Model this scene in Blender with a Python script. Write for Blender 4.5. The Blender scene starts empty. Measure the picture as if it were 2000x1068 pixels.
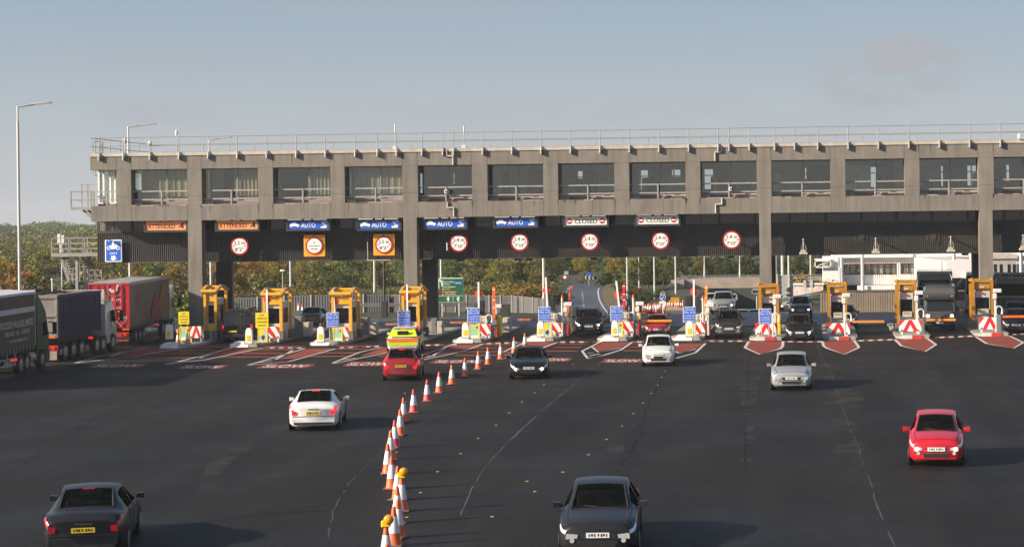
import bpy, bmesh, math, random
from mathutils import Vector, Matrix
random.seed(7)
SC = bpy.context.scene
COL = SC.collection
PI = math.pi

# ---------------------------------------------------------------- camera geometry
F, CX, CY, H = 3700.0, 1361.0, 425.4, 7.6
RHO, ALPHA = 0.0127, math.atan(0.062)
AX = Vector((-math.sin(ALPHA), math.cos(ALPHA), 0))
RX = Vector((math.cos(ALPHA), math.sin(ALPHA), 0))
UP = Vector((0, 0, 1))
CAM = Vector((0, 0, H))

def ray(px, py):
    dx, dy = px - CX, py - CY
    X = dx * math.cos(RHO) - dy * math.sin(RHO)
    Y = dx * math.sin(RHO) + dy * math.cos(RHO)
    return AX + RX * (X / F) - UP * (Y / F)

def gp(px, py, z=0.0):
    d = ray(px, py)
    return CAM + d * ((z - H) / d.z)

def wp(px, py, Y):
    d = ray(px, py)
    return CAM + d * (Y / d.y)

def hdir(px):
    d = ray(px, CY - (px - CX) * RHO)
    return Vector((d.x, d.y, 0)).normalized()

def srgb(r, g=None, b=None):
    if g is None:
        h = r.lstrip('#'); r, g, b = (int(h[i:i + 2], 16) for i in (0, 2, 4))
    def c(v):
        v /= 255.0
        return v / 12.92 if v <= 0.04045 else ((v + 0.055) / 1.055) ** 2.4
    return (c(r), c(g), c(b), 1.0)

# ---------------------------------------------------------------- materials
MATS = {}
def nd(nt, t, **kw):
    n = nt.nodes.new(t)
    for k, v in kw.items():
        if k in n.inputs.keys(): n.inputs[k].default_value = v
        else: setattr(n, k, v)
    return n

def mat(name, col, rough=0.6, metal=0.0, var=0.12, scale=3.0, bump=0.0, emit=0.0, coat=0.0, spec=0.5, stretch=None):
    if name in MATS: return MATS[name]
    if len(col) == 3: col = (*col, 1)
    m = bpy.data.materials.new(name); m.use_nodes = True
    nt = m.node_tree; b = nt.nodes['Principled BSDF']; L = nt.links
    b.inputs['Roughness'].default_value = rough
    b.inputs['Metallic'].default_value = metal
    b.inputs['Specular IOR Level'].default_value = spec
    b.inputs['Coat Weight'].default_value = coat
    b.inputs['Coat Roughness'].default_value = 0.06
    b.inputs['Base Color'].default_value = col
    if var > 0:
        tc = nd(nt, 'ShaderNodeTexCoord')
        src = tc.outputs['Object']
        if stretch:
            mp = nd(nt, 'ShaderNodeMapping'); mp.inputs['Scale'].default_value = stretch
            L.new(src, mp.inputs[0]); src = mp.outputs[0]
        n = nd(nt, 'ShaderNodeTexNoise', Scale=scale, Detail=6.0, Roughness=0.65)
        L.new(src, n.inputs['Vector'])
        mr = nd(nt, 'ShaderNodeMapRange')
        mr.inputs['From Min'].default_value = 0.3; mr.inputs['From Max'].default_value = 0.7
        mr.inputs['To Min'].default_value = 1 - var; mr.inputs['To Max'].default_value = 1 + var
        L.new(n.outputs['Fac'], mr.inputs['Value'])
        mx = nd(nt, 'ShaderNodeVectorMath', operation='SCALE')
        mx.inputs[0].default_value = col[:3]
        L.new(mr.outputs[0], mx.inputs['Scale'])
        L.new(mx.outputs[0], b.inputs['Base Color'])
        rr = nd(nt, 'ShaderNodeMapRange')
        rr.inputs['To Min'].default_value = max(0.02, rough - 0.12); rr.inputs['To Max'].default_value = min(1, rough + 0.12)
        L.new(n.outputs['Fac'], rr.inputs['Value']); L.new(rr.outputs[0], b.inputs['Roughness'])
        if bump:
            bp = nd(nt, 'ShaderNodeBump', Strength=bump, Distance=0.02)
            L.new(n.outputs['Fac'], bp.inputs['Height']); L.new(bp.outputs[0], b.inputs['Normal'])
    if emit:
        b.inputs['Emission Color'].default_value = col; b.inputs['Emission Strength'].default_value = emit
    MATS[name] = m
    return m

def paint(name, col, metal=0.0, rough=0.3):
    return mat(name, col, rough=rough, metal=metal, var=0.05, scale=1.5, coat=0.7 if max(col) > .1 else 0.25, spec=0.5 if max(col) > .1 else 0.3)

def glass_mat(name, tint=(0.25, 0.28, 0.28), rough=0.03, trans=0.6, ior=1.5, gcol=(0.9, 0.95, 1)):
    if name in MATS: return MATS[name]
    m = bpy.data.materials.new(name); m.use_nodes = True
    nt = m.node_tree; nt.nodes.clear(); L = nt.links
    o = nd(nt, 'ShaderNodeOutputMaterial')
    tr = nd(nt, 'ShaderNodeBsdfTransparent'); tr.inputs[0].default_value = (*tint, 1)
    df = nd(nt, 'ShaderNodeBsdfDiffuse'); df.inputs[0].default_value = (0.012, 0.014, 0.015, 1)
    gl = nd(nt, 'ShaderNodeBsdfGlossy', Roughness=rough); gl.inputs[0].default_value = (*gcol, 1)
    m1 = nd(nt, 'ShaderNodeMixShader'); m1.inputs[0].default_value = trans
    L.new(df.outputs[0], m1.inputs[1]); L.new(tr.outputs[0], m1.inputs[2])
    fr = nd(nt, 'ShaderNodeFresnel', IOR=ior)
    m2 = nd(nt, 'ShaderNodeMixShader')
    ge = nd(nt, 'ShaderNodeNewGeometry'); k1 = nd(nt, 'ShaderNodeMath', operation='SUBTRACT'); k1.inputs[0].default_value = 1.0; L.new(ge.outputs['Backfacing'], k1.inputs[1])
    k2 = nd(nt, 'ShaderNodeMath', operation='MULTIPLY'); L.new(fr.outputs[0], k2.inputs[0]); L.new(k1.outputs[0], k2.inputs[1])
    L.new(k2.outputs[0], m2.inputs[0]); L.new(m1.outputs[0], m2.inputs[1]); L.new(gl.outputs[0], m2.inputs[2])
    L.new(m2.outputs[0], o.inputs[0])
    MATS[name] = m
    return m

# ---------------------------------------------------------------- mesh builder
TEXT_CACHE = {}
def text_geo(s):
    if s in TEXT_CACHE: return TEXT_CACHE[s]
    cu = bpy.data.curves.new('lettering', 'FONT'); cu.body = s; cu.align_x = 'CENTER'; cu.resolution_u = 3; cu.offset = 0.014
    ob = bpy.data.objects.new('lettering', cu); COL.objects.link(ob)
    dg = bpy.context.evaluated_depsgraph_get()
    me = ob.evaluated_get(dg).to_mesh()
    vs = [(v.co.x, v.co.y) for v in me.vertices]; fs = [tuple(p.vertices) for p in me.polygons]
    ob.evaluated_get(dg).to_mesh_clear()
    bpy.data.objects.remove(ob); bpy.data.curves.remove(cu)
    x0 = min(v[0] for v in vs); x1 = max(v[0] for v in vs); y0 = min(v[1] for v in vs); y1 = max(v[1] for v in vs)
    TEXT_CACHE[s] = (vs, fs, x0, x1, y0, y1)
    return TEXT_CACHE[s]

class MB:
    def __init__(self): self.v = []; self.f = []; self.m = []
    def add(self, vs, fs, mi=0):
        o = len(self.v); self.v += [Vector(p) for p in vs]
        for f in fs: self.f.append(tuple(o + i for i in f)); self.m.append(mi)
        return self
    def box(self, x0, x1, y0, y1, z0, z1, mi=0):
        if x0 > x1: x0, x1 = x1, x0
        if y0 > y1: y0, y1 = y1, y0
        if z0 > z1: z0, z1 = z1, z0
        return self.add([(x0,y0,z0),(x1,y0,z0),(x1,y1,z0),(x0,y1,z0),(x0,y0,z1),(x1,y0,z1),(x1,y1,z1),(x0,y1,z1)],
                        [(0,3,2,1),(4,5,6,7),(0,1,5,4),(1,2,6,5),(2,3,7,6),(3,0,4,7)], mi)
    def hull(self, pts, mi=0):
        bm = bmesh.new()
        for p in pts: bm.verts.new(p)
        bmesh.ops.remove_doubles(bm, verts=bm.verts, dist=1e-5)
        bmesh.ops.convex_hull(bm, input=bm.verts)
        bmesh.ops.delete(bm, geom=[v for v in bm.verts if not v.link_faces], context='VERTS')
        bmesh.ops.dissolve_limit(bm, angle_limit=0.02, verts=bm.verts, edges=bm.edges)
        bmesh.ops.recalc_face_normals(bm, faces=bm.faces)
        bm.verts.index_update()
        self.add([v.co.copy() for v in bm.verts], [tuple(v.index for v in f.verts) for f in bm.faces], mi)
        bm.free(); return self
    def rbox(self, x0, x1, y0, y1, z0, z1, b=0.03, mi=0):
        pts = []
        for x, sx in ((x0, 1), (x1, -1)):
            for y, sy in ((y0, 1), (y1, -1)):
                for z, sz in ((z0, 1), (z1, -1)):
                    pts += [(x, y + sy*b, z + sz*b), (x + sx*b, y, z + sz*b), (x + sx*b, y + sy*b, z)]
        return self.hull(pts, mi)
    def cyl(self, p0, p1, r, seg=10, r2=None, mi=0, caps=True):
        p0, p1 = Vector(p0), Vector(p1); r2 = r if r2 is None else r2
        d = (p1 - p0).normalized()
        a = d.orthogonal().normalized(); b = d.cross(a)
        vs = []
        for i in range(seg):
            t = 2 * PI * i / seg; q = a * math.cos(t) + b * math.sin(t)
            vs += [p0 + q * r, p1 + q * r2]
        fs = [(2*i, 2*((i+1) % seg), 2*((i+1) % seg)+1, 2*i+1) for i in range(seg)]
        if caps: fs += [tuple(2*i for i in reversed(range(seg))), tuple(2*i+1 for i in range(seg))]
        return self.add(vs, fs, mi)
    def tube(self, pts, r, seg=6, mi=0):
        for a, b in zip(pts, pts[1:]): self.cyl(a, b, r, seg, mi=mi)
        return self
    def lathe(self, prof, seg=14, mi=0, at=(0,0,0)):
        n = len(prof); vs = []
        for i in range(seg):
            t = 2 * PI * i / seg
            for r, z in prof: vs.append((at[0] + r * math.cos(t), at[1] + r * math.sin(t), at[2] + z))
        fs = []
        for i in range(seg):
            j = (i + 1) % seg
            for k in range(n - 1): fs.append((i*n+k, j*n+k, j*n+k+1, i*n+k+1))
        return self.add(vs, fs, mi)
    def ball(self, c, rx, ry=None, rz=None, seg=10, mi=0):
        ry = ry or rx; rz = rz or rx; c = Vector(c); vs = []; n = seg // 2 + 1
        for i in range(seg):
            t = 2 * PI * i / seg
            for k in range(n):
                p = PI * k / (n - 1)
                vs.append(c + Vector((rx * math.sin(p) * math.cos(t), ry * math.sin(p) * math.sin(t), -rz * math.cos(p))))
        fs = []
        for i in range(seg):
            j = (i + 1) % seg
            for k in range(n - 1): fs.append((i*n+k, j*n+k, j*n+k+1, i*n+k+1))
        return self.add(vs, fs, mi)
    def prism(self, poly, o, r, u, th, mi=0):
        """polygon (a,b) in the plane o + a*r + b*u, thickened by th along r x u"""
        o, r, u = Vector(o), Vector(r), Vector(u); n = r.cross(u).normalized() * th
        vs = [o + r*a + u*b for a, b in poly]; k = len(vs)
        vs2 = [p + n for p in vs]
        fs = [tuple(range(k - 1, -1, -1)), tuple(range(k, 2*k))] + [(i, (i+1) % k, k + (i+1) % k, k + i) for i in range(k)]
        return self.add(vs + vs2, fs, mi)
    def disc(self, c, r, n, th=0.02, seg=24, mi=0):
        c = Vector(c); n = Vector(n).normalized()
        return self.cyl(c, c + n * th, r, seg, mi=mi)
    def text(self, s, o, r, u, h, w=None, mi=0, maxw=None):
        """lettering s centred on o, cap height h, optional width w"""
        vs, fs, x0, x1, y0, y1 = text_geo(s)
        o, r, u = Vector(o), Vector(r), Vector(u)
        k = h / 0.73; kx = k
        if w: kx = w / (x1 - x0)
        elif maxw and (x1 - x0) * k > maxw: kx = maxw / (x1 - x0)
        cx = (x0 + x1) / 2
        return self.add([o + r * ((a - cx) * kx) + u * ((b - 0.365) * k) for a, b in vs], fs, mi)
    def build(self, name, mats, parent=None, loc=(0,0,0), smooth=None, rotz=0.0):
        me = bpy.data.meshes.new(name)
        me.from_pydata([tuple(p) for p in self.v], [], self.f)
        if not isinstance(mats, (list, tuple)): mats = [mats]
        for m in mats: me.materials.append(m)
        if len(mats) > 1: me.polygons.foreach_set('material_index', self.m)
        if smooth is not None:
            me.polygons.foreach_set('use_smooth', [True] * len(me.polygons))
            me.set_sharp_from_angle(angle=math.radians(smooth))
        me.validate(); me.update()
        o = bpy.data.objects.new(name, me); COL.objects.link(o)
        o.location = loc; o.rotation_euler = (0, 0, rotz)
        if parent: o.parent = parent
        return o

def tag(o, label=None, cat=None, group=None, kind=None):
    if label: o['label'] = label
    if cat: o['category'] = cat
    if group: o['group'] = group
    if kind: o['kind'] = kind
    return o

def thing(name, label, cat, loc=(0,0,0), rotz=0.0, group=None):
    o = bpy.data.objects.new(name, None); COL.objects.link(o)
    o.empty_display_size = 0.3
    o.location = loc; o.rotation_euler = (0, 0, rotz)
    return tag(o, label, cat, group)

def dup(root, loc, rotz=None, label=None, group=None, parent=None):
    c = root.copy(); COL.objects.link(c)
    if parent is None:
        c.location = loc
        if rotz is not None: c.rotation_euler = (0, 0, rotz)
        if label: c['label'] = label
        if group: c['group'] = group
    else: c.parent = parent
    for ch in list(root.children): dup(ch, None, parent=c)
    return c

def heading(v):            # rotation about z that turns local +y into v
    return math.atan2(-v.x, v.y)

# ---------------------------------------------------------------- shared materials
M_WHITE = mat('white_paint', (0.66, 0.65, 0.62), 0.45, var=0.06)
M_GALV = mat('galvanised_steel', (0.42, 0.42, 0.41), 0.45, metal=0.4, var=0.12, scale=6)
M_RAIL = mat('weathered_rail', (0.34, 0.32, 0.295), 0.55, metal=0.15, var=0.18, scale=5)
M_BLACK = mat('black_plastic', (0.018, 0.018, 0.019), 0.5, var=0.1)
M_RUBBER = mat('tyre_rubber', (0.02, 0.02, 0.02), 0.8, var=0.15)
M_DARK = mat('dark_metal', (0.035, 0.035, 0.036), 0.5, var=0.1)
M_YEL = mat('yellow_frame', (0.74, 0.36, 0.012), 0.45, var=0.12, scale=4)
M_YELS = mat('yellow_sign', (0.80, 0.60, 0.01), 0.45, var=0.06)
M_ORANGE = mat('orange_plastic', (0.85, 0.13, 0.015), 0.45, var=0.08)
M_RED = mat('red_sign', (0.62, 0.02, 0.025), 0.45, var=0.06)
M_BLUE = mat('blue_sign', (0.014, 0.115, 0.60), 0.4, var=0.05)
M_SIGNW = mat('sign_white', (0.80, 0.80, 0.77), 0.45, var=0.04)
M_INK = mat('black_lettering', (0.015, 0.015, 0.015), 0.5, var=0)
M_GREY = mat('grey_cabinet', (0.17, 0.18, 0.18), 0.5, var=0.1)
M_AMB = mat('amber_arm', (0.80,0.27,0.02), 0.4)
M_BRASS = mat('brass', (0.55,0.30,0.05), 0.35, metal=0.6)
M_BEIGE = mat('beige_cabinet', (0.48, 0.42, 0.35), 0.6, var=0.12)
# ---------------------------------------------------------------- camera, sun, sky
cd = bpy.data.cameras.new('camera'); cam = bpy.data.objects.new('camera', cd); COL.objects.link(cam)
cd.sensor_fit = 'HORIZONTAL'; cd.sensor_width = 36.0; cd.lens = F / 2000.0 * 36.0
cd.shift_x = (1000 - CX) / 2000.0; cd.shift_y = (CY - 534.0) / 2000.0
cd.clip_start = 1.0; cd.clip_end = 6000.0
r_ = RX * math.cos(RHO) - UP * math.sin(RHO); u_ = UP * math.cos(RHO) + RX * math.sin(RHO)
mw = Matrix.Identity(4)
for i in range(3): mw[i][0] = r_[i]; mw[i][1] = u_[i]; mw[i][2] = -AX[i]; mw[i][3] = CAM[i]
cam.matrix_world = mw
SC.camera = cam

SUN = Vector((1.0, 0.46, -0.47)).normalized()          # direction the light travels
elev = math.asin(-SUN.z); sx, sy = -SUN.x, -SUN.y
ld = bpy.data.lights.new('sun', 'SUN'); ld.energy = 5.0; ld.angle = math.radians(0.5); ld.color = (1.0, 0.855, 0.68)
lo = bpy.data.objects.new('sun', ld); COL.objects.link(lo)
lo.rotation_euler = SUN.to_track_quat('-Z', 'Y').to_euler(); lo.location = (-60, -30, 60)

w = bpy.data.worlds.new('World'); SC.world = w; w.use_nodes = True
nt = w.node_tree; L = nt.links; bg = nt.nodes['Background']; bg.inputs['Strength'].default_value = 0.079
sk = nd(nt, 'ShaderNodeTexSky'); sk.sky_type = 'NISHITA'; sk.sun_disc = False
sk.sun_elevation = elev; sk.sun_rotation = math.atan2(sx, sy)
sk.air_density = 1.0; sk.dust_density = 1.5; sk.ozone_density = 1.6; sk.altitude = 0
tc = nd(nt, 'ShaderNodeTexCoord')
def cloud(px, py, rx, ry):
    """soft patch of cloud round one direction of the sky"""
    d = ray(px, py).normalized(); e = ray(px + rx, py).normalized() - d; g = ray(px, py - ry).normalized() - d
    def axis(vec):
        s = nd(nt, 'ShaderNodeVectorMath', operation='DOT_PRODUCT'); s.inputs[1].default_value = vec.normalized() / vec.length
        L.new(tc.outputs['Generated'], s.inputs[0])
        q = nd(nt, 'ShaderNodeMath', operation='SUBTRACT'); q.inputs[1].default_value = d.dot(vec.normalized()) / vec.length
        L.new(s.outputs['Value'], q.inputs[0])
        p = nd(nt, 'ShaderNodeMath', operation='MULTIPLY'); L.new(q.outputs[0], p.inputs[0]); L.new(q.outputs[0], p.inputs[1])
        return p
    a, b = axis(e), axis(g)
    s = nd(nt, 'ShaderNodeMath', operation='ADD'); L.new(a.outputs[0], s.inputs[0]); L.new(b.outputs[0], s.inputs[1])
    m = nd(nt, 'ShaderNodeMapRange', interpolation_type='SMOOTHSTEP')
    m.inputs['From Min'].default_value = 1.0; m.inputs['From Max'].default_value = 0.0
    L.new(s.outputs[0], m.inputs['Value'])
    return m.outputs[0]
def fmath(op, a, b):
    n = nd(nt, 'ShaderNodeMath', operation=op)
    for i, q in enumerate((a, b)):
        if isinstance(q, (int, float)): n.inputs[i].default_value = q
        else: L.new(q, n.inputs[i])
    return n.outputs[0]
mp = nd(nt, 'ShaderNodeMapping'); mp.inputs['Scale'].default_value = (1, 1, 2.6); L.new(tc.outputs['Generated'], mp.inputs[0])
n1 = nd(nt, 'ShaderNodeTexNoise', Scale=30.0, Detail=9.0, Roughness=0.66); L.new(mp.outputs[0], n1.inputs['Vector'])
r1 = nd(nt, 'ShaderNodeMapRange', interpolation_type='SMOOTHSTEP'); r1.inputs['From Min'].default_value = 0.36; r1.inputs['From Max'].default_value = 0.56
L.new(n1.outputs['Fac'], r1.inputs['Value'])
c1 = fmath('MULTIPLY', fmath('ADD', cloud(1725, 150, 190, 80), cloud(1800, 95, 150, 45)), r1.outputs[0])
c2 = fmath('MULTIPLY', cloud(370, 128, 330, 22), 0.4)
c3 = fmath('MULTIPLY', cloud(790, 15, 420, 30), 0.4)
c4 = fmath('MULTIPLY', fmath('MULTIPLY', cloud(1150, 235, 900, 70), r1.outputs[0]), 0.35)
c5 = fmath('MULTIPLY', fmath('MULTIPLY', cloud(300, 225, 160, 40), r1.outputs[0]), 0.55)
cs = fmath('MINIMUM', fmath('ADD', fmath('ADD', c1, c2), fmath('ADD', c3, fmath('ADD', c4, c5))), 1.0)
cf = fmath('MULTIPLY', cs, 0.8)
# low milky haze of the horizon, a property of the air all round
sep = nd(nt, 'ShaderNodeSeparateXYZ'); L.new(tc.outputs['Generated'], sep.inputs[0])
hr = nd(nt, 'ShaderNodeValToRGB'); L.new(sep.outputs['Z'], hr.inputs[0]); e = hr.color_ramp.elements
e[0].position = 0.0; e[0].color = (3.75, 3.78, 3.92, 1); e[1].position = 0.115; e[1].color = (2.25, 2.78, 3.55, 1); k = e.new(0.055); k.color = (3.15, 3.52, 3.85, 1)
hf = nd(nt, 'ShaderNodeMapRange'); hf.inputs['From Min'].default_value = 0.05; hf.inputs['From Max'].default_value = 0.40; hf.inputs['To Min'].default_value = 0.93; hf.inputs['To Max'].default_value = 0.0
L.new(sep.outputs['Z'], hf.inputs['Value'])
hm = nd(nt, 'ShaderNodeMix'); hm.data_type = 'RGBA'; L.new(hf.outputs[0], hm.inputs[0]); L.new(sk.outputs[0], hm.inputs[6]); L.new(hr.outputs[0], hm.inputs[7])
mx = nd(nt, 'ShaderNodeMix'); mx.data_type = 'RGBA'
L.new(cf, mx.inputs[0]); L.new(hm.outputs[2], mx.inputs[6]); mx.inputs[7].default_value = (2.98, 3.04, 3.28, 1)
CLOUD_COL = mx.inputs[7]
L.new(mx.outputs[2], bg.inputs['Color'])
vs_ = SC.view_settings; vs_.view_transform = 'Standard'; vs_.look = 'None'; vs_.gamma = 1.0; vs_.exposure = 0.90; vs_.use_curve_mapping = False
SC.cycles.transparent_max_bounces = 12; SC.cycles.max_bounces = 6
# ---------------------------------------------------------------- ground, roads, markings
def structure(o): o['kind'] = 'structure'; return o

def asphalt_mat():
    m = bpy.data.materials.new('asphalt'); m.use_nodes = True; nt = m.node_tree; L = nt.links; b = nt.nodes['Principled BSDF']
    tc = nd(nt, 'ShaderNodeTexCoord')
    def noise(scale, detail, stretch=(1,1,1), rough=0.6):
        mp = nd(nt, 'ShaderNodeMapping'); mp.inputs['Scale'].default_value = stretch; L.new(tc.outputs['Object'], mp.inputs[0])
        n = nd(nt, 'ShaderNodeTexNoise', Scale=scale, Detail=detail, Roughness=rough); L.new(mp.outputs[0], n.inputs['Vector']); return n.outputs['Fac']
    def ramp(v, a, b_, lo, hi):
        r = nd(nt, 'ShaderNodeMapRange'); r.inputs['From Min'].default_value = a; r.inputs['From Max'].default_value = b_
        r.inputs['To Min'].default_value = lo; r.inputs['To Max'].default_value = hi; L.new(v, r.inputs['Value']); return r.outputs[0]
    big = noise(0.16, 5, (1.0, 0.42, 1)); lane = noise(0.42, 4, (1.0, 0.05, 1)); fine = noise(22, 8, (1, 1, 1), 0.75); wet = noise(0.22, 5, (0.8, 0.55, 1))
    m1 = nd(nt, 'ShaderNodeMix'); m1.data_type = 'RGBA'
    m1.inputs[6].default_value = (0.0095, 0.0096, 0.0108, 1); m1.inputs[7].default_value = (0.0185, 0.0158, 0.0125, 1)
    L.new(ramp(big, 0.32, 0.68, 0, 1), m1.inputs[0])
    m2 = nd(nt, 'ShaderNodeVectorMath', operation='SCALE'); L.new(m1.outputs[2], m2.inputs[0]); L.new(ramp(lane, 0.3, 0.7, 0.66, 1.32), m2.inputs['Scale'])
    m3 = nd(nt, 'ShaderNodeVectorMath', operation='SCALE'); L.new(m2.outputs[0], m3.inputs[0]); L.new(ramp(fine, 0.25, 0.75, 0.42, 1.65), m3.inputs['Scale'])
    grain = noise(7, 6, (1, 1, 1), 0.8)
    m4 = nd(nt, 'ShaderNodeVectorMath', operation='SCALE'); L.new(m3.outputs[0], m4.inputs[0]); L.new(ramp(grain, 0.3, 0.7, 0.7, 1.35), m4.inputs['Scale'])
    L.new(m4.outputs[0], b.inputs['Base Color'])
    rg = nd(nt, 'ShaderNodeMath', operation='ADD'); L.new(ramp(wet, 0.36, 0.64, 0.54, 0.78), rg.inputs[0]); L.new(ramp(fine, 0, 1, -0.06, 0.06), rg.inputs[1])
    L.new(rg.outputs[0], b.inputs['Roughness'])
    b.inputs['Specular IOR Level'].default_value = 0.14
    bp = nd(nt, 'ShaderNodeBump', Strength=0.25, Distance=0.01); L.new(fine, bp.inputs['Height']); L.new(bp.outputs[0], b.inputs['Normal'])
    return m
M_ASPH = asphalt_mat()
M_EARTH = mat('grass_verge', (0.035, 0.034, 0.014), 0.9, var=0.5, scale=0.4)
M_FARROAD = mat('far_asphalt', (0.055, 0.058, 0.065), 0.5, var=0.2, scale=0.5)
M_CONC = mat('kerb_concrete', (0.30, 0.28, 0.25), 0.75, var=0.25, scale=2.5, bump=0.2)
M_KERBW = mat('white_kerb_paint', (0.66, 0.64, 0.60), 0.6, var=0.18, scale=4)
M_KERBR = mat('red_kerb_paint', (0.50, 0.04, 0.03), 0.6, var=0.2, scale=4)
M_REDROAD = mat('red_surfacing', (0.21, 0.030, 0.016), 0.75, var=0.28, scale=5, bump=0.1)
M_LINE = mat('road_paint', (0.52, 0.50, 0.46), 0.6, var=0.22, scale=7)

RD = 6.3
YC = 152.0                                  # crest behind the booths: the lanes dip towards the underpass
TX0 = wp(1316, 600, YC).x; TX1 = wp(1560, 600, YC).x
GZ = -0.012
b = MB()
def sheet(b, x0, x1, y0, y1, z, mi=0): b.add([(x0,y0,z),(x1,y0,z),(x1,y1,z),(x0,y1,z)], [(0,1,2,3)], mi)
sheet(b, -3000, TX0, -400, 5000, GZ); sheet(b, TX1, 3000, -400, 5000, GZ); sheet(b, TX0, TX1, -400, YC, GZ); sheet(b, TX0, TX1, 262, 5000, GZ)
structure(b.build('ground', M_EARTH))
b = MB()
xl, xr = -150, 130
sheet(b, xl, xr, -60, 148, 0.0); sheet(b, TX0, xr, 148, YC, 0.0)
structure(b.build('road', M_ASPH))
b = MB(); sheet(b, xl, TX0, 133, 148, 0.004); sheet(b, TX0, 40, 133, YC, 0.004); structure(b.build('sky_sheen_apron', M_FARROAD))  # paler sheet: grazing sky reflection and dry concrete tone put into the colour
# dipping lanes with their retaining walls
b = MB()
b.add([(TX0,YC,0),(TX1,YC,0),(TX1,215,-RD),(TX0,215,-RD)], [(0,1,2,3)]); sheet(b, TX0, TX1, 215, 262, -RD)
structure(b.build('ramp_road', M_FARROAD))
M_RETAIN = mat('dark_concrete', (0.14, 0.125, 0.105), 0.8, var=0.25, scale=1.2)
b = MB(); b.add([(TX1,YC,GZ),(TX1,262,GZ),(TX1,262,-RD),(TX1,215,-RD)], [(0,1,2,3)])
b.add([(TX0,YC,GZ),(TX0,262,GZ),(TX0,262,-RD),(TX0,215,-RD)], [(3,2,1,0)]); b.add([(TX0,262,GZ),(TX1,262,GZ),(TX1,262,-RD),(TX0,262,-RD)], [(0,3,2,1)])
structure(b.build('ramp_retaining_face', M_RETAIN))
# the approach road running away between the trees
def strip(name, left, right, z, m):
    b = MB(); n = len(left)
    vs = [(p.x, p.y, z) for p in left] + [(p.x, p.y, z) for p in right]
    b.add(vs, [(i, n + i, n + i + 1, i + 1) for i in range(n - 1)])
    return structure(b.build(name, m))
lp = [gp(1084,618), gp(1093,592), gp(1096,580), gp(1100,567), gp(1106,561), gp(1118,555.5)]
rp = [gp(1202,618), gp(1186,598), gp(1179,586), gp(1175,570), gp(1177,563), gp(1184,555.5)]
strip('approach_road', lp, rp, 0.006, M_FARROAD)
def line(pts, wd, z=0.008, m=M_LINE, name='road_marking', jag=0.0):
    """painted line of width wd through ground points"""
    b = MB(); P = [Vector((p.x, p.y, 0)) for p in pts]; vs = []
    if jag:
        Q = []
        for a, c in zip(P, P[1:]):
            n = max(2, int((c - a).length / 0.7))
            for k in range(n): Q.append(a.lerp(c, k / n) + Vector((random.uniform(-jag, jag), 0, 0)))
        P = Q + [P[-1]]
    for i, p in enumerate(P):
        t = (P[min(i+1, len(P)-1)] - P[max(i-1, 0)]).normalized(); n = Vector((-t.y, t.x, 0)) * wd / 2
        if jag: n = n * random.uniform(0.4, 1.3)
        vs += [p + n + UP*z, p - n + UP*z]
    b.add(vs, [(2*i, 2*i+1, 2*i+3, 2*i+2) for i in range(len(P)-1) if not (jag and random.random() < .22)])
    return structure(b.build(name, m))
line([p + Vector((0.4, 0, 0)) for p in lp[:-1]], 0.14, 0.012); line([p - Vector((0.4, 0, 0)) for p in rp[:-1]], 0.14, 0.012)
for k in range(9):
    t0 = k / 9; a = lp[0].lerp(rp[0], .5).lerp(lp[3].lerp(rp[3], .5), t0); c = lp[0].lerp(rp[0], .5).lerp(lp[3].lerp(rp[3], .5), t0 + .05)
    line([a, c], 0.12, 0.012)
# verge along the right of the approach road
b = MB()
v0 = rp; v1 = [gp(1226,610,.3), gp(1212,592,.5), gp(1206,581,.6), gp(1201,567,.6), gp(1199,560,.5), gp(1202,553,.4)]
b.add([(p.x,p.y,0.0) for p in v0] + [tuple(p) for p in v1], [(i, i+6, i+7, i+1) for i in range(5)])
structure(b.build('grass_bank', mat('dry_grass', (0.055, 0.045, 0.020), 0.9, var=0.6, scale=1.6, bump=.6)))

# chalky lane lines and sealed seams in the plaza
PX = lambda L_: [gp(x, y) for x, y in L_]
line(PX([(1176,706),(1142,732),(1104,764),(1052,808),(1012,844),(976,880),(944,916),(920,956),(900,1005)]), 0.045, 0.006, mat('worn_line', (0.085,0.083,0.080), 0.7, var=0.5, scale=3), jag=0.02)
line(PX([(900,781),(799,842),(748,880),(715,909),(681,943),(654,993),(641,1040),(639,1090)]), 0.04, 0.006, mat('fainter_line', (0.048,0.047,0.045), 0.7, var=0.6, scale=3), jag=0.03)
line(PX([(1594,668),(1606,700),(1626,734),(1637,772),(1649,804),(1661,836),(1677,876),(1689,916),(1701,945),(1713,989),(1727,1025),(1749,1070)]), 0.045, 0.006, mat('fainter_line', (0,0,0)), jag=0.03)
line(PX([(1667,877),(1691,878)]), 0.05, 0.0065, MATS['worn_line']); line(PX([(1689,945),(1721,946)]), 0.05, 0.0065, MATS['worn_line'])
M_TAR = mat('tar_seam', (0.006, 0.006, 0.006), 0.85, var=0.3, spec=.08)
for L_ in ([(1305,720),(1282,760),(1262,800),(1250,850),(1232,880),(1215,910)], [(1465,690),(1459,760),(1455,830),(1457,916)], [(300,775),(190,815),(70,888),(0,935)],
           [(0,1046),(260,1040),(520,1002),(640,997)], [(1020,806),(1240,816),(1480,812)], [(1890,700),(2000,760)]):
    line(PX(L_), 0.05, 0.005, M_TAR, jag=0.04)
M_PATCH = mat('brown_patch', (0.022, 0.0165, 0.0105), 0.75, var=0.35, scale=1.2, bump=0.15)
nt = M_PATCH.node_tree; tc = nd(nt, 'ShaderNodeTexCoord'); n_ = nd(nt, 'ShaderNodeTexNoise', Scale=0.55, Detail=7.0, Roughness=0.65); nt.links.new(tc.outputs['Object'], n_.inputs['Vector'])
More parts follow.
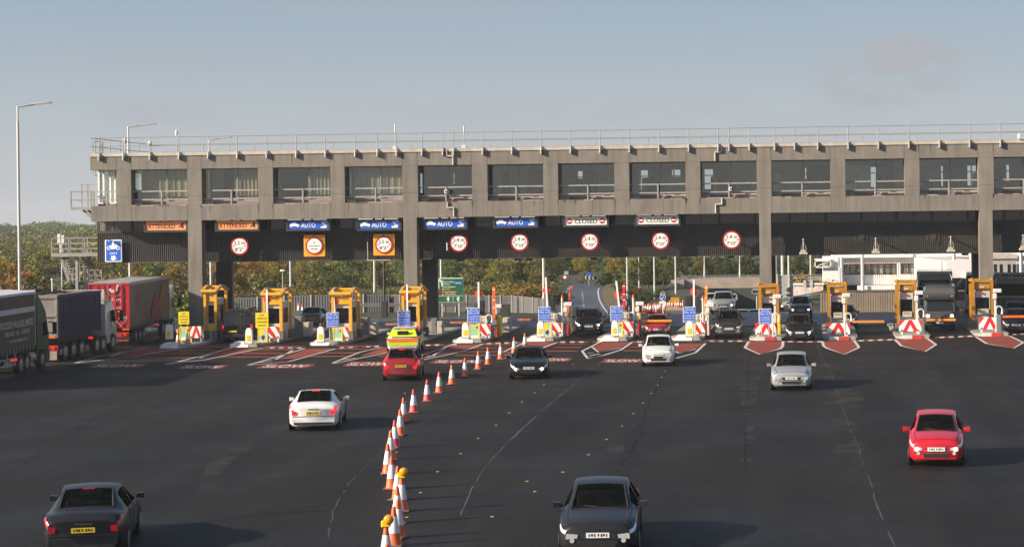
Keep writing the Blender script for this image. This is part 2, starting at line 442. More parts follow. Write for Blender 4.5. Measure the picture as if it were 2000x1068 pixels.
r_2 = nd(nt, 'ShaderNodeMapRange', interpolation_type='SMOOTHSTEP'); r_2.inputs['From Min'].default_value = .40; r_2.inputs['From Max'].default_value = .62; r_2.inputs['To Max'].default_value = .75; nt.links.new(n_.outputs['Fac'], r_2.inputs['Value'])
nt.links.new(r_2.outputs[0], nt.nodes['Principled BSDF'].inputs['Alpha'])
def patch(pts):
    b = MB(); P = PX(pts); Q = []
    for i, p in enumerate(P):
        q = P[(i+1) % len(P)]
        for k in range(5):
            a = p.lerp(q, k/5); Q.append((a.x + random.uniform(-.05,.05), a.y + random.uniform(-.05,.05), 0.0035))
    b.add(Q, [tuple(range(len(Q)))]); structure(b.build('road_patch', M_PATCH))
patch([(1600,700),(1640,712),(1650,752),(1690,772),(1668,820),(1690,870),(1660,930),(1625,918),(1632,840),(1612,790),(1612,745)])
patch([(1468,692),(1488,700),(1480,760),(1475,850),(1462,912),(1448,900),(1452,800),(1440,770),(1455,740)])
patch([(1785,702),(1800,702),(1815,718),(1806,724)]); patch([(1808,725),(1828,718),(1836,738),(1826,748),(1800,748)])
patch([(498,870),(455,897),(425,932),(408,965),(384,965),(402,908),(468,866)])
patch([(1256,812),(1230,850),(1214,885),(1180,885),(1210,840)])

# red surfacing, white edging and SLOW legends before the islands
def poly(pts, z, m, name='road_marking'):
    b = MB(); b.add([(*gp(x, y).xy, z) for x, y in pts], [tuple(range(len(pts)))]); return structure(b.build(name, m))
for P in ([(1462.5,666.5),(1455,679),(1484,692),(1524,681),(1529,675.5),(1529,666.5)],
          [(1606,666.5),(1608.5,675.5),(1615,680),(1648.5,692),(1677,679),(1676,675.5),(1668,665)],
          [(1748,663),(1760.7,675.5),(1806.7,686.7),(1828,673),(1810,660)],
          [(1905.6,657.5),(1927,671),(1979.8,680),(1998.9,668.8),(1969.7,655)]):
    poly(P, 0.005, M_REDROAD); line(PX(P), 0.17, 0.009)
for red, lines in (
    ([(1160,677.7),(1169,686.7),(1213,677.7),(1234,668),(1178,668.7)], [[(1173,667.6),(1137,685.6),(1148,700),(1180,693.5),(1213,683),(1235,668)], [(1157,678),(1169,688),(1213,679)], [(1146,690),(1160,689)], [(1150,695),(1172,691)]]),
    ([(1300,677),(1327,689),(1360,680),(1376,670.5),(1317,671)], [[(1315,670),(1282,688),(1291,703),(1322,699),(1358,689),(1378,670.5)], [(1298,678),(1327,690),(1360,681.5)], [(1300,690),(1320,688)]]),
    ([(1036,666),(1086,669),(1044,684),(1003,686)], [[(1036,664),(983,687)], [(1087,669),(1044,685.6),(985,699.5)], [(985,690),(1005,690)], [(985,693.5),(1004,693)]]),
    ([(889,673),(942,672),(907,686.7),(853,692)], [[(889,671.5),(824,693.5)], [(943,672),(905,686),(826,702.5)], [(846,694),(870,680)], [(830,698),(850,694)]]),
    ([(748,678),(795,678),(757,687),(702,696)], [[(745,678),(702,688),(649,709)], [(800,677),(753,689),(652,710)], [(668,703),(695,699)]]),
    ([(602,681),(652,681),(576.5,700),(543,701)], [[(595,681),(484,713)], [(655,681),(564,706),(488,713)], [(538,702),(572,684)], [(505,708),(532,704)]]),
    ([(453,679),(512,679),(456,691),(395,697)], [[(453,678.5),(400,693.5),(323,712)], [(516,679),(458,691),(400,702.5),(330,711)], [(390,699),(412,691)], [(345,707),(372,704)]]),
    ([(285,680),(355,679),(270,694),(216,696)], [[(285,679.5),(192,696),(146,709)], [(357,679),(264,696),(168,706.6),(150,709)], [(214,697),(238,688)], [(170,704),(200,703)]])):
    poly(red, 0.005, M_REDROAD)
    for l_ in lines: line(PX(l_), 0.15, 0.009)
def slow(x0, x1, y0, y1, sk):
    q = [(x0 + sk, y0), (x1 + sk, y0), (x1, y1), (x0, y1)]
    poly(q, 0.005, M_REDROAD)
    a, c, t = gp(x0, y1), gp(x1, y1), gp(x0 + sk, y0)
    mid = (gp((x0+x1+sk)/2, (y0+y1)/2)); r = (c - a); wd = r.length; r = r / wd; u = (t - a); h = u.length
    b = MB(); b.text('SLOW', (mid.x, mid.y, 0.009), r, u / h, h * 0.78, w=wd * 0.84)
    structure(b.build('road_marking', M_LINE))
for a in ((1175,1253,701,707.5,6),(1040,1110,699,705.5,8),(838,935,702.5,709,14),(667,748,706.5,714.5,16),(500,600,711,718.5,18),(343,430,713,719.5,18),(168,275,710.5,717,20)): slow(*a)
# transverse red rumble bars across each lane
for lanes in ([(1095,1146),(1240,1296)], [(945,1030)], [(806,882)], [(660,735)], [(518,590)], [(362,445)]):
    for x0, x1 in lanes:
        yb = 671.5 - (x0 - 1095) * 0.0075
        for k, (dy, th) in enumerate(((0,1.5),(5.8,1.7),(13,2.0),(20,2.0))):
            s = -k * (1590 - x0) * 0.028
            if k == 3 and x0 > 1000: continue
            poly([(x0 + s, yb + dy), (x1 + s*.6, yb + dy), (x1 + s*.6 - 3, yb + dy + th), (x0 + s - 4, yb + dy + th)], 0.004, M_REDROAD)
# red and white kerb line at the island noses
for x0, y0, x1, y1, n in ((1377,666,1467,666,10),(1529,667,1606,667,8),(1668,665.5,1752,663,9),(1808,660,1908,656,11),(1968,654,2010,651,5),(1235,667.5,1318,667.5,9),(1086,668,1176,667.5,10),(942,671,1036,668.5,11),(806,675,892,672.5,10),(655,679,740,676,10),(518,679,598,679.5,9)):
    for k in range(n):
        f0, f1 = k/n, (k+1)/n
        if (k * 7 + x0) % 5 == 0 and n > 9: continue
        a = (x0 + (x1-x0)*f0, y0 + (y1-y0)*f0); c = (x0 + (x1-x0)*f1, y0 + (y1-y0)*f1)
        poly([(a[0], a[1]-1.3), (c[0], c[1]-1.3), (c[0], c[1]+1.3), (a[0], a[1]+1.3)], 0.007, M_LINE if k % 2 else M_REDROAD)
# yellow road studs
studs = [(1045,960),(962,1009),(1100,922),(1150,888),(1185,858),(1215,832),(1237,808),(1257,787),(1273,768),(1285,752),(1293,737),(1300,725),(900,886),(934,856),(969,830),(995,806),(1020,785),(1045,767),(1063,751),(1083,737),(1101,724),(1119,711),(855,921),(822,962),(795,1010),(775,883),(793,785),(791,768),(1030,940)]
s0 = None
for k, (x, y) in enumerate(studs):
    g = gp(x, y)
    if s0 is None:
        b = MB(); b.rbox(-0.05, 0.05, -0.06, 0.06, 0, 0.022, 0.015)
        s0 = b.build('road_stud', mat('stud_yellow', (0.40, 0.25, 0.05), 0.45), None, (g.x, g.y, 0.0))
        tag(s0, 'small yellow road stud set in the dark asphalt between cone line and approaching cars', 'road stud', 'yellow road studs along the lanes')
    else:
        c = s0.copy(); COL.objects.link(c); c.location = (g.x, g.y, 0.0)
# ---------------------------------------------------------------- toll plaza building
YF = 125.0
def fx(px, py=360, y=0.0): return wp(px, py, YF + y).x
def fz(py, px=1250, y=0.0): return wp(px, py, YF + y).z

def concrete_mat():
    m = bpy.data.materials.new('weathered_concrete'); m.use_nodes = True; nt = m.node_tree; L = nt.links; b = nt.nodes['Principled BSDF']
    tc = nd(nt, 'ShaderNodeTexCoord')
    def noise(scale, st, det=6, ro=0.6):
        mp = nd(nt, 'ShaderNodeMapping'); mp.inputs['Scale'].default_value = st; L.new(tc.outputs['Object'], mp.inputs[0])
        n = nd(nt, 'ShaderNodeTexNoise', Scale=scale, Detail=det, Roughness=ro); L.new(mp.outputs[0], n.inputs['Vector']); return n.outputs['Fac']
    def ramp(v, a, c, lo, hi):
        r = nd(nt, 'ShaderNodeMapRange'); r.inputs['From Min'].default_value = a; r.inputs['From Max'].default_value = c
        r.inputs['To Min'].default_value = lo; r.inputs['To Max'].default_value = hi; L.new(v, r.inputs['Value']); return r.outputs[0]
    def mul(a, c):
        n = nd(nt, 'ShaderNodeMath', operation='MULTIPLY'); L.new(a, n.inputs[0]); L.new(c, n.inputs[1]); return n.outputs[0]
    big = ramp(noise(0.5, (1, 1, 1)), 0.3, 0.7, 0.84, 1.12)
    streak = ramp(noise(2.6, (1, 1, 0.10), 5), 0.42, 0.70, 1.04, 0.76)
    fine = ramp(noise(9, (1, 1, 1), 8, 0.7), 0.25, 0.75, 0.86, 1.12)
    v = mul(mul(big, streak), fine)
    base = nd(nt, 'ShaderNodeMix'); base.data_type = 'RGBA'
    base.inputs[6].default_value = (0.214, 0.194, 0.168, 1); base.inputs[7].default_value = (0.19, 0.145, 0.088, 1)
    L.new(ramp(noise(1.1, (1, 1, 0.35), 6, 0.7), 0.60, 0.74, 0, 0.8), base.inputs[0])
    sc = nd(nt, 'ShaderNodeVectorMath', operation='SCALE'); L.new(base.outputs[2], sc.inputs[0]); L.new(v, sc.inputs['Scale'])
    # formwork board joints
    wv = nd(nt, 'ShaderNodeTexWave', wave_type='BANDS', bands_direction='X', Scale=0.35, Distortion=0.0); L.new(tc.outputs['Object'], wv.inputs['Vector'])
    L.new(sc.outputs[0], b.inputs['Base Color']); b.inputs['Roughness'].default_value = 0.85; b.inputs['Specular IOR Level'].default_value = 0.3
    bp = nd(nt, 'ShaderNodeBump', Strength=0.3, Distance=0.02); L.new(noise(9, (1, 1, 1), 8, 0.7), bp.inputs['Height']); L.new(bp.outputs[0], b.inputs['Normal'])
    return m
M_CONCF = concrete_mat()
M_COPE = mat('pale_coping', (0.47, 0.42, 0.36), 0.6, var=0.2, scale=2)
M_CLAD = mat('black_ribbed_cladding', (0.048, 0.042, 0.037), 0.55, var=0.25, scale=0.8)
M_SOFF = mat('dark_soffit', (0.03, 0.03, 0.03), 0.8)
M_WINF = mat('grey_window_frame', (0.25, 0.25, 0.25), 0.5, var=0.1)
M_PANE = glass_mat('office_glass', (0.86, 0.90, 0.88), 0.03, 0.95, 2.2, (1,.98,.90))
M_PANED = glass_mat('dark_strip_glass', (0.78, 0.80, 0.80), 0.05, 0.85, 1.6, (1,.95,.86))
M_MAUVE = mat('mauve_panel', (0.24, 0.165, 0.17), 0.7, var=0.15)
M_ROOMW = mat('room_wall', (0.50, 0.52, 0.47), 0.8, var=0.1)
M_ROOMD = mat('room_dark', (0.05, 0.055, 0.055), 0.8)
M_CURT = mat('olive_reflection_curtain', (0.34, 0.28, 0.165), 0.85, var=0.2, scale=2, stretch=(6, 1, 1))  # tone reflected in the left panes, put into this curtain and the next
M_CURT2 = mat('fawn_reflection_blind', (0.33, 0.275, 0.225), 0.85, var=0.15, scale=2, stretch=(6, 1, 1))
M_MAROON = mat('maroon_curtain', (0.12, 0.012, 0.018), 0.85)

B = thing('toll_plaza_building', 'long grey concrete building bridging all the lanes, glazed upper floor over black ribbed cladding', 'building', (0, YF, 0))
ZTOP, ZCOP, ZWT, ZWB, ZSL, ZST, ZCL = (fz(v) for v in (284.0, 290.5, 317.0, 388.5, 419.0, 441.5, 501.0))
DEP = 11.9
XL, XR = fx(176, 305), fx(2260, 300)
OPEN = [(256,366),(394,504),(533,645),(673,786),(816,922),(952,1061),(1090,1200),(1229,1339),(1368,1478),(1507,1622),(1651,1767),(1796,1911),(1941,2056),(2085,2200)]
OX = [(fx(a), fx(c)) for a, c in OPEN]
b = MB()
b.box(XL, XR, 0, 0.9, ZWT, ZCOP); b.box(fx(178, 410), XR, 0, 0.9, ZSL, ZWB)
b.box(XL, XL + .9, 0.9, DEP, ZWT, ZCOP); b.box(fx(178,410), fx(178,410) + .9, 0.9, DEP, ZSL, ZWB)
edges = [fx(228)] + [x for o in OX for x in o]
for i in range(0, len(edges), 2):
    x1 = edges[i+1] if i + 1 < len(edges) else XR
    b.box(edges[i], x1, 0.004, 0.85, ZWB, ZWT)
FRAME = b
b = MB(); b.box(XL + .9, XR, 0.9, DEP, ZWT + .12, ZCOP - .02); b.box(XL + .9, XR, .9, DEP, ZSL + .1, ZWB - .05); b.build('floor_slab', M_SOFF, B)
b = MB(); b.box(XL - .06, XR, -.06, .4, ZCOP, ZTOP); b.box(XL - .06, XL + .4, .4, DEP, ZCOP, ZTOP); b.box(XL, XR, DEP - .4, DEP, ZCOP - .2, ZTOP); b.build('coping', M_COPE, B)
b = MB(); b.box(XL + .4, XR, .4, DEP - .4, ZCOP - .02, ZCOP + .06); b.build('roof', M_SOFF, B)
# formwork joints where piers meet the beams
M_JOINT = mat('formwork_joint', (0.085, 0.077, 0.066), 0.9)
b = FRAME
for i in range(0, len(edges) - 1, 2):
    x0, x1 = edges[i], edges[i+1] if i + 1 < len(edges) else XR
    for x in (x0, x1): b.box(x - .013, x + .013, -.003, .0, ZWT, ZCOP, 1); b.box(x - .013, x + .013, -.003, .0, ZSL, ZWB, 1)
    for z in (ZWB, ZWB + .62, ZWT): b.box(x0 + .013, x1 - .013, .001, .004, z - .012, z + .012, 1)
for o in OX: x = (o[0] + o[1]) / 2 + .4; b.box(x - .01, x + .01, -.003, 0, ZSL, ZWB, 1)
b.build('concrete_frame', [M_CONCF, M_JOINT], B)
# run-off stains below the sills
M_STAIN = mat('green_brown_stain', (0.105, 0.085, 0.050), 0.9, var=0.4, scale=3)
rs_ = random.Random(8)
for k in range(34):
    o = OX[rs_.randrange(len(OX))]; x = rs_.choice((o[0] - .03, o[1] + .02, rs_.uniform(*o))); w_ = rs_.uniform(.03, .10); h_ = rs_.uniform(.25, .85)
    zt_ = ZWB if k % 3 else ZCOP
    b = MB(); b.add([(x - w_, -.0015, zt_), (x + w_, -.0015, zt_), (x + w_*.6, -.0015, zt_ - h_*.6), (x + w_*.1, -.0015, zt_ - h_), (x - w_*.5, -.0015, zt_ - h_*.7)], [(0,4,3,2,1)]); b.build('stain', M_STAIN, B)
# columns down to the road
for a, c in ((368, 395), (789, 815), (1484, 1507), (1914, 1940)):
    x0, x1 = fx(a, 540), fx(c, 540)
    b = MB(); b.box(x0, x1, 0, .85, 0, ZSL); b.build('column', M_CONCF, B)
    b = MB(); b.box(x0, x1, 5.9, 6.7, 0.9, ZCL + .3); b.box(x1 - .02, x1 + .16, 5.95, 6.3, .2, ZCL + .3)
    o = b.build('rear_column', M_DARK, B); o['label'] = 'dark clad rear column'
    b = MB(); b.box(x0 - .03, x1 + .03, 5.87, 6.73, 0, 0.92); b.build('rear_column_lit_foot', M_CONC, B)  # foot paler than the shaft: the sunlight on it is put into the colour
# ribbed cladding hanging below the office floor
b = MB(); x0, x1 = fx(190, 480, 1.6), XR
n = int((x1 - x0) / .135); vs = []
for i in range(n):
    xa = x0 + i * .135
    for dx, dy in ((0, 1.60), (.055, 1.60), (.068, 1.655), (.122, 1.655)): vs += [(xa + dx, dy, ZCL), (xa + dx, dy, ZST)]
k = len(vs) // 2
b.add(vs, [(2*i, 2*i+2, 2*i+3, 2*i+1) for i in range(k - 1)])
b.box(x0, x1, 1.70, 1.76, ZCL, ZST - .01); b.box(x0, x0 + .06, 1.70, 10.2, ZCL, ZST); b.box(x0, x1, 10.1, 10.2, ZCL, ZST + .6)
for i in range(60): b.box(x0 - .03, x0, 1.72 + i*.14, 1.78 + i*.14, ZCL, ZST)
b.box(x0 - .02, x1, 1.56, 1.72, ZCL - .07, ZCL - .002); b.box(x0 - .02, x1, 1.57, 1.70, ZST - .05, ZST + .04)
b.build('cladding', M_CLAD, B)
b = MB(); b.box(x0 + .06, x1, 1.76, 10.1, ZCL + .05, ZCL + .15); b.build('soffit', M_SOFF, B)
# strip of small windows above the cladding
xs = x0; k = 0
M_CURTS = mat('pale_strip_curtain', (0.42, 0.36, 0.29), 0.85, var=0.2, scale=3, stretch=(6, 1, 1))
while xs < fx(2030):
    f = MB(); wdt = 1.18
    f.box(xs, xs + wdt, 1.6, 1.68, ZST + .04, ZST + .10); f.box(xs, xs + (.16 if k % 2 == 0 else .05), 1.595, 1.69, ZST + .1, ZSL); f.box(xs, xs + wdt, 1.6, 1.68, ZSL - .05, ZSL - .002)
    fo = f.build('strip_window', M_DARK, B)
    p = MB(); p.box(xs + .05, xs + wdt, 1.64, 1.655, ZST + .1, ZSL - .05); p.build('pane', M_PANED, fo)
    if k < 2 or k in (13, 14, 22, 30, 31):
        c = MB(); c.box(xs + .08, xs + wdt - .02, 1.9, 1.92, ZST + .1 + (0 if k < 2 else .25 * (k % 3)) * 0, ZSL - .06 if k < 2 else ZST + .28); c.build('curtain', M_CURTS, fo)
    xs += wdt; k += 1
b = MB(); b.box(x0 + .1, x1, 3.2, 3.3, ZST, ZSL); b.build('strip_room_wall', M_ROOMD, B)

# balcony, glazing and the rooms behind, bay by bay
b = MB(); b.box(XL+.9, XR, DEP-.7, DEP-.6, ZWB, ZWB+.75); b.box(XL+.9, XR, DEP-.7, DEP-.6, ZWT-.25, ZWT+.1)
xx = XL + 1.5
while xx < XR: b.box(xx, xx+1.75, DEP-.7, DEP-.6, ZWB+.75, ZWT-.25); xx += 2.35
b.build('rear_wall', M_ROOMW, B)
b = MB(); b.box(fx(190,350,1.4), XR, 1.4, DEP-.7, ZWB-.04, ZWB+.01); b.build('office_floor', M_ROOMW, B)
b = MB(); b.box(fx(190,350,1.4), XR, 1.4, DEP-.7, ZWT+.06, ZWT+.11); b.build('office_ceiling', mat('pale_ceiling', (.6,.6,.57), .8), B)
YG = 0.98
ZSILL = fz(380.5)
rnd = random.Random(3)
M_RUST = mat('rust', (0.13, 0.06, 0.03), 0.9, var=0.5, scale=6); M_PEEL = mat('peeling_edge', (0.34, 0.31, 0.27), 0.8, var=0.3, scale=5)
M_DOOR = mat('office_door', (0.15, 0.15, 0.145), 0.6); M_FRAMEW = mat('pale_frame', (0.50, 0.51, 0.48), 0.6, var=0.05)
M_SKYBLIND = mat('pale_vertical_blind', (0.62, 0.66, 0.62), 0.7, var=0.3, scale=1.5, stretch=(9, 1, 1))
for i, (x0, x1) in enumerate(OX):
    w_ = x1 - x0; YG = .60 if i < 4 else .98; YS = YG - .32
    xm = x0 + w_ * (.59 if i < 4 else .535)
    f = MB()
    for xa in (x0 - .25, xm - .03, x1 + .25): f.box(xa, xa + .06, YG, YG + .07, ZSILL, ZWT)
    f.box(x0 - .25, x1 + .3, YG + .005, YG + .065, ZWT - .06, ZWT); f.box(x0 - .25, x1 + .3, YG + .005, YG + .065, ZSILL, ZSILL + .05)
    fo = f.build('office_window', M_WINF, B)
    for xa, xb in ((x0 - .19, xm - .03), (xm + .03, x1 + .25)):
        p = MB(); p.box(xa, xb, YG + .03, YG + .042, ZSILL + .05, ZWT - .06); p.build('pane', M_PANE, fo)
    p = MB(); p.box(x0 - .3, x1 + .3, YG - .02, YG + .08, ZWB, ZSILL - .04); p.box(x0 + w_*.60, x1 + .1, YS, YG - .02, ZWB, ZSILL - .09); p.build('sill_wall', M_MAUVE, B)
    p = MB(); p.box(x0 - .3, x1 + .3, YG - .07, YG + .1, ZSILL - .04, ZSILL); p.box(x0 + w_*.59, x1 + .12, YS - .02, YG - .07, ZSILL - .09, ZSILL - .05); p.box(x0, x0 + w_*.16, YG - .12, YG - .07, ZWB, ZSILL - .05); p.build('sill', M_COPE, B)
    # railing
    r = MB()
    for py in (360.5, 377.0): r.box(x0 - .03, x1 + .03, .30, .36, fz(py) - .045, fz(py) + .045)
    xp = x0 + w_ * (.5 if i % 3 else .515); r.box(xp - .045, xp + .045, .26, .40, ZWB, fz(360.5) + .05)
    if i < 3: r.box(x1 - .95, x1 - .88, 1.0, 1.07, ZWB, fz(360.5))
    r.build('balcony_railing', M_RAIL, B)
    q = x0
    while q < x1 - .1:
        e = min(x1 - .02, q + rnd.uniform(.2, .9))
        if rnd.random() < .55: rs = MB(); rs.box(q, e, -.006, .12, ZWB - rnd.uniform(.01, .05), ZWB + rnd.uniform(.015, .04)); rs.build('rusty_edge', M_RUST if rnd.random() < .5 else M_PEEL, B)
        q = e
    # what shows in the glass; the left curtains also carry its reflected tone
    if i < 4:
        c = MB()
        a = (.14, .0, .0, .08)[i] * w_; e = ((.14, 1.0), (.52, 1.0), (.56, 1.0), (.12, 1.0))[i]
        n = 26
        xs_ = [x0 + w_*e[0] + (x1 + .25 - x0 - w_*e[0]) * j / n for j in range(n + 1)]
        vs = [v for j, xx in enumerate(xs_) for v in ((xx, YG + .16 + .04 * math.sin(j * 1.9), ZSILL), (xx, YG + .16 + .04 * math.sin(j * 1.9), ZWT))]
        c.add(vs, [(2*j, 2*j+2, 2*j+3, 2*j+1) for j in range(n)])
        c.build('curtain', M_CURT if i < 2 else M_CURT2, B)  # pleated sheet coloured with the reflection in the pane
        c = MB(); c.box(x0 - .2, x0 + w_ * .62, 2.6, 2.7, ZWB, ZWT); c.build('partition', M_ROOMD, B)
        if i == 0:
            c = MB(); c.box(x0 - .1, x0 + w_*.14, YG + .3, YG + .36, ZSILL - .2, ZSILL + .8); c.build('curtain', M_MAROON, B)
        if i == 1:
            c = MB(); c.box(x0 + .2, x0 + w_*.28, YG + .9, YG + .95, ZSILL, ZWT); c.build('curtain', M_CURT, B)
    else:
        c = MB(); q = x0 - .3
        for _ in range(5):       # frames and doors on the corridor wall
            q += rnd.uniform(.55, 1.1)
            if q > x1: break
            c.box(q, q + .09, 4.2, 4.3, ZWB, ZWT)
        c.box(x0 - .3, x1 + .3, 4.22, 4.28, ZWB + 1.55, ZWB + 1.62); c.build('partition_frame', M_FRAMEW, B)
        dx = x0 + w_ * rnd.choice((.12, .55, .68, .8))
        d = MB(); d.box(dx, dx + .78, 4.32, 4.38, ZWB, ZWB + 1.5); do = d.build('door', M_DOOR, B)
        d = MB(); d.box(x0-.3, dx-.9, 4.33, 4.40, ZWB, ZWT); d.box(dx+1.2, x1+.3, 4.33, 4.40, ZWB, ZWT - (.9 if i % 2 else 0)); d.build('partition', M_ROOMW, B)
        d = MB(); d.box(dx + .25, dx + .5, 4.30, 4.318, ZWB + 1.05, ZWB + 1.11); d.build('door_plate', M_YELS, do)
        for _ in range(2):
            q = x0 + w_ * rnd.uniform(0, .7); ww = rnd.uniform(.5, 1.2)
            s = MB(); s.box(q, q + ww, rnd.uniform(2.0, 3.6), 3.7, ZWB, ZWB + rnd.choice((.9, 1.2, 2.0))); s.build('office_cabinet', M_ROOMD, B)
        if i in (6, 9, 10, 11):
            q = {6: .93, 9: .02, 10: .02, 11: .2}[i] * w_ + x0; ww = {6: .25, 9: .42, 10: 1.7, 11: .75}[i]
            s = MB(); nn = max(3, int(ww / .12))
            for j in range(nn): s.box(q + ww*j/nn, q + ww*(j+.72)/nn, 3.9 if i != 10 else 2.2, 3.92 if i != 10 else 2.22, ZWB + .45, ZWB + 1.65 if i != 10 else ZWT - .35)
            s.build('vertical_blind', M_SKYBLIND, B)
# glazed corner room at the open end
YG = .98
xe0, xe1 = fx(191, 360, .98), fx(229)
f = MB()
fp = []
for px in (191, 200.5, 213.5, 222.5): g_ = MB(); g_.box(fx(px,360,YG), fx(px,360,YG)+.12, YG, YG+.1, ZSILL - .02, ZWT - .08); fp.append(g_)
f.box(xe0, xe1 + .3, YG + .01, YG + .09, ZSILL - .1, ZSILL - .02); f.box(xe0, xe1 + .3, YG + .01, YG + .09, ZWT - .08, ZWT)
for yy in (3, 5, 7, 9): g_ = MB(); g_.box(xe0, xe0 + .1, yy, yy + .12, ZSILL - .1, ZWT); fp.append(g_)
fo = f.build('corner_window', M_SIGNW, B)
for g_ in fp: g_.build('mullion', M_SIGNW, fo)
p = MB(); p.box(xe0, xe1 + .3, YG + .04, YG + .052, ZSILL, ZWT); p.box(xe0 + .04, xe0 + .052, YG + .1, 9, ZSILL, ZWT); p.build('pane', M_PANE, fo)
p = MB(); p.box(xe0, xe1 + .3, YG - .02, YG + .08, ZWB, ZSILL - .1); p.box(xe0, xe0 + .08, YG + .1, 10, ZWB, ZSILL - .1); p.build('sill_wall', M_MAUVE, B)
c = MB()
for j in range(9): c.box(xe0 + .25 + j * .14, xe0 + .34 + j * .14, 2.2, 2.22, ZSILL, ZWT)
c.build('vertical_blind', M_SKYBLIND, B)
r = MB(); xa = fx(178, 370)
for py in (375.5, 391.5): r.box(xa, xe1, .3, .35, fz(py, 200), fz(py, 200) + .07)
for px in (178, 204): r.box(fx(px), fx(px) + .07, .28, .36, ZWB, fz(375, 200) + .03)
r.build('balcony_railing', M_RAIL, B)

# roof guard rail: posts bolted over the coping
rp_ = [194,241.6,293.5,350,407,464,521.5,579,636,694,737.5,775,824.5,865,886,943,1000,1057,1114.6,1172,1229.4,1287,1345,1402.5,1424,1463.6,1513,1552,1597,1656.5,1715.6,1775,1834.7,1893.5,1953.5,2012,2070]
ZR = fz(253.5); ZM = ZTOP + (ZR - ZTOP) * .45
r = MB()
gaps = [(874, 878), (1412, 1416)]
segs = [(183, 873), (877, 1411), (1415, 2250)]
for a, c in segs:
    r.cyl((fx(a, 270), -.12, ZR), (fx(c, 260), -.12, ZR), .028, 6); r.cyl((fx(a, 270), -.12, ZM), (fx(c, 260), -.12, ZM), .024, 6)
for px in rp_: x = fx(px, 270); r.cyl((x, -.12, ZCOP - .18), (x, -.12, ZR + .04), .035, 6)
ro = r.build('roof_railing', M_RAIL, B)
for px in rp_:
    x = fx(px, 270); c = MB(); c.box(x - .06, x + .07, -.16, -.002, ZCOP - .26, ZCOP - .03); c.cyl((x, -.17, ZCOP - .25), (x, -.17, ZCOP + .2), .055, 6); c.build('post_bracket', M_GALV, ro)
r = MB(); yb = DEP - .3
for z in (ZR, ZM): r.cyl((XL + .1, yb, z), (XR, yb, z), .026, 6); r.cyl((XL + .1, -.1, z), (XL + .1, yb, z), .026, 6)
x = XL + .1
while x < XR: r.cyl((x, yb, ZCOP), (x, yb, ZR), .032, 6); x += 1.93
for y in (1.5, 3.4, 5.3, 7.2, 9.1): r.cyl((XL + .1, y, ZCOP), (XL + .1, y, ZR), .03, 6)
r.build('roof_railing', M_RAIL, B)
# zig-zag drain pipes over the two movement joints
for px in (873, 1409):
    p = MB(); x = fx(px, 300); s = 1 if px < 1000 else -1
    zz = lambda v: fz(v)
    for pts in ([(x, 287), (x, 299.5), (x + s*.42, 299.5), (x + s*.42, 317)], [(x, 389), (x, 401), (x + s*.42, 401), (x + s*.42, 418)]):
        p.tube([(q, -.07, zz(v)) for q, v in pts], .055, 6)
    p.build('drain_pipe', M_COPE, B)
# cage ladder and side platform at the open end
M_PLAT = mat('platform_steel', (0.28, 0.27, 0.255), 0.55, var=0.15)
l = MB(); xl0 = XL - .62; yl = 1.9
def az(py): return fz(py, 170)
for xo, yo in ((0, 0), (.0, .55), (-.55, .1), (-.55, .45), (-.3, -.1), (-.3, .65)): l.cyl((XL - .05 + xo*.95, yl + yo, az(342)), (XL - .05 + xo*.95, yl + yo, az(274)), .025, 5)
for py in (274, 297.5, 318, 341.5):
    z = az(py); l.tube([(XL, yl, z), (XL - .33, yl - .1, z), (XL - .57, yl + .1, z), (XL - .57, yl + .45, z), (XL - .33, yl + .65, z), (XL, yl + .55, z)], .028, 5)
l.build('ladder_cage', M_RAIL, B)
l = MB(); xw = fx(183, 360)
for yo in (0, .45): l.box(xw - .02 - .3, xw + .04 - .3, 1.9 + yo, 1.96 + yo, ZWB - .05, ZTOP + .9)
for j in range(18): l.cyl((xw - .29, 1.9, ZWB + j * .26), (xw - .29, 2.36, ZWB + j * .26), .02, 5)
l.build('ladder', M_RAIL, B)
l = MB(); xp0, xp1 = fx(131, 390), fx(178, 390)
zf = az(407)
l.box(xp0, xp1, .6, 2.6, zf - .08, zf + .06); l.box(xp0, xp1, .57, .6, zf - .1, zf + .1)
l.build('platform', M_PLAT, B)
l = MB(); zt = az(373.5)
for x in (xp0 + .03, xp1 - .25): l.box(x - .035, x + .035, .58, .65, zf, zt)
l.box(xp1 - .14, xp1 - .02, .56, .66, zf, zt + .03)
for x in (xp0 + .03, xp0 + .45): l.box(x - .03, x + .03, 2.5, 2.56, zf, az(359)); 
for z, y in ((zt, .61), ((zt + zf)/2, .61), (az(359), 2.53), (az(359) - .5, 2.53)): l.box(xp0, xp1, y - .03, y + .03, z - .03, z + .03)
for z in (zt, (zt + zf)/2): l.box(xp0, xp0 + .05, .6, 2.55, z - .03, z + .03)
l.build('platform_railing', M_PLAT, B)
l = MB()
for y in (.75, 1.6): l.hull([(xp0 + .7, y, zf - .1), (xp0 + .9, y, zf - .1), (xp1 + .02, y, az(438)), (xp1 + .02, y, az(432)), (xp0 + .7, y + .1, zf - .1), (xp0 + .9, y + .1, zf - .1), (xp1 + .02, y + .1, az(438)), (xp1 + .02, y + .1, az(432))])
l.build('platform_brace', M_PLAT, B)
# vents in the cladding at the far lanes
for px in (1533, 1683, 1823, 1966):
    v = MB(); c = wp(px, 462, YF + 1.6); s = .42
    for a in ((-s, -s+.07, -s, s), (s-.07, s, -s, s), (-s, s, -s, -s+.07), (-s, s, s-.07, s)): v.box(c.x+a[0], c.x+a[1], 1.56, 1.66, c.z+a[2], c.z+a[3])
    for k in range(5): v.box(c.x - s + .07, c.x + s - .07, 1.575, 1.62, c.z - s + .12 + k*.15, c.z - s + .2 + k*.15)
    v.box(c.x - .16, c.x + .16, 1.52, 1.6, c.z - .18, c.z + .18)
    v.build('cladding_vent', M_CLAD, B)
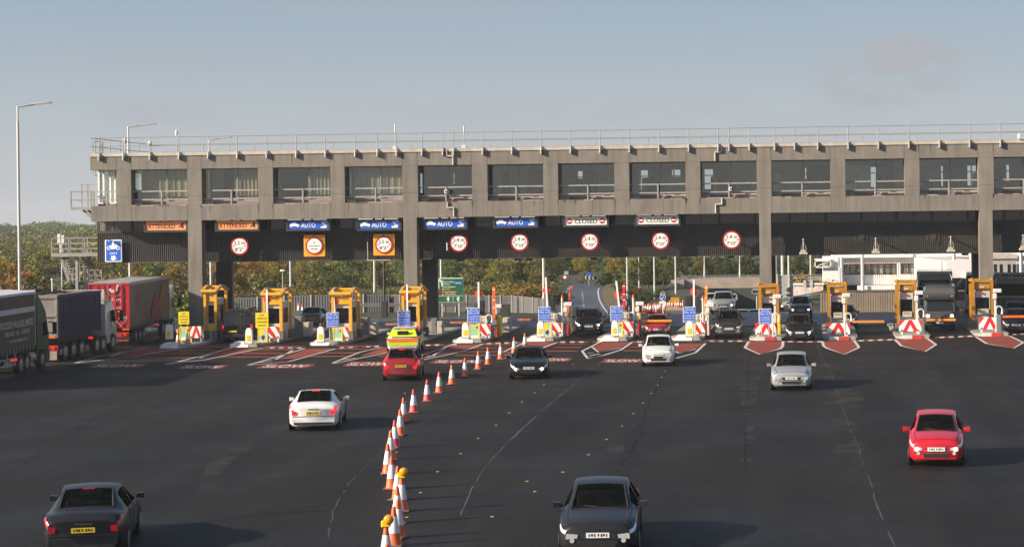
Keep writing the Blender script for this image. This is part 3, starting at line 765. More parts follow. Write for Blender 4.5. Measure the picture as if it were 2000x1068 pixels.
# masts on the roof and little fixtures
def mast(px, y0, y1, Y, kind):
    base = wp(px, y0, YF + Y); top = wp(px, y1, YF + Y); h = top.z - base.z
    b = MB(); b.cyl((0,0,0), (0,0,h), .03, 6); return base, h, b
for px, y0, y1, lab in ((772, 287, 228, 'thin whip aerial on the roof above the fourth bay from the open end'), (906.5, 285, 232, 'slim roof mast with a white tip and small box at its foot')):
    base, h, b = mast(px, y0, y1, 5, 0)
    t = thing('roof_aerial', lab, 'aerial', (base.x, base.y, ZCOP + .06))
    b.build('pole', M_GALV, t)
    b = MB(); b.cyl((0,0,h*.72), (0,0,h*1.0), .055, 6); b.build('tip', M_WHITE, t)
    b = MB(); b.rbox(-.15, .15, -.1, .1, .3, .55, .02); b.build('junction_box', M_WHITE, t)
t = thing('roof_sensor', 'white diamond-shaped antenna on a pole above the roof rail', 'antenna', tuple(wp(345, 292, YF + .2)))
b = MB(); b.cyl((0,0,0), (0,0,1.35), .03, 6); b.build('pole', M_GALV, t)
b = MB(); b.hull([(0,-.06,.85),(-.12,0,1.1),(.12,0,1.1),(0,.06,1.1),(0,0,1.42),(0,-.06,1.1)]); b.build('antenna_body', M_WHITE, t)
t = thing('roof_camera', 'small white box camera fixed to the roof rail near the open end', 'camera', tuple(wp(293, 288, YF - .3)))
b = MB(); b.rbox(-.1, .1, -.12, .1, .1, .42, .03); b.build('housing', M_WHITE, t); b = MB(); b.cyl((0,-.12,.2),(0,-.16,.2),.05,8); b.build('lens', M_BLACK, t)
t = thing('roof_dome_camera', 'grey dome camera on a short pole behind the corner of the roof rail', 'camera', tuple(wp(244, 300, YF + 1)))
b = MB(); b.cyl((0,0,0),(0,0,.75),.035,6); b.build('pole', M_GALV, t); b = MB(); b.ball((0,0,.85),.14,.12,.2); b.build('dome', M_WHITE, t)
t = thing('roof_camera', 'white box hung on the roof rail at the far end beside the cloud side', 'camera', tuple(wp(1991, 272, YF - .1)))
b = MB(); b.rbox(-.1,.1,-.1,.1,0,.35,.03); b.build('housing', M_WHITE, t); b = MB(); b.cyl((0,0,.3),(0,0,.8),.03,6); b.build('pole', M_GALV, t)
t['label'] = 'white box hung on the roof rail above the last lane with the dark lorry'
for px, py, lab in ((1427.5, 369, 'white camera fixed on the balcony railing by the second drain pipe'), (872, 374, 'small white camera on the balcony railing by the first drain pipe')):
    p = wp(px, py, YF + .2); t = thing('balcony_camera', lab, 'camera', tuple(p))
    b = MB(); b.rbox(-.1,.1,-.25,.1,-.14,.12,.03); b.build('housing', M_WHITE, t); b = MB(); b.cyl((0,.05,-.5),(0,.05,-.1),.03,6); b.cyl((0,-.25,0),(0,-.28,0),.06,8); b.build('bracket', M_BLACK, t)
# ---------------------------------------------------------------- signs on the building
EX, EZ = Vector((1,0,0)), Vector((0,0,1))
M_SIGNOR = mat('orange_sign', (1.0, 0.33, 0.12), 0.45, var=0.05)
M_SIGNO2 = mat('amber_backboard', (0.86, 0.36, 0.01), 0.45, var=0.06)
M_RIM = mat('red_disc_rim', (0.42, 0.012, 0.022), 0.45, var=0.06)
CAR = [(-.5,0),(-.5,.16),(-.44,.22),(-.30,.24),(-.17,.40),(.12,.40),(.26,.24),(.45,.20),(.5,.12),(.5,0)]
def rot(pts, k, ox, oy): return [(x*k + ox, y*k + oy) for x, y in pts]
def lane_sign(px0, px1, py0, py1, word, lab, kind):
    Y = YF + .25
    a = wp((px0+px1)/2, (py0+py1)/2, Y); L0 = wp(px0, (py0+py1)/2, Y); R0 = wp(px1, (py0+py1)/2, Y)
    w = (R0.x - L0.x); h = wp(px0, py0, Y).z - wp(px0, py1, Y).z
    t = thing('lane_sign', lab, 'lane sign', tuple(a), 0, 'lit lane signs hung under the beam')
    b = MB(); e = .13
    b.box(-w/2-e, w/2+e, .0, .5, -h/2-e*1.1, -h/2); b.box(-w/2-e, w/2+e, 0, .5, h/2, h/2+e*.9); b.box(-w/2-e, -w/2, 0, .5, -h/2, h/2); b.box(w/2, w/2+e, 0, .5, -h/2, h/2); b.box(-w/2, w/2, .1, .5, -h/2, h/2)
    b.build('case', M_DARK, t)
    f = MB(); f.box(-w/2, w/2, .06, .10, -h/2, h/2)
    if kind == 'att':
        fo = f.build('sign_face', M_SIGNOR, t)
        g = MB(); g.text('ATTENDED', (-w*.11, .054, -h*.04), EX, EZ, h*.54, w=w*.68)
        o = (w*.38, .054, -h*.16)       # attendant leaning out of a booth
        g.disc((w*.41, .054, h*.27), h*.13, (0,-1,0), .003, 12)
        g.prism([(-.5,-.12),(.1,.42),(.5,.3),(.55,-.28),(.15,-.28),(.12,.05),(-.42,-.28)], (w*.37, .054, -h*.10), EX*h*.62, EZ*h*.62, .003)
        g.build('legend', M_INK, fo)
    elif kind == 'auto':
        fo = f.build('sign_face', M_BLUE, t)
        g = MB(); g.text('AUTO', (0, .054, -h*.02), EX, EZ, h*.60, w=w*.36)
        g.prism(rot(CAR, w*.24, -w*.34, -h*.16), (0,.054,0), EX, EZ, .003)
        for q in (-.43, -.26): g.disc((w*q, .052, -h*.17), h*.11, (0,-1,0), .003, 12)
        g.prism([(-.5,-.5),(-.5,-.2),(-.15,-.22),(.1,.0),(.5,.02),(.5,-.12),(.5,-.5)], (w*.38,.054,-h*.06), EX*h*.72, EZ*h*.72, .003)
        for q, r in ((-.16,.30),(.12,.36),(.36,.3)): g.disc((w*.38 + q*h, .052, r*h), h*.10, (0,-1,0), .003, 10)
        g.prism([(-.2,.1),(.0,.26),(.25,.16),(.02,.02)], (w*.38,.052,0), EX*h*.9, EZ*h*.9, .003)
        g.build('legend', M_SIGNW, fo)
    else:
        fo = f.build('sign_face', M_SIGNW, t)
        g = MB(); g.text('CLOSED', (0, .054, -h*.02), EX, EZ, h*.56, w=w*.54); g.build('legend', M_INK, fo)
        for s in (-1, 1):
            d = MB(); d.disc((s*w*.39, .055, 0), h*.36, (0,-1,0), .003, 24, 0); d.box(s*w*.39 - h*.25, s*w*.39 + h*.25, .048, .0515, -h*.085, h*.085, 1)
            d.build('no_entry_symbol', [M_RIM, M_SIGNW], fo)
    l = MB()
    for q0, q1 in ((-.48, -.13), (-.07, .10), (.16, .49)): l.rbox(q0*w, q1*w, -.22, -.05, h/2 + .03, h/2 + .15, .02)
    l.build('lamp_trough', M_COPE, t)
lane_sign(284,363,433,449.5,'', 'orange ATTENDED lane sign on the end bay above the motorcycle panel', 'att')
lane_sign(423,503,432,448,'', 'orange ATTENDED lane sign above the plain red-rimmed 2.5 m disc', 'att')
lane_sign(562,641,431,447,'', 'blue AUTO lane sign above the no articulated vehicles board', 'auto')
lane_sign(700,780,430,446.5,'', 'blue AUTO lane sign above the amber 2.5 m width board', 'auto')
lane_sign(828,909,428,444.5,'', 'blue AUTO lane sign beside the second concrete column, above the open left lanes', 'auto')
lane_sign(966,1047,426,441.5,'', 'blue AUTO lane sign next to the white CLOSED signs', 'auto')
lane_sign(1103,1185,424,439.5,'', 'white CLOSED lane sign next to the blue AUTO signs', 'closed')
lane_sign(1243,1325,422,437.5,'', 'white CLOSED lane sign at the end of the lit row, above the empty strip windows', 'closed')
for o in list(COL.objects):
    if o.get('label', '').startswith('blue AUTO lane sign beside'): o['label'] = 'blue AUTO lane sign just past the second concrete column, above a 2.4 m disc'

def ring(b, c, r0, r1, mi=0, th=.004, seg=32):
    c = Vector(c); vs = []
    for i in range(seg):
        t = 2*PI*i/seg; d = Vector((math.cos(t), 0, math.sin(t))); vs += [c + d*r0, c + d*r1]
    b.add(vs, [(2*i, 2*i+1, 2*((i+1)%seg)+1, 2*((i+1)%seg)) for i in range(seg)], mi)
def disc_sign(px, py, rpx, board, lines, lab):
    Y = YF + .75; a = wp(px, py, Y); R = wp(px + rpx, py, Y).x - a.x
    t = thing('width_limit_sign', lab, 'road sign', tuple(a), 0, 'round limit signs on the black cladding')
    if board:
        b = MB(); k = R * 1.22; b.rbox(-k, k, .02, .06, -k, k, .03); b.build('backboard', M_SIGNO2, t)
        b = MB(); b.box(-.02, .02, -.2, .02, k*.93, k*.97); b.tube([(0,-.25,k*.95),(0,-.25,k*.8),(0,-.2,k*.7)], .035, 6); b.build('spot_lamp', M_DARK, t)
    d = MB(); d.disc((0,0,0), R, (0,-1,0), .03, 32, 0); d.disc((0,-.03,0), R*.82, (0,-1,0), .004, 32, 1)
    fo = d.build('disc_face', [M_RIM, M_SIGNW], t)
    g = MB()
    if lines[0] == 'No':
        for s, z, w in (('No', .38, .26), ('articulated', .02, 1.18), ('vehicles', -.34, .86)): g.text(s, (0,-.037,z*R), EX, EZ, R*.2, w=w*R)
    else:
        g.text(lines[0], (0,-.037,R*.36), EX, EZ, R*.42, w=R*1.22); g.text(lines[1], (0,-.037,-R*.36), EX, EZ, R*.38, w=R*1.05)
        for s in (-1, 1): g.prism([(s*.72,.11),(s*.52,0),(s*.72,-.11)][::-s], (0,-.037,0), EX*R, EZ*R, .002)
    g.build('legend', M_INK, fo)
    b = MB(); b.box(-.05, .05, .06, .86, -.05, .05); b.box(-.04, .04, .06, .1, -R*.8, R*.8); b.build('bracket', M_DARK, t)
disc_sign(468, 480.5, 17.5, False, ('2.5 m', '8\'2"'), 'red-rimmed 2.5 m disc under an orange ATTENDED sign')
disc_sign(614, 480, 17, True, ('No', ''), 'amber board with a red-rimmed disc reading No articulated vehicles')
disc_sign(750, 478, 17, True, ('2.5 m', '8\'2"'), 'amber board with a red-rimmed 2.5 m disc')
disc_sign(896, 474.5, 17.5, False, ('2.4 m', '7\'10"'), '2.4 m disc under a blue AUTO sign, dark lamp bracket at its side')
disc_sign(1015, 473, 17.5, False, ('2.4 m', '7\'10"'), '2.4 m disc under the blue AUTO sign next to CLOSED')
disc_sign(1152, 472, 17.5, False, ('2.4 m', '7\'10"'), '2.4 m disc under the CLOSED sign next to AUTO')
disc_sign(1290, 470, 17.5, False, ('2.4 m', '7\'10"'), '2.4 m disc under the CLOSED sign that ends the row')
disc_sign(1429, 468.5, 18, False, ('2.4 m', '7\'10"'), '2.4 m disc with no lane sign above it')

# motorcycle lane panel
Y = YF + 1.35; a = wp(221.5, 490, Y); w = wp(238, 490, Y).x - wp(205, 490, Y).x; h = wp(221, 468, Y).z - wp(221, 511.5, Y).z
t = thing('motorcycle_sign', 'blue panel with a white motorcycle, the word ONLY and a down arrow', 'road sign', tuple(a))
b = MB(); b.rbox(-w/2, w/2, 0, .05, -h/2, h/2, .04); b.build('border', M_SIGNW, t)
b = MB(); b.rbox(-w/2+.06, w/2-.06, -.006, .03, -h/2+.06, h/2-.06, .02); fo = b.build('sign_face', M_BLUE, t)
g = MB()
for q in (-.27, .27): g.disc((q*w, -.008, h*.13), w*.115, (0,-1,0), .004, 16)
g.prism([(-.30,.15),(-.22,.24),(-.05,.25),(.03,.22),(.16,.28),(.24,.25),(.30,.14),(.16,.10),(.04,.08),(-.12,.07),(-.2,.12)], (0,-.01,0), EX*w, EZ*h, .004)
g.prism([(-.12,.24),(-.05,.37),(.02,.38),(.08,.30),(.16,.27),(.10,.24),(.05,.27),(.02,.2)], (0,-.014,0), EX*w, EZ*h, .004); g.disc((.0, -.014, h*.405), w*.06, (0,-1,0), .004, 12)
g.text('ONLY', (0,-.008,-h*.105), EX, EZ, h*.095, w=w*.48)
g.prism([(-.14,-.22),(.14,-.22),(.11,-.34),(.23,-.34),(0,-.44),(-.23,-.34),(-.11,-.34)], (0,-.008,0), EX*w, EZ*h, .004)
g.build('legend', M_SIGNW, fo)
b = MB()
for q in (-.08, .08): b.disc((q*w*3.4, -.016, h*.13), w*.06, (0,-1,0), .004, 14)
b.build('wheel_hubs', M_BLUE, fo)
b = MB(); b.tube([(-.25*w, 0, h/2), (-.25*w, -.35, h/2+.05), (-.25*w, -.35, h/2-.1)], .035, 6); b.build('spot_lamp', M_DARK, t)

# lamps and cameras on arms standing out from the lower edge of the cladding
for px, py, lab in ((1569.5, 497, 'pale floodlight bracket under the cladding just past the third column'), (1711, 495, 'pale floodlight bracket midway between two cladding vents'), (1857.5, 492, 'pale floodlight bracket just before the last full column'), (1999, 489, 'pale floodlight bracket cut by the picture edge')):
    p = wp(px, py, YF + .35)
    t = thing('floodlight_bracket', lab, 'lamp bracket', tuple(p), 0, 'floodlight brackets under the cladding')
    b = MB(); b.rbox(-.27, .27, -.2, .2, 0, .16, .02); b.rbox(-.16, .16, -.14, .14, .16, .30, .02); b.build('housing', mat('dirty_pale_metal', (0.42,0.38,0.32), 0.6, var=0.25, scale=8), t)
    b = MB(); b.cyl((0,0,.3),(0,0,.95),.045,8); b.tube([(0,0,.85),(.16,0,.5),(.2,0,.2)], .02, 5); b.tube([(0,0,.9),(-.12,0,.55),(-.2,0,.15)], .014, 5); b.ball((0,0,.98),.08); b.build('stem', M_RAIL, t)
    b = MB(); b.box(-.05, .05, .1, 1.28, .9, .97); b.build('arm', M_DARK, t)
t = thing('lane_lamp', 'short pale tube lamp on the cladding just left of a 2.4 m disc', 'lamp', tuple(wp(873.5, 482, YF + .9)))
t['label'] = 'short pale tube lamp beside the 2.4 m disc nearest the second column'
b = MB(); b.cyl((0,0,-.25),(0,0,.28),.07,8); b.build('tube', M_WHITE, t); b = MB(); b.box(-.03,.03,0,.72,.2,.27); b.build('bracket', M_DARK, t)
t = thing('height_gauge', 'thin pale bracket and bar under the cladding by the amber 2.5 m board', 'bracket', tuple(wp(718.5, 508, YF + 1.3)))
b = MB(); b.cyl((0,0,0),(0,0,1.25),.035,6); b.build('stem', M_RAIL, t); b = MB(); b.box(-.08,1.5,-.03,.03,-.04,.03); b.build('bar', M_RAIL, t)
# dark boxes under the soffit
for px, lab in ((900, 'by the first 2.4 m disc'), (1012, 'below the second AUTO disc'), (1034, 'between an AUTO and a CLOSED lane'), (1112, 'before the first CLOSED lane'), (1160,'below the first CLOSED disc'), (1296, 'below the second CLOSED disc'), (1428, 'below the disc without a lane sign'), (1925-40, 'beside the last column')):
    p = wp(px, 503, YF + 3)
    t = thing('lane_camera', 'small dark camera box under the soffit ' + lab, 'camera', (p.x, p.y, ZCL + .05), 0, 'dark camera boxes under the soffit')
    b = MB(); b.rbox(-.22, .22, -.25, .25, -.28, -.1, .03); b.build('housing', M_BLACK, t)
    b = MB(); b.box(-.1, .1, -.1, .1, -.1, 0); b.cyl((0,-.25,-.19),(0,-.27,-.19),.06,8); b.build('mount', M_DARK, t)
# ---------------------------------------------------------------- islands, booths and lane equipment
KH = 0.15
def island(pxn, pyn, length=19.0, wid=2.15, white=True, plinth=True):
    """kerbed island whose nose stands at pixel (pxn, pyn); returns the nose point"""
    n = gp(pxn, pyn); x, y = n.x, n.y; hw = wid / 2
    out = [(-hw*.55, 0.0), (hw*.55, 0.0), (hw*.92, .35), (hw, .9), (hw, length-.6), (hw*.5, length), (-hw*.5, length), (-hw, length-.6), (-hw, .9), (-hw*.92, .35)]
    b = MB(); b.prism(out, (0,0,0), EX, Vector((0,1,0)), KH)
    inn = [(p[0]*.86, .16 + p[1]*(length-.32)/length) for p in out]
    b.prism(inn, (0,0,KH+.002), EX, Vector((0,1,0)), .02)
    o = structure(b.build('traffic_island', M_CONC, None, (x, y, 0.0)))
    b = MB()
    k = .02
    if plinth:      # painted nose block with the shadow at its right end put into a grey block
        b.hull([(-hw*.72,-.25,0),(hw*.35,-.25,0),(hw*.35,.9,0),(-hw*.72,.9,0),(-hw*.62,-.12,.19),(hw*.35,-.12,.19),(hw*.35,.9,.19),(-hw*.62,.9,.19)], 0)
        b.hull([(-hw*.6,-.1,.19),(hw*.1,-.1,.19),(hw*.1,.7,.19),(-hw*.6,.7,.19),(-hw*.5,-.02,.33),(hw*.06,-.02,.33),(hw*.06,.7,.33),(-hw*.5,.7,.33)], 0)
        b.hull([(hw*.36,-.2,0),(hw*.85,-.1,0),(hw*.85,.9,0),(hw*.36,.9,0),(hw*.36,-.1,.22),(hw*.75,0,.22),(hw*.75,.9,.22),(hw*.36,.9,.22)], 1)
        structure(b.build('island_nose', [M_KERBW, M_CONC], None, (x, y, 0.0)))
    else:
        b.box(-hw*.62, -hw*.1, -.03, .3, 0, KH+.06, 0); b.box(-hw*.1, hw*.5, -.03, .3, 0, KH+.06, 1); b.box(hw*.5, hw*.86, .02, .4, 0, KH+.05, 2)
        structure(b.build('island_nose', [M_KERBW, M_KERBR, M_CONC], None, (x, y, 0.0)))
    return n

NOSES = [('A',338,679.5), ('A',475,677.5), ('A',633,674), ('A',783,671.5), ('B',913,669), ('B',1054,666), ('B',1197,665.5), ('B',1340,664.5), ('C',1497,665), ('C',1641.5,664.5), ('C',1785,661.5), ('C',1940,656.5)]
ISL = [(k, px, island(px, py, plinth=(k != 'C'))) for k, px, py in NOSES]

WORDS = ['beside the red lorry', 'behind the black van', 'between the two lone booths', 'next to the second concrete column', 'on the cone-side island', 'where the cone line ends',
         'beside the lowered barrier and red hatchback', 'beside the brown car', 'in front of the third column', 'beside the passing grey estate', 'beside the camper van', 'in front of the last column']
WORDS = ['on the island beside the red lorry', 'on the island beside the black van', 'on the island past the black van lane', 'on the island of the second concrete column', 'on the island behind the cone bend', 'on the island where the cone line ends',
         'on the island left of the red hatchback', 'on the island of the brown car', 'on the island of the third concrete column', 'on the island right of the black estate car', 'on the island left of the camper van', 'on the island of the last column']

def Z0(): return KH + .022
def at(i, dx, dy, z=None): n = ISL[i][2]; return (n.x + dx, n.y + dy, Z0() if z is None else z)
def xat(i, px, dy): n = ISL[i][2]; return (wp(px, 640, n.y + dy).x, n.y + dy, Z0())

def bollard(px, py, lab, i=None):
    n = gp(px, py, .19)
    t = thing('keep_left_bollard', lab, 'bollard', (n.x, n.y, .2 if i is None or ISL[i][0] == 'C' else .33), 0, 'white bollards with yellow panels')
    b = MB(); b.hull([(s*.21*k, q, z) for s in (-1,1) for q in (-.13,.13) for k, z in ((1,0),(.98,.5),(.9,.8),(.66,.92),(.35,.965))]); b.build('shell', M_SIGNW, t, smooth=35)
    b = MB(); b.prism([(-.12,.22),(-.08,.17),(.08,.17),(.12,.22),(.12,.52),(-.12,.52)], (0,-.135,0), EX, EZ, .006); b.build('panel', M_YELS, t)
    b = MB(); b.box(-.23,.23,-.15,.15,-.02,.06); b.build('base', M_CONC, t)
    return t
def sign_board(name, lab, cat, pos, w, h, zc, m, lines, ink, group, legs=2, thick=.04, border=None):
    """upright board; lines: (text, dz as share of h, height share, width share)"""
    t = thing(name, lab, cat, pos, 0, group)
    b = MB(); b.rbox(-w/2, w/2, 0, thick, zc-h/2, zc+h/2, .012); bo = b.build('board', border or m, t)
    e = .025 if border else .0
    b = MB(); b.box(-w/2+e, w/2-e, -.004, 0.0, zc-h/2+e, zc+h/2-e); f = b.build('sign_face', m, t)
    g = MB()
    for s, dz, hh, ww in lines: g.text(s, (0, -.008, zc + dz*h), EX, EZ, h*hh, w=w*ww)
    if lines: g.build('legend', ink, f)
    for q in ((-.3, .3) if legs == 2 else (0,)):
        b = MB(); b.cyl((q*w, thick+.03, 0), (q*w, thick+.03, zc+h*.4), .03, 6); b.build('post', M_GALV, t)
    return t, f
def toll_sign(px, py0, py1, i, dy):
    n = ISL[i][2]; Y = n.y + dy; c = wp(px, (py0+py1)/2, Y); h = wp(px, py0, Y).z - wp(px, py1, Y).z; w = h * .80
    t, f = sign_board('toll_sign', 'blue toll price board ' + WORDS[i], 'toll sign', (c.x, Y, Z0()), w, h, c.z - Z0(), M_BLUE,
        [('Class 1 only', .40, .085, .62), ('TOLL  \u00a31.70', .155, .135, .86), ('NO CHANGE GIVEN', -.06, .075, .84), ('ACCEPTABLE COINS', -.215, .075, .82), ('5p 10p 20p 50p \u00a31', -.375, .085, .80)], M_SIGNW, 'blue toll price boards', border=M_SIGNW)
    b = MB(); b.box(-w/2+.02, w/2-.02, -.006, -.004, c.z - Z0() + h*.285, c.z - Z0() + h*.305); b.build('divider', M_SIGNW, f)
def change_sign(px, py0, py1, i, dy):
    n = ISL[i][2]; Y = n.y + dy; c = wp(px, (py0+py1)/2, Y); h = wp(px, py0, Y).z - wp(px, py1, Y).z; w = h * .86
    sign_board('change_given_sign', 'yellow ANY VEHICLE CHANGE GIVEN board ' + WORDS[i], 'sign', (c.x, Y, Z0()), w, h, c.z - Z0(), M_YELS,
        [('ANY', .34, .13, .40), ('VEHICLE', .12, .13, .78), ('CHANGE', -.11, .13, .78), ('GIVEN', -.34, .13, .60)], M_INK, 'yellow change given boards')
M_POSTG = mat('mint_poster', (0.36, 0.60, 0.40), 0.5, var=0.05); M_POSTB = mat('pale_blue_poster', (0.40, 0.52, 0.58), 0.5, var=0.3, scale=6)
def poster(px, py0, py1, i, dy, green):
    n = ISL[i][2]; Y = n.y + dy; c = wp(px, (py0+py1)/2, Y); h = wp(px, py0, Y).z - wp(px, py1, Y).z; w = h * .70; z = c.z - Z0()
    t = thing('notice_board', ('green notice in a yellow A-frame ' if green else 'blue and yellow notice in a yellow A-frame ') + WORDS[i], 'notice board', (c.x, Y, Z0()), 0, 'small notices in yellow frames')
    b = MB()
    for a in ((-w/2,-w/2+.06,z-h/2,z+h/2),(w/2-.06,w/2,z-h/2,z+h/2),(-w/2+.06,w/2-.06,z-h/2,z-h/2+.06),(-w/2+.06,w/2-.06,z+h/2-.06,z+h/2)): b.box(a[0],a[1],-.02,.03,a[2],a[3])
    for q in (-1,1): b.hull([(q*(w/2-.05),.03,z+h/2),(q*w/2,.03,z+h/2),(q*(w/2-.05),.3,0),(q*w/2,.3,0),(q*(w/2-.05),.34,0),(q*w/2,.34,0),(q*w/2,.06,z+h/2)])
    b.build('frame', M_YELS, t)
    b = MB(); b.box(-w/2+.06, w/2-.06, -.005, .02, z-h/2+.06, z+h/2-.06); f = b.build('poster', M_POSTG if green else M_POSTB, t)
    if green:
        b = MB()
        for k in range(6): b.box(-w*.34, w*(.1 if k < 2 else .32), -.007, -.005, z + h*(.28 - k*.085), z + h*(.30 - k*.085))
        b.build('poster_text', mat('green_text', (0.10,0.36,0.16), 0.6, var=0), f)
        b = MB(); b.disc((w*.25,-.006,z+h*.28), w*.13, (0,-1,0), .003, 14); b.build('red_symbol', M_RED, f)
        b = MB(); b.box(-w*.35, w*.35, -.007, -.005, z-h*.4, z-h*.27); b.build('poster_foot', M_SIGNW, f)
    else:
        b = MB(); b.box(-w*.38, w*.12, -.007, -.005, z - h*.02, z + h*.40); b.build('yellow_patch', M_YELS, f)
        b = MB(); b.prism([(-.2,-.1),(.1,-.3),(.25,0),(.05,.12)], (0,-.006,z-h*.1), EX*w, EZ*h, .002); b.build('poster_figure', M_DARK, f)
def chevron(px0, px1, py0, py1, i, dy, full):
    n = ISL[i][2]; Y = n.y + dy; a = wp(px0, py1, Y); c = wp(px1, py0, Y); w = c.x - a.x; h = c.z - a.z; z0 = a.z - Z0()
    t = thing('chevron_board', ('red and white chevron board ' if full else 'red and white striped impact board ') + WORDS[i], 'chevron board', ((a.x + c.x)/2, Y, Z0()), 0, 'red and white boards on the island fronts')
    b = MB(); b.box(-w/2, w/2, 0, .06, z0, z0+h); b.build('board', M_SIGNW, t)
    g = MB()
    if full:
        for P in ([(-.5,1),(-.24,1),(-.5,.42)], [(-.30,0),(-.10,0),(.0,.55),(.10,0),(.34,0),(.08,1),(-.06,1)], [(.5,1),(.5,.30),(.36,1)]):
            if len(P) == 7: P = [(-.34,0),(-.06,1),(.07,1),(.36,0),(.16,0),(.005,.60),(-.15,0)]
            g.add([(x*w, -.005, z0 + y*h) for x, y in P], [tuple(range(len(P)))] if len(P) == 3 else [(0,1,5,6),(1,2,5),(2,3,4,5)])
    else:
        for P in ([(-.5,1),(-.5,.55),(-.02,0),(.28,0),(-.36,1)], [(.12,1),(.42,1),(.5,.8),(.5,.25)]):
            g.add([(x*w, -.005, z0 + y*h) for x, y in P], [tuple(range(len(P)))])
    g.build('stripes', M_RED, t)
    for q in (-.38, .36):
        b = MB(); b.box(q*w-.06, q*w+.06, .0, .08, 0, z0 + .1); b.build('leg', M_WHITE, t)
def gooseneck(px, py0, py1, i, dy):
    p = gp(px, py1, KH); Y = p.y; n = ISL[i][2]; top = wp(px, py0, Y).z - Z0()
    t = thing('gooseneck_pipe', 'white gooseneck lamp pipe ' + WORDS[i], 'lamp pipe', (p.x, Y, Z0()), 0, 'white gooseneck pipes')
    b = MB(); r = .19; pts = [(0,0,0),(0,0,top-r)] + [(r - r*math.cos(k*PI/8), 0, top - r + r*math.sin(k*PI/8)) for k in range(1, 9)] + [(2*r,0,top-r-.12)]
    b.tube(pts, .045, 8); b.build('pipe', M_WHITE, t, smooth=60)
    b = MB(); b.cyl((2*r,0,top-r-.3),(2*r,0,top-r-.1),.085,10,.05); b.build('lamp_head', M_WHITE, t)
    b = MB(); b.box(-.07,.07,-.07,.07,.95,1.15); b.build('switch_box', M_WHITE, t)
def white_arm(px, ytop, ybase, ydisc, i, dy, tilt=0.0, lab=''):
    n = ISL[i][2]; Y = n.y + dy; p = wp(px, ybase, Y); zt = wp(px, ytop, Y).z - Z0(); zd = wp(px, ydisc, Y).z - Z0()
    t = thing('raised_barrier', 'white raised barrier arm with a red disc ' + WORDS[i], 'barrier', (p.x, Y, Z0()), 0, 'raised white arms with red discs')
    b = MB(); b.box(-.2,.2,.1,.5,0,1.05); b.build('cabinet', M_GREY, t)
    b = MB(); b.hull([(x + (z - .9)*tilt, y, z) for x in (-.055,.055) for y in (0,.06) for z in (.7, zt)]); b.build('arm', M_SIGNW, t)
    d = MB(); c = ((zd-.9)*tilt, .065, zd); d.disc((c[0], .07, zd), .25, (0,1,0), .015, 20); d.build('disc', mat('scarlet_disc', (0.72,0.06,0.03), 0.5), t)
def cabinet(px0, px1, py0, py1, i, dy, what, m, edge=None, depth=.6):
    n = ISL[i][2]; Y = n.y + dy; a = wp(px0, py1, Y); c = wp(px1, py0, Y); w = c.x - a.x; z1 = c.z - Z0()
    t = thing('machine_cabinet', what + ' ' + WORDS[i], 'cabinet', ((a.x + c.x)/2, Y, Z0()), 0)
    b = MB(); b.rbox(-w/2, w/2, 0, depth, 0, z1, .025); b.build('cabinet_body', m, t)
    b = MB(); b.box(-w*.4, w*.4, -.012, 0, z1*.12, z1*.92); do = b.build('door', m, t)
    b = MB(); b.box(w*.22, w*.30, -.03, -.012, z1*.55, z1*.68); b.build('handle', M_BLACK, do)
    if edge:
        b = MB(); b.box(w/2+.003, w/2 + .09, -.01, .3, 0, z1); b.build('red_edge', edge, t)
    return t
def coin_head(px, py0, py1, i, dy):
    n = ISL[i][2]; Y = n.y + dy; c = wp(px, py1, Y); h = wp(px, py0, Y).z - c.z
    t = thing('coin_machine', 'pale coin machine with round coin chutes ' + WORDS[i], 'coin machine', (c.x, Y, Z0()), 0, 'coin machines'); z = c.z - Z0()
    b = MB(); b.rbox(-.33,.33,0,.5,z,z+h,.03); b.rbox(-.22,.22,.05,.45,0,z,.02); b.build('body', M_BEIGE, t)
    for q in (-.12,.12):
        for k in (.3, .7):
            b = MB(); b.disc((q, 0, z+h*k), .085, (0,-1,0), .03, 12, 0); b.disc((q,-.03,z+h*k), .05, (0,-1,0), .01, 10, 1); b.build('coin_chute', [M_SIGNW, M_BRASS], t)
def signal_back(px, py0, py1, i, dy, w=.36):
    n = ISL[i][2]; Y = n.y + dy; c = wp(px, py1, Y); z0 = c.z - Z0(); z1 = wp(px, py0, Y).z - Z0()
    t = thing('lane_signal', 'black lane traffic light seen from behind ' + WORDS[i], 'traffic light', (c.x, Y, Z0()), 0, 'black lane traffic lights')
    b = MB(); b.rbox(-w/2,w/2,0,.2,z0,z1,.03); b.build('housing', M_BLACK, t)
    b = MB(); b.cyl((w*.25,.1,0),(w*.25,.1,z1+.35),.045,8); b.build('pole', M_DARK, t)
    b = MB(); b.box(-w/2-.06,w/2+.06,.02,.06,z0-.05,z1+.05); b.build('backing_board', M_BLACK, t)
def beacon_post(px, ytop, ybase, i, dy):
    p = gp(px, ybase, KH); Y = p.y; zt = wp(px, ytop, Y).z - Z0()
    t = thing('beacon_post', 'cream post with a red beacon ' + WORDS[i], 'post', (p.x, Y, Z0()), 0, 'cream posts with red beacons')
    b = MB(); b.cyl((0,0,0),(0,0,zt-.2),.075,8); b.build('pole', mat('cream_post', (0.62,0.56,0.44), 0.5), t)
    b = MB(); b.cyl((0,0,zt-.2),(0,0,zt),.07,8,.05); b.build('beacon', mat('red_beacon', (0.65,0.10,0.02), 0.4), t)
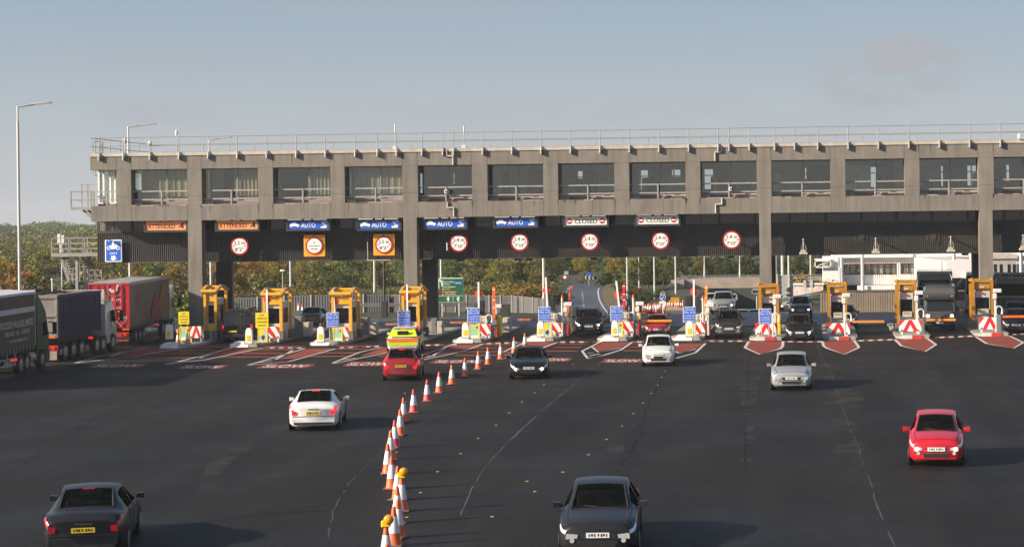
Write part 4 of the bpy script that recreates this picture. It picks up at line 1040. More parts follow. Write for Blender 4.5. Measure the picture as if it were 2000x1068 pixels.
def camera_mast(px, ytop, ybase, i, lab):
    p = gp(px, ybase, KH); Y = p.y; zt = wp(px, ytop, Y).z - Z0()
    t = thing('number_plate_camera', 'white camera on a white bracket post ' + WORDS[i], 'camera', (p.x, Y, Z0()), 0, 'white lane cameras on posts')
    b = MB(); b.box(-.06,.06,-.06,.06,0,zt); b.build('post', M_WHITE, t)
    b = MB(); b.rbox(-.1,.42,-.13,.13,zt-.05,zt+.2,.03); b.rbox(-.12,.12,-.15,.15,zt-.45,zt-.12,.03); b.build('housing', M_WHITE, t)
    b = MB(); b.cyl((.42,0,zt+.08),(.5,0,zt+.08),.07,8); b.build('lens', M_BLACK, t)
def barrier_arm(px0, px1, py, lab, Yd=None, m=None, group='orange barrier arms', cabinet_=True, py0=None, z=None):
    """lowered arm between two pixels, on a pedestal at its left end"""
    p = gp(px0, py + (0.93 * F / Yd if Yd else 0)) if not Yd else wp(px0, py, Yd); Y = Yd
    a = wp(px0, py, Y); c = wp(px1, py, Y); z = a.z; Lx = c.x - a.x
    t = thing('lane_barrier', lab, 'barrier', (a.x, Y, KH * 0), 0, group)
    s = 1 if Lx > 0 else -1; Lx = abs(Lx)
    b = MB(); b.rbox(0 if s > 0 else -Lx, Lx if s > 0 else 0, -.05, .05, z-.075, z+.075, .02); ar = b.build('arm', m or M_AMB, t)
    b = MB()
    for k in (.12, .48, .82): b.box(s*Lx*k-.02, s*Lx*k+.02, -.054, .054, z-.079, z+.079)
    b.build('arm_bands', M_GALV, ar)
    if cabinet_:
        b = MB(); b.rbox(-.32 if s > 0 else .02, -.02 if s > 0 else .32, -.1, .3, 0.0, z+.12, .02); b.build('pedestal', M_GREY, t)
    return t
def raised_arm(px, ytop, ybase, i, dy, tilt, lab, m=None):
    n = ISL[i][2]; Y = n.y + dy; p = wp(px, ybase, Y); zb = p.z - Z0(); zt = wp(px, ytop, Y).z - Z0()
    t = thing('lane_barrier', lab, 'barrier', (p.x, Y, Z0()), 0, 'orange barrier arms')
    b = MB(); b.hull([(x + (z - zb)*tilt, y, z) for x in (-.085,.085) for y in (-.05,.05) for z in (zb-.1, zt)]); ar = b.build('arm', m or M_ORANGE, t)
    b = MB()
    for k in (.3, .55, .9): z = zb + (zt-zb)*k; b.hull([(x + (zz-zb)*tilt, y, zz) for x in (-.09,.09) for y in (-.055,.055) for zz in (z, z+.05)])
    b.build('arm_bands', M_SIGNW, ar)
    b = MB(); b.rbox(-.17,.17,.06,.45,0,zb+.1,.02); b.build('pedestal', M_GREY, t)

M_BOOTHW = mat('booth_panel', (0.50, 0.48, 0.45), 0.5, var=0.08); M_BGLASS = glass_mat('booth_glass', (0.5,0.52,0.5), 0.04, 0.7)
M_YELD = mat('dark_yellow_frame', (0.42, 0.185, 0.008), 0.5, var=0.15, scale=4)  # darker tone of the frame yellow, for the square booths only
def booth(px0, px1, ytop, ybase, i, kind, lab, ln=2.3):
    """yellow framed toll booth; kind 'arch' (left lanes) or 'square' (right lanes)"""
    p = gp(px0, ybase, KH); Y = p.y; x0, x1 = p.x, wp(px1, ybase, Y).x; w = x1 - x0; h = wp(px0, ytop, Y).z - Z0()
    t = thing('toll_booth', lab, 'toll booth', ((x0 + x1)/2, Y, Z0()), 0, 'yellow framed toll booths')
    hw = w/2; q = .085; YM = M_YEL if kind == 'arch' else M_YELD
    for x in (-hw+q, hw-q):
        for y in (q, ln-q):
            f = MB(); f.box(x-q, x+q, y-q, y+q, 0, h-.32); f.build('post', YM, t)
    if kind == 'arch':
        for x in (-hw, hw):       # bowed side rails, worn grey on top
            pts = []
            for k in range(9): tt = k/8; pts.append((x, -.12 + (ln+.24)*tt, h - .30 + .28*math.sin(PI*min(1, tt*1.12))))
            b = MB()
            for a, c in zip(pts, pts[1:]): b.hull([(v[0]+s*.10, v[1], v[2]+z) for v in (a, c) for s in (-1,1) for z in (0,.15)])
            b.build('roof_bow', mat('worn_yellow', (0.42,0.26,0.09), 0.7, var=0.5, scale=5), t)
        f = MB()
        f.cyl((-hw-.12,-.05,h-.26),(hw,-.05,h-.26),.12,10); f.cyl((-hw,ln*.45,h-.02),(hw,ln*.45,h-.02),.10,8); f.cyl((-hw,ln,h-.2),(hw,ln,h-.2),.1,8)
        f.box(-hw+.02,hw-.02,.1,.18,h-.62,h-.42); f.box(-hw+.02, hw-.02,.1,.2,h-.92,h-.66)
        f.build('roof_frame', M_YEL, t)
    else:
        f = MB(); f.box(-hw-.02,hw+.02,.0,.16,h-.16,h); f.box(-hw-.02,hw+.02,ln-.16,ln,h-.16,h); f.box(-hw-.02,-hw+.14,.16,ln-.16,h-.16,h); f.box(hw-.14,hw+.02,.16,ln-.16,h-.16,h)
        f.box(-hw+.2,hw-.2,.12,.2,h-.6,h-.2); f.hull([(-hw+.18,.12,h-.6),(hw-.18,.12,h-.6),(-hw+.3,.3,h-.75),(hw-.3,.3,h-.75),(-hw+.18,.2,h-.6),(hw-.18,.2,h-.6),(-hw+.3,.35,h-.72),(hw-.3,.35,h-.72)])
        f.cyl((-hw+.05,.08,h),(-hw+.05,.08,h+.1),.09,8); f.cyl((hw-.05,.08,h),(hw-.05,.08,h+.1),.09,8)
        for x in (-hw+.085, hw-.085): f.box(x-.085, x+.085, -.015, .175, .2, h-.16)
        f.build('roof_frame', YM, t)
    b = MB(); b.box(-.14,.14,.08,.1,h-.54,h-.44); b.build('booth_plate', M_BOOTHW, t)
    c = MB(); a, e = -hw+.2, hw-.2; y0, y1 = .22, ln-.2; zh = h-.75
    c.box(a,e,y0,y1,0,1.02); c.box(a,e,y0,y1,zh-.42,zh)
    for x in (a, e-.05):
        for y in (y0, y1-.05): c.box(x,x+.05,y,y+.05,1.02,zh-.42)
    co = c.build('cabin', M_BOOTHW, t)
    g = MB(); g.box(a+.05,e-.05,y0+.015,y0+.025,1.02,zh-.42); g.box(e-.025,e-.015,y0+.05,y1-.05,1.02,zh-.42); g.box(a+.015,a+.025,y0+.05,y1-.05,1.02,zh-.42); g.build('window', M_BGLASS, co)
    g = MB(); g.box(a+.08,e-.08,y0+.6,y1-.3,.9,1.5); g.box(a+.06,e-.06,y1-.12,y1-.08,1.02,zh-.42); g.build('counter', M_BLACK, co)
    g = MB(); g.cyl((0,y0-.09,zh-.14),(0,y0-.01,zh-.14),.07,10); g.build('alarm_lamp', M_RED, co)
    for x in (-hw+q, hw-q):
        for y in (q, ln-q):
            f = MB(); f.rbox(x-.19,x+.19,y-.19,y+.19,0,.55,.02); f.build('post_guard', M_RETAIN, t)
    if kind == 'square':
        g = MB(); g.box(a+.15,e-.1,y0-.14,y0-.003,.95,1.3); g.build('coin_tray', M_BEIGE, co)
        for k in range(4): d = MB(); d.disc((a+.25+k*.1,y0-.145,1.2),.035,(0,-1,0),.03,8); d.build('coin_chute', M_BRASS, co)
    else:
        g = MB(); g.box(a+.02,a+.4,y0-.02,y0-.003,.5,.92); g.build('notice', M_YELS, co)
    return t

booth(398, 424, 561, 663, 0, 'arch', 'yellow framed toll booth half hidden by the first concrete column', 2.3)
booth(514, 552, 567, 664, 1, 'arch', 'yellow framed toll booth behind the ANY VEHICLE CHANGE GIVEN board by the black van')
booth(648, 688, 566, 664, 2, 'arch', 'yellow framed toll booth standing alone behind the green notice and toll board')
booth(785, 820, 563, 660, 3, 'arch', 'yellow framed toll booth partly behind the second concrete column')
booth(1482, 1522, 556, 652, 8, 'square', 'square yellow toll booth mostly hidden behind the third concrete column')
booth(1617, 1655, 554, 651, 9, 'square', 'square yellow toll booth standing free in front of the ribbed concrete wall')
booth(1752, 1791, 549, 649, 10, 'square', 'square yellow toll booth beside the camper van')
booth(1899, 1941, 546, 643, 11, 'square', 'square yellow toll booth partly behind the last concrete column')
for px, py, i in ((331,667,0), (487,676,1), (627,673,2), (909.5,665,4), (1056,662,5), (1201,661,6), (1347,662,7)):
    bollard(px, py, 'white bollard with a yellow panel ' + WORDS[i], i)
for px, a, c, i, dy in ((650,610,640,2,1.0), (789,606.5,637,3,1.0), (925,600.5,631,4,1.0), (1063.5,599,629,5,1.0), (1204.5,598,628,6,1.0), (1346.5,599,630,7,1.0), (1494.5,602.5,633,8,1.0)): toll_sign(px, a, c, i, dy)
change_sign(359, 608.5, 633, 0, 2.0); change_sign(511.5, 610.5, 640, 1, 1.0)
for px, a, c, i, g in ((360,638,665,0,True), (513,640,668,1,False), (660,640,667,2,True), (927,633,662.5,4,True), (1068,630,658,5,False), (1207,629,657.5,6,True), (1349,631,659,7,False)): poster(px, a, c, i, .85 if i else 1.9, g)
for a in ((369,397,637,660,0,2.6,True), (523,546,637.5,660,1,1.7,False), (660,681,638.5,661,2,1.7,False), (803,819,636,657,3,1.7,False), (936,958,633,655,4,1.7,False), (1075,1097,630,651,5,1.7,False), (1215,1237,628,650,6,1.7,False), (1355,1377,629,652,7,1.7,False),
          (1475.5,1517.5,630.5,653,8,1.5,True), (1614.5,1660,630.5,653,9,1.5,True), (1756,1799.5,624.5,647,10,1.5,True), (1912,1954,619.5,643,11,1.5,True)): chevron(*a)
for px, a, c, i in ((950,614.5,660.5,4), (1089,611.5,656,5), (1229,610,655,6), (1369,610.5,656,7), (1510,612,659,8), (1651,611.5,657,9), (1793,603.5,652,10), (1946,598,649,11)): gooseneck(px, a, c, i, 2)
for px, a, c, d, i, tl in ((521.5,566,612,584,1,-.0), (655,568,612,588,2,-.06), (795.5,555.5,608,580,3,0), (935,550.5,602,573,4,0), (1070.5,541.5,601,567,5,-.05), (1212,548.5,600,575,6,-.10), (1355.5,546,600,569.5,7,0)): white_arm(px, a, c, d, i, 2.6, tl)
# cash cabinets on the coin lanes
for x0, x1, y0, y1, i in ((959,967.5,635,660,4), (1098,1107,631,656,5), (1237,1245,627,655,6), (1376,1383,632,655,7)): cabinet(x0, x1, y0, y1, i, 2.6, 'grey cash machine cabinet with a red edge', M_GREY, M_RED)
M_YELC = mat('yellow_cabinet', (0.80, 0.52, 0.015), 0.4, var=0.06)
for x0, x1, y0, y1, i in ((969.5,977.5,617,657,4), (1108.5,1114,613,654,5), (1245.5,1251,611.5,653,6), (1382,1387,613,654,7), (1519.5,1524.5,614,655,8)): cabinet(x0, x1, y0, y1, i, 3.6, 'tall narrow yellow cabinet', M_YELC)
for px, i, y0, y1 in ((942,4,617,630), (1079,5,612,625), (1219,6,610,623), (1358,7,614,626)): coin_head(px, y0, y1, i, 2.3)
for px, i, y0, y1, w in ((940,4,588,612,.36), (1077,5,583,606,.36), (1246,6,586,613,.34), (1346,7,580,606,.36)): signal_back(px, y0, y1, i, 6.5, w)
for px, a, c, i in ((1099,576,656,5), (1238,575,655,6), (1374,577,655,7), (1639,573,648,9), (1782,569,645,10)): beacon_post(px, a, c, i, 3)
for px, a, c, i in ((968.5,600,656,4), (1105.5,596,655,5), (1246,595,655,6), (1383,598,655,7), (1514,581,655,8), (1649,579,654,9), (1791,574,650,10), (1944,570,645,11)): camera_mast(px, a, c, i, '')
raised_arm(965, 560, 619, 4, 3.4, 0.0, 'orange barrier arm raised upright on the island behind the cone bend')
raised_arm(1107.5, 558.5, 614, 5, 3.4, .165, 'orange barrier arm swinging up beside the black SUV')
raised_arm(1378, 557, 613, 7, 3.4, .04, 'amber barrier arm raised beside the brown car', M_AMB)
raised_arm(1219, 555, 600, 6, 9.0, 0.0, 'red barrier arm raised behind the white arm on the island left of the red hatchback', M_RED)
barrier_arm(1251.5, 1312, 627, 'orange barrier arm lowered across the red hatchback', 120.5)
barrier_arm(1662, 1727, 628.5, 'orange barrier arm lowered across an empty lane by the free-standing square booth', 120.5)
barrier_arm(1806, 1867, 625, 'orange barrier arm lowered across the camper van', 120.0)
barrier_arm(1956, 2040, 618.5, 'orange barrier arm lowered across the dark car under the lorry', 119.0, M_ORANGE)
for x0, x1, y, lab in ((640,624,633,'short orange arm lowered beyond the lone booth and its green notice'), (776,753,633,'short orange arm lowered beyond the booth by the second column'), (916,879,629.5,'orange arm lowered behind the coin lane at the cone bend'), (1052,1011,624,'orange arm lowered behind the island where the cone line ends')):
    barrier_arm(x0, x1, y, lab, 129.5, mat('rust_orange_arm', (0.45,0.12,0.02), 0.5), 'small orange arms of the far lanes')
# equipment behind the booths
for x0, x1, y0, y1, i, m, lab in ((575,590,617,658,1,M_GREY,'dark grey equipment cabinet'), (591,606,629,652,1,M_BEIGE,'beige equipment box'), (704,718,620,656,2,M_GREY,'dark grey equipment cabinet'), (720,735,630,654,2,M_BEIGE,'beige equipment box'), (842,853,622,652,3,M_GREY,'dark grey equipment cabinet'), (853.5,864,627,650,3,M_BEIGE,'beige equipment box'),
                                  (982,996,620,648,4,M_BEIGE,'pale wide equipment cabinet'), (1118,1127,600,630,5,M_DARK,'dark tall equipment cabinet')):
    cabinet(x0, x1, y0, y1, i, 7.5, lab, m, None, .7)
n = ISL[4][2]; p = wp(986, 622, n.y + 8)
t = thing('signal_board', 'dark square matrix sign seen from behind on the island at the cone bend', 'sign', (p.x, p.y, Z0()))
b = MB(); b.rbox(-.34,.34,0,.14,p.z-Z0(),p.z-Z0()+.95,.02); b.build('housing', M_DARK, t); b = MB(); b.cyl((0,.2,0),(0,.2,p.z-Z0()+.8),.06,8); b.build('post', M_DARK, t)
# ---------------------------------------------------------------- traffic cones
M_CONEO = mat('cone_orange', (0.74, 0.115, 0.022), 0.5, var=0.10, scale=8); M_CONEP = mat('cone_faded_pink', (0.70, 0.055, 0.065), 0.5, var=0.1, scale=8)
M_SLEEVE = mat('cone_sleeve', (0.68, 0.67, 0.66), 0.5, var=0.10, scale=9); M_CBASE = mat('cone_base', (0.10, 0.08, 0.065), 0.8, var=0.25, scale=6)
M_AMBER = mat('amber_lens', (0.85, 0.34, 0.01), 0.25, var=0.05)
def make_cone(lab, group, loc, m, lamp=False, tilt=0):
    t = thing('traffic_cone', lab, 'traffic cone', loc, random.uniform(-.3,.3), group)
    b = MB(); b.rbox(-.23,.23,-.23,.23,0,.055,.018); b.build('base', M_CBASE, t)
    b = MB(); b.lathe([(.205,.05),(.185,.07),(.145,.34)], 16); b.build('cone_body', m, t, smooth=40); b = MB(); b.lathe([(.076,.76),(.050,.95),(.034,1.0),(0,1.0)], 16); b.build('cone_top', m, t, smooth=40)
    b = MB(); b.lathe([(.145,.34),(.149,.345),(.080,.755),(.076,.76)], 16); b.build('sleeve', M_SLEEVE, t, smooth=40)
    if lamp: add_lamp(t)
    t.scale = (.94,.94,.93)
    return t
def add_lamp(t):
    b = MB(); b.rbox(-.11,.11,-.07,.07,.94,1.10,.02); b.build('lamp_case', M_YELS, t)
    b = MB(); b.disc((.07,-.06,1.13), .12, (0,-1,0), .10, 16); b.ball((.07,-.15,1.13), .115, .06, .115, 12); b.build('lamp_lens', M_AMBER, t, smooth=50)
G = 'cones curving through the plaza'
P0 = make_cone('cone at the top end of the line, in front of a white island nose', G, gp(1025.5,681), M_CONEO)
main = [(1004.5,690,0,'second cone from the top end of the line, its base on the white hatching'), (978,702,0,'cone standing just right of a SLOW legend, third from the top end of the line'), (953.5,712,0,'fourth cone from the top end, beside the end of a SLOW legend'),
        (934.5,721,0,'fifth cone from the top end, level with the front of the black car'), (908.5,736,0,'sixth cone from the top end of the line'), (882.5,751,0,'seventh cone from the top end, with a battered orange base'), (858,767,0,'cone just above the pinkish pair in the line'),
        (834.6,784,1,'upper of the two pinkish red cones side by side in the line'), (808,806,1,'lower of the two pinkish red cones side by side in the line'), (788.5,824,0,'cone right under the pinkish pair'), (782,850,0,'cone two below the pinkish pair, nearest the chalky seam'),
        (771.5,874,1,'lone pinkish red cone overlapped by an orange cone'), (763.5,897,0,'orange cone overlapping the lone pinkish one'), (758,926,0,'outermost cone of the bend in the line'), (765.5,955,0,'cone just below the bend in the line'), (777.5,976,0,'cone right behind the upper one with an amber lamp'),
        (785,998,2,'upper of the two cones carrying an amber lamp'), (776.6,1021,0,'cone directly below the upper lamp cone'), (778,1050,0,'cone behind the large one at the lower end of the line'), (770,1066,0,'large cone with a crumpled white sleeve at the lower end of the line'),
        (755,1106,2,'cone with an amber lamp cut off by the lower picture edge'), (757,1150,0,'cone whose tip alone shows at the lower picture edge')]
pk = None
for x, y, k, lab in main:
    p = gp(x, y)
    if k == 1 and pk is None: pk = make_cone(lab, G, p, M_CONEP)
    elif k == 1: dup(pk, p, random.uniform(-.4,.4), lab)
    elif k == 2:
        c = dup(P0, p, random.uniform(-.15,.15), lab); add_lamp(c)
    else: dup(P0, p, random.uniform(-.5,.5), lab)
G2 = 'cones along the works beyond the booths'
far = [(1175.5,626,'far cone against the road beside the black SUV'), (1183,629,'far cone, middle of three by the black SUV'), (1188,628,'far cone touching the toll board left of the red hatchback'), (1217,611,'far cone showing past the top of a toll board'), (1223.5,619,'far cone standing forward of its row, by the grey signal'), (1228,613,'far cone beside the beacon post'),
       (1252,611,'first cone of the far row, beside the white lane camera'), (1257,612,'far row cone, second from the lane camera'), (1261,611.5,'far row cone, third from the lane camera'), (1265.5,611,'far row cone overlapping a twin, fourth from the lane camera'), (1267.5,609.5,'far row cone half hidden by a twin'), (1271,611,'far row cone, last before a gap'),
       (1276,611,'far row cone, first after the gap'), (1278.5,609.5,'far row cone peeping out behind another after the gap'), (1282,609.5,'far row cone standing alone after the gap'), (1286,609,'far row cone, first of the tight trio near the keep-left sign'), (1289,608.5,'far row cone, middle of the tight trio near the keep-left sign'), (1291,608,'far row cone, last of the tight trio near the keep-left sign'), (1298,605.5,'far cone under the keep-left sign, at the start of the barrier wall')]
for x, y, lab in far: dup(P0, gp(x, y), random.uniform(-.5,.5), lab, G2).scale = (.78,.78,.75)
for x, l, lab in ((1301,0,'small cone on top of the barrier wall, nearest the keep-left sign'), (1305,0,'small cone on the barrier wall left of the first lamp'), (1308,1,'small cone with an amber lamp, first on the barrier wall'), (1313,0,'small plain cone between two lamp cones on the barrier wall'), (1319,1,'second lamp cone on the barrier wall'), (1323,0,'plain cone after the second lamp on the barrier wall'), (1325.5,1,'third lamp cone on the barrier wall'), (1330,0,'plain cone before the last lamp on the barrier wall'), (1333.5,1,'last lamp cone on the barrier wall, by a toll board')):
    c = dup(P0, wp(x, 598.5, 152.3), 0, lab, 'small cones on the barrier wall'); c.scale = (.5,.5,.40)
    if l: add_lamp(c)
for x, lab in ((583.5,'cone beyond the lone booth, nearer of the two by the moving car'), (591,'cone beyond the lone booth, further right of the two by the moving car')):
    dup(P0, gp(x, 613 if x < 590 else 616), 0, lab.replace('further right', 'other'), 'pair of cones behind the moving car')
for x, i, dy in ((347.5,0,1.2), (366,0,1.5)):
    p = wp(x, 664, ISL[0][2].y + dy); c = dup(P0, (p.x, p.y, Z0()), 0, 'small lamp cone by the green notice and red lorry, ' + ('next to the bollard' if x < 350 else 'next to the chevron board'), 'lamp cones by the green notice'); c.scale = (.8,.8,.75); add_lamp(c)
# barrier wall under the small cones
t = thing('barrier_wall', 'low pale concrete barrier wall with small cones on top', 'barrier', (0,0,0))
a = wp(1301, 603, 152.0); e = wp(1342, 603, 152.6)
n = 7
for k in range(n):
    p, q = a.lerp(e, k/n), a.lerp(e, (k+.95)/n); b = MB(); b.hull([(x, y + dy, z) for x, y in ((p.x,p.y),(q.x,q.y)) for dy, z in ((-.3,0),(.3,0),(-.3,.2),(.3,.2),(-.12,wp(1320,598.5,152.3).z),(.12,wp(1320,598.5,152.3).z))]); b.build('barrier_block', M_BEIGE, t)
# ---------------------------------------------------------------- cars
M_CGLASS = glass_mat('car_glass', (0.34,0.38,0.37), 0.02, 0.76, 1.30, (.62,.64,.64))
M_TRIM = mat('black_trim', (0.014,0.014,0.015), 0.55, var=0.08)
M_CHROME = mat('chrome', (0.75,0.75,0.75), 0.15, metal=1.0, var=0)
M_RIM_ = mat('alloy_rim', (0.42,0.42,0.43), 0.35, metal=0.7, var=0.05)
M_HEAD = mat('headlamp_glass', (0.66,0.68,0.70), 0.12, metal=0.35, var=0.15, scale=20, coat=1)
M_BEAM = mat('headlamp_on', (1.0,0.86,0.62), 0.3, var=0, emit=5.0)
M_TAIL = mat('tail_lamp', (0.42,0.01,0.012), 0.15, var=0.05, coat=1)
M_TAILON = mat('tail_lamp_on', (0.85,0.012,0.012), 0.2, var=0, emit=0.9)
M_PLW = mat('white_plate', (0.74,0.74,0.72), 0.4, var=0); M_PLY = mat('yellow_plate', (0.78,0.53,0.03), 0.4, var=0)
M_INT = mat('car_interior', (0.028,0.028,0.03), 0.85, var=0.2)

def pchip(P):
    xs = [p[0] for p in P]; ys = [p[1] for p in P]; n = len(P)
    h = [xs[i+1]-xs[i] for i in range(n-1)]; d = [(ys[i+1]-ys[i])/h[i] for i in range(n-1)]
    m = [d[0]] + [0 if d[i-1]*d[i] <= 0 else 2/(1/d[i-1] + 1/d[i]) for i in range(1, n-1)] + [d[-1]]
    def f(x):
        x = min(max(x, xs[0]), xs[-1])
        i = 0
        while i < n-2 and x > xs[i+1]: i += 1
        t = (x - xs[i]) / h[i]
        return ys[i]*(2*t**3-3*t*t+1) + h[i]*m[i]*(t**3-2*t*t+t) + ys[i+1]*(-2*t**3+3*t*t) + h[i]*m[i+1]*(t**3-t*t)
    return f

SPECS = {
 'hatch': dict(L=3.9, W=1.70, zl=.20, zc=[(0,.77),(.06,.85),(.3,.93),(.95,1.04),(1.65,1.36),(2.05,1.475),(2.5,1.51),(3.1,1.48),(3.45,1.38),(3.78,1.02),(3.9,.84)], wsb=.95, rf=1.85, rr=3.2, rb=3.72,
               belt=[(0,.70),(.3,.84),(.95,.95),(3.1,1.0),(3.7,.98),(3.9,.8)], R=.31),
 'suv': dict(L=4.5, W=1.86, zl=.26, zc=[(0,.92),(.06,1.02),(.35,1.09),(1.1,1.17),(1.75,1.52),(2.1,1.645),(2.7,1.70),(3.7,1.66),(4.05,1.55),(4.38,1.10),(4.5,.92)], wsb=1.1, rf=1.98, rr=3.9, rb=4.32,
               belt=[(0,.83),(.35,.99),(1.1,1.08),(4.0,1.12),(4.4,1.06),(4.5,.86)], R=.36),
 'estate': dict(L=4.7, W=1.80, zl=.19, zc=[(0,.72),(.06,.80),(.4,.88),(1.25,1.0),(2.0,1.33),(2.4,1.45),(2.9,1.49),(3.9,1.44),(4.3,1.34),(4.6,.98),(4.7,.80)], wsb=1.22, rf=2.2, rr=4.1, rb=4.52,
               belt=[(0,.66),(.4,.80),(1.25,.92),(4.2,.96),(4.6,.92),(4.7,.76)], R=.32),
 'coupe': dict(L=4.25, W=1.83, zl=.19, zc=[(0,.62),(.06,.70),(.4,.79),(1.35,.93),(2.0,1.24),(2.4,1.35),(2.75,1.38),(3.2,1.30),(3.8,1.03),(4.15,.97),(4.25,.86)], wsb=1.3, rf=2.2, rr=2.95, rb=3.75,
               belt=[(0,.56),(.4,.70),(1.35,.87),(3.2,.94),(3.8,.94),(4.15,.93),(4.25,.80)], R=.33),
 'saloon': dict(L=4.5, W=1.76, zl=.19, zc=[(0,.72),(.06,.79),(.4,.87),(1.2,.98),(1.9,1.31),(2.3,1.42),(2.8,1.45),(3.3,1.38),(3.9,1.06),(4.35,1.0),(4.5,.86)], wsb=1.15, rf=2.1, rr=3.2, rb=3.85,
               belt=[(0,.64),(.4,.79),(1.2,.91),(3.3,.95),(3.9,.96),(4.4,.95),(4.5,.80)], R=.31),
}
def car(name, lab, pos, head, kind, paint_m, front=True, W=None, H=None, lights=False, low=None, plate='DK5', rails=False, people=0, grille='wide', lower=None, group=None, cat='car', label_people=None, brake=False):
    S = SPECS[kind]; Ln = S['L']; Wd = W or S['W']; hw = Wd/2
    ks = (H / max(z for _, z in S['zc'])) if H else 1.0
    zcf, zbf = pchip(S['zc']), pchip(S['belt']); zl = S['zl']
    wsb, rf, rr, rb = S['wsb'], S['rf'], S['rr'], S['rb']
    wmf = pchip([(0,.80),(.05,.87),(.15,.93),(.4,.975),(.9,1.0),(Ln-.8,1.0),(Ln-.3,.965),(Ln-.08,.91),(Ln,.84)])
    wrf = pchip([(0,.66),(.4,.74),(wsb,.80),(rf,.68),((rf+rr)/2,.70),(rr,.66),(rb,.73),(Ln,.72)])
    def section(t):
        zc = zcf(t)*ks; wm = wmf(t)*hw; wr = min(wrf(t)*hw, wm*.93); roof = max(0, min(1, (t-wsb)/.5, (rb+.05-t)/.35))
        cr = .045
        zr = zc - cr; zb = min(zbf(t)*ks, zr - .02); z0 = zl + (.06 if t < .1 or t > Ln-.1 else 0)
        wb = wm*(.955 if roof > 0 else .94)
        r4, r6 = (wb, zb), (wr, zr)
        r5 = (r4[0] + (r6[0]-r4[0])*.86, r4[1] + (r6[1]-r4[1])*.86)
        wr7 = wr - .07*hw/.85
        return [(0,z0),(wm*.86,z0),(wm*.985,z0+.10),(wm,(z0+zb)/2+.06),(wm*.985,zb-.06),r4,r5,r6,(wr7,zr+.017),(wr7*.55,zc-.008),(0,zc)]
    tB = (wsb+.35 + rr)/2 + .05
    crit = [0,.03,.08,.15,.26,.4,wsb,wsb+.32,rf,tB-.05,tB+.05,rr,rb,Ln-.26,Ln-.12,Ln-.05,Ln]
    if kind in ('suv','estate','hatch'): crit += [rr+.02]
    t = 0
    ts = sorted(set(round(x,3) for x in crit))
    ext = []
    for a, c in zip(ts, ts[1:]):
        n = max(1, int((c-a)/.16)); ext += [a + (c-a)*k/n for k in range(n)]
    ts = ext + [Ln]
    secs = [section(t) for t in ts]; NR = len(secs[0])
    def P(i, j, s): x, z = secs[i][j]; return Vector((s*x, Ln/2 - ts[i], z))
    V, Fb, Fw, Fr, Fs = [], [], [], [], {1: [], -1: []}
    idx = {}
    for i in range(len(ts)):
        for s in (1, -1):
            for j in range(NR):
                if s == -1 and secs[i][j][0] == 0: idx[i,j,s] = idx[i,j,1]; continue
                idx[i,j,s] = len(V); V.append(P(i,j,s))
    e = 1e-4
    for i in range(len(ts)-1):
        tm = (ts[i]+ts[i+1])/2
        for s in (1, -1):
            for j in range(NR-1):
                q = [idx[i,j,s], idx[i,j+1,s], idx[i+1,j+1,s], idx[i+1,j,s]]
                if s == 1: q = q[::-1]
                if len(set(q)) < 3: continue
                q = tuple(dict.fromkeys(q))
                if j >= 8 and wsb < tm < rf: Fw.append(q)
                elif j >= 8 and rr < tm < rb: Fr.append(q)
                elif j == 5 and wsb+.32 < tm < rr+.18*(kind != 'coupe') and abs(tm-tB) > .05: Fs[s].append(q)
                else: Fb.append(q)
    for i in (0, len(ts)-1):
        loop = [idx[i,j,1] for j in range(NR)] + [idx[i,j,-1] for j in range(NR-2, 0, -1)]
        Fb.append(tuple(loop if i == 0 else loop[::-1]))
    t_ = thing(name, lab, cat, pos, heading(head), group)
    def sub(nm, faces, m, par, off=0.0, smooth=40):
        b = MB(); used = {}; 
        for f in faces:
            g = []
            for v in f:
                if v not in used: used[v] = len(b.v); b.v.append(V[v].copy())
                g.append(used[v])
            b.f.append(tuple(g)); b.m.append(0)
        return b.build(nm, m, par, smooth=smooth)
    mats = [paint_m]
    body = sub('body', Fb, paint_m, t_)
    sub('windscreen', Fw, M_CGLASS, t_); sub('rear_window', Fr, M_CGLASS, t_)
    for s in (1,-1): sub('side_window', Fs[s], M_CGLASS, t_)
    def Spt(tt, v, s, off):
        a = section(tt); j = min(int(v), NR-2); u = v - j
        x = a[j][0]*(1-u) + a[j+1][0]*u; z = a[j][1]*(1-u) + a[j+1][1]*u
        y = Ln/2 - tt
        return Vector((s*(x + off), y + (off if tt < Ln*.3 else (-off if tt > Ln*.7 else 0)), z + off*.5))
    def patch_(nm, t0, t1, v0, v1, m, s, par, off=.018, n=8, taper=0.0):
        b = MB(); vs = []
        for a in range(n+1):
            tt = t0 + (t1-t0)*a/n; sh = taper*(v1-v0)*a/n
            for c in range(4): vs.append(Spt(tt, v0 + sh + (v1-v0-sh)*c/3, s, off))
        b.add(vs, [tuple(x if s > 0 else x for x in (a*4+c, a*4+c+1, a*4+c+5, a*4+c+4)) for a in range(n) for c in range(3)])
        return b, par, nm, m
    yf, yr = Ln/2, -Ln/2
    zb0, zb1 = zbf(0)*ks, zbf(Ln)*ks; f0 = secs[0][3][0]; r0 = secs[-1][3][0]
    # lamps
    for s in (1, -1):
        b, *_ = patch_('headlight', 0, .30, 3.7, 4.85, M_HEAD, s, t_, taper=.5)
        zt = section(0)[4][1]
        b.hull([(s*f0*k, yf + .012 + q, z) for k, z in ((.64, zt-.11), (.62, zt-.03), (.995, zt-.13), (.985, zt+.0)) for q in (0, .008)])
        b.build('headlight', M_HEAD, t_, smooth=40)
        if lights:
            b = MB(); b.disc((s*f0*.86, yf+.022, zt-.07), .055, (0,1,0), .012, 12); b.build('headlight_bulb', M_BEAM, t_)
        b, *_ = patch_('tail_light', Ln, Ln-.22, 3.7, 4.9, M_TAIL, s, t_, taper=.3)
        zt2 = section(Ln)[4][1]
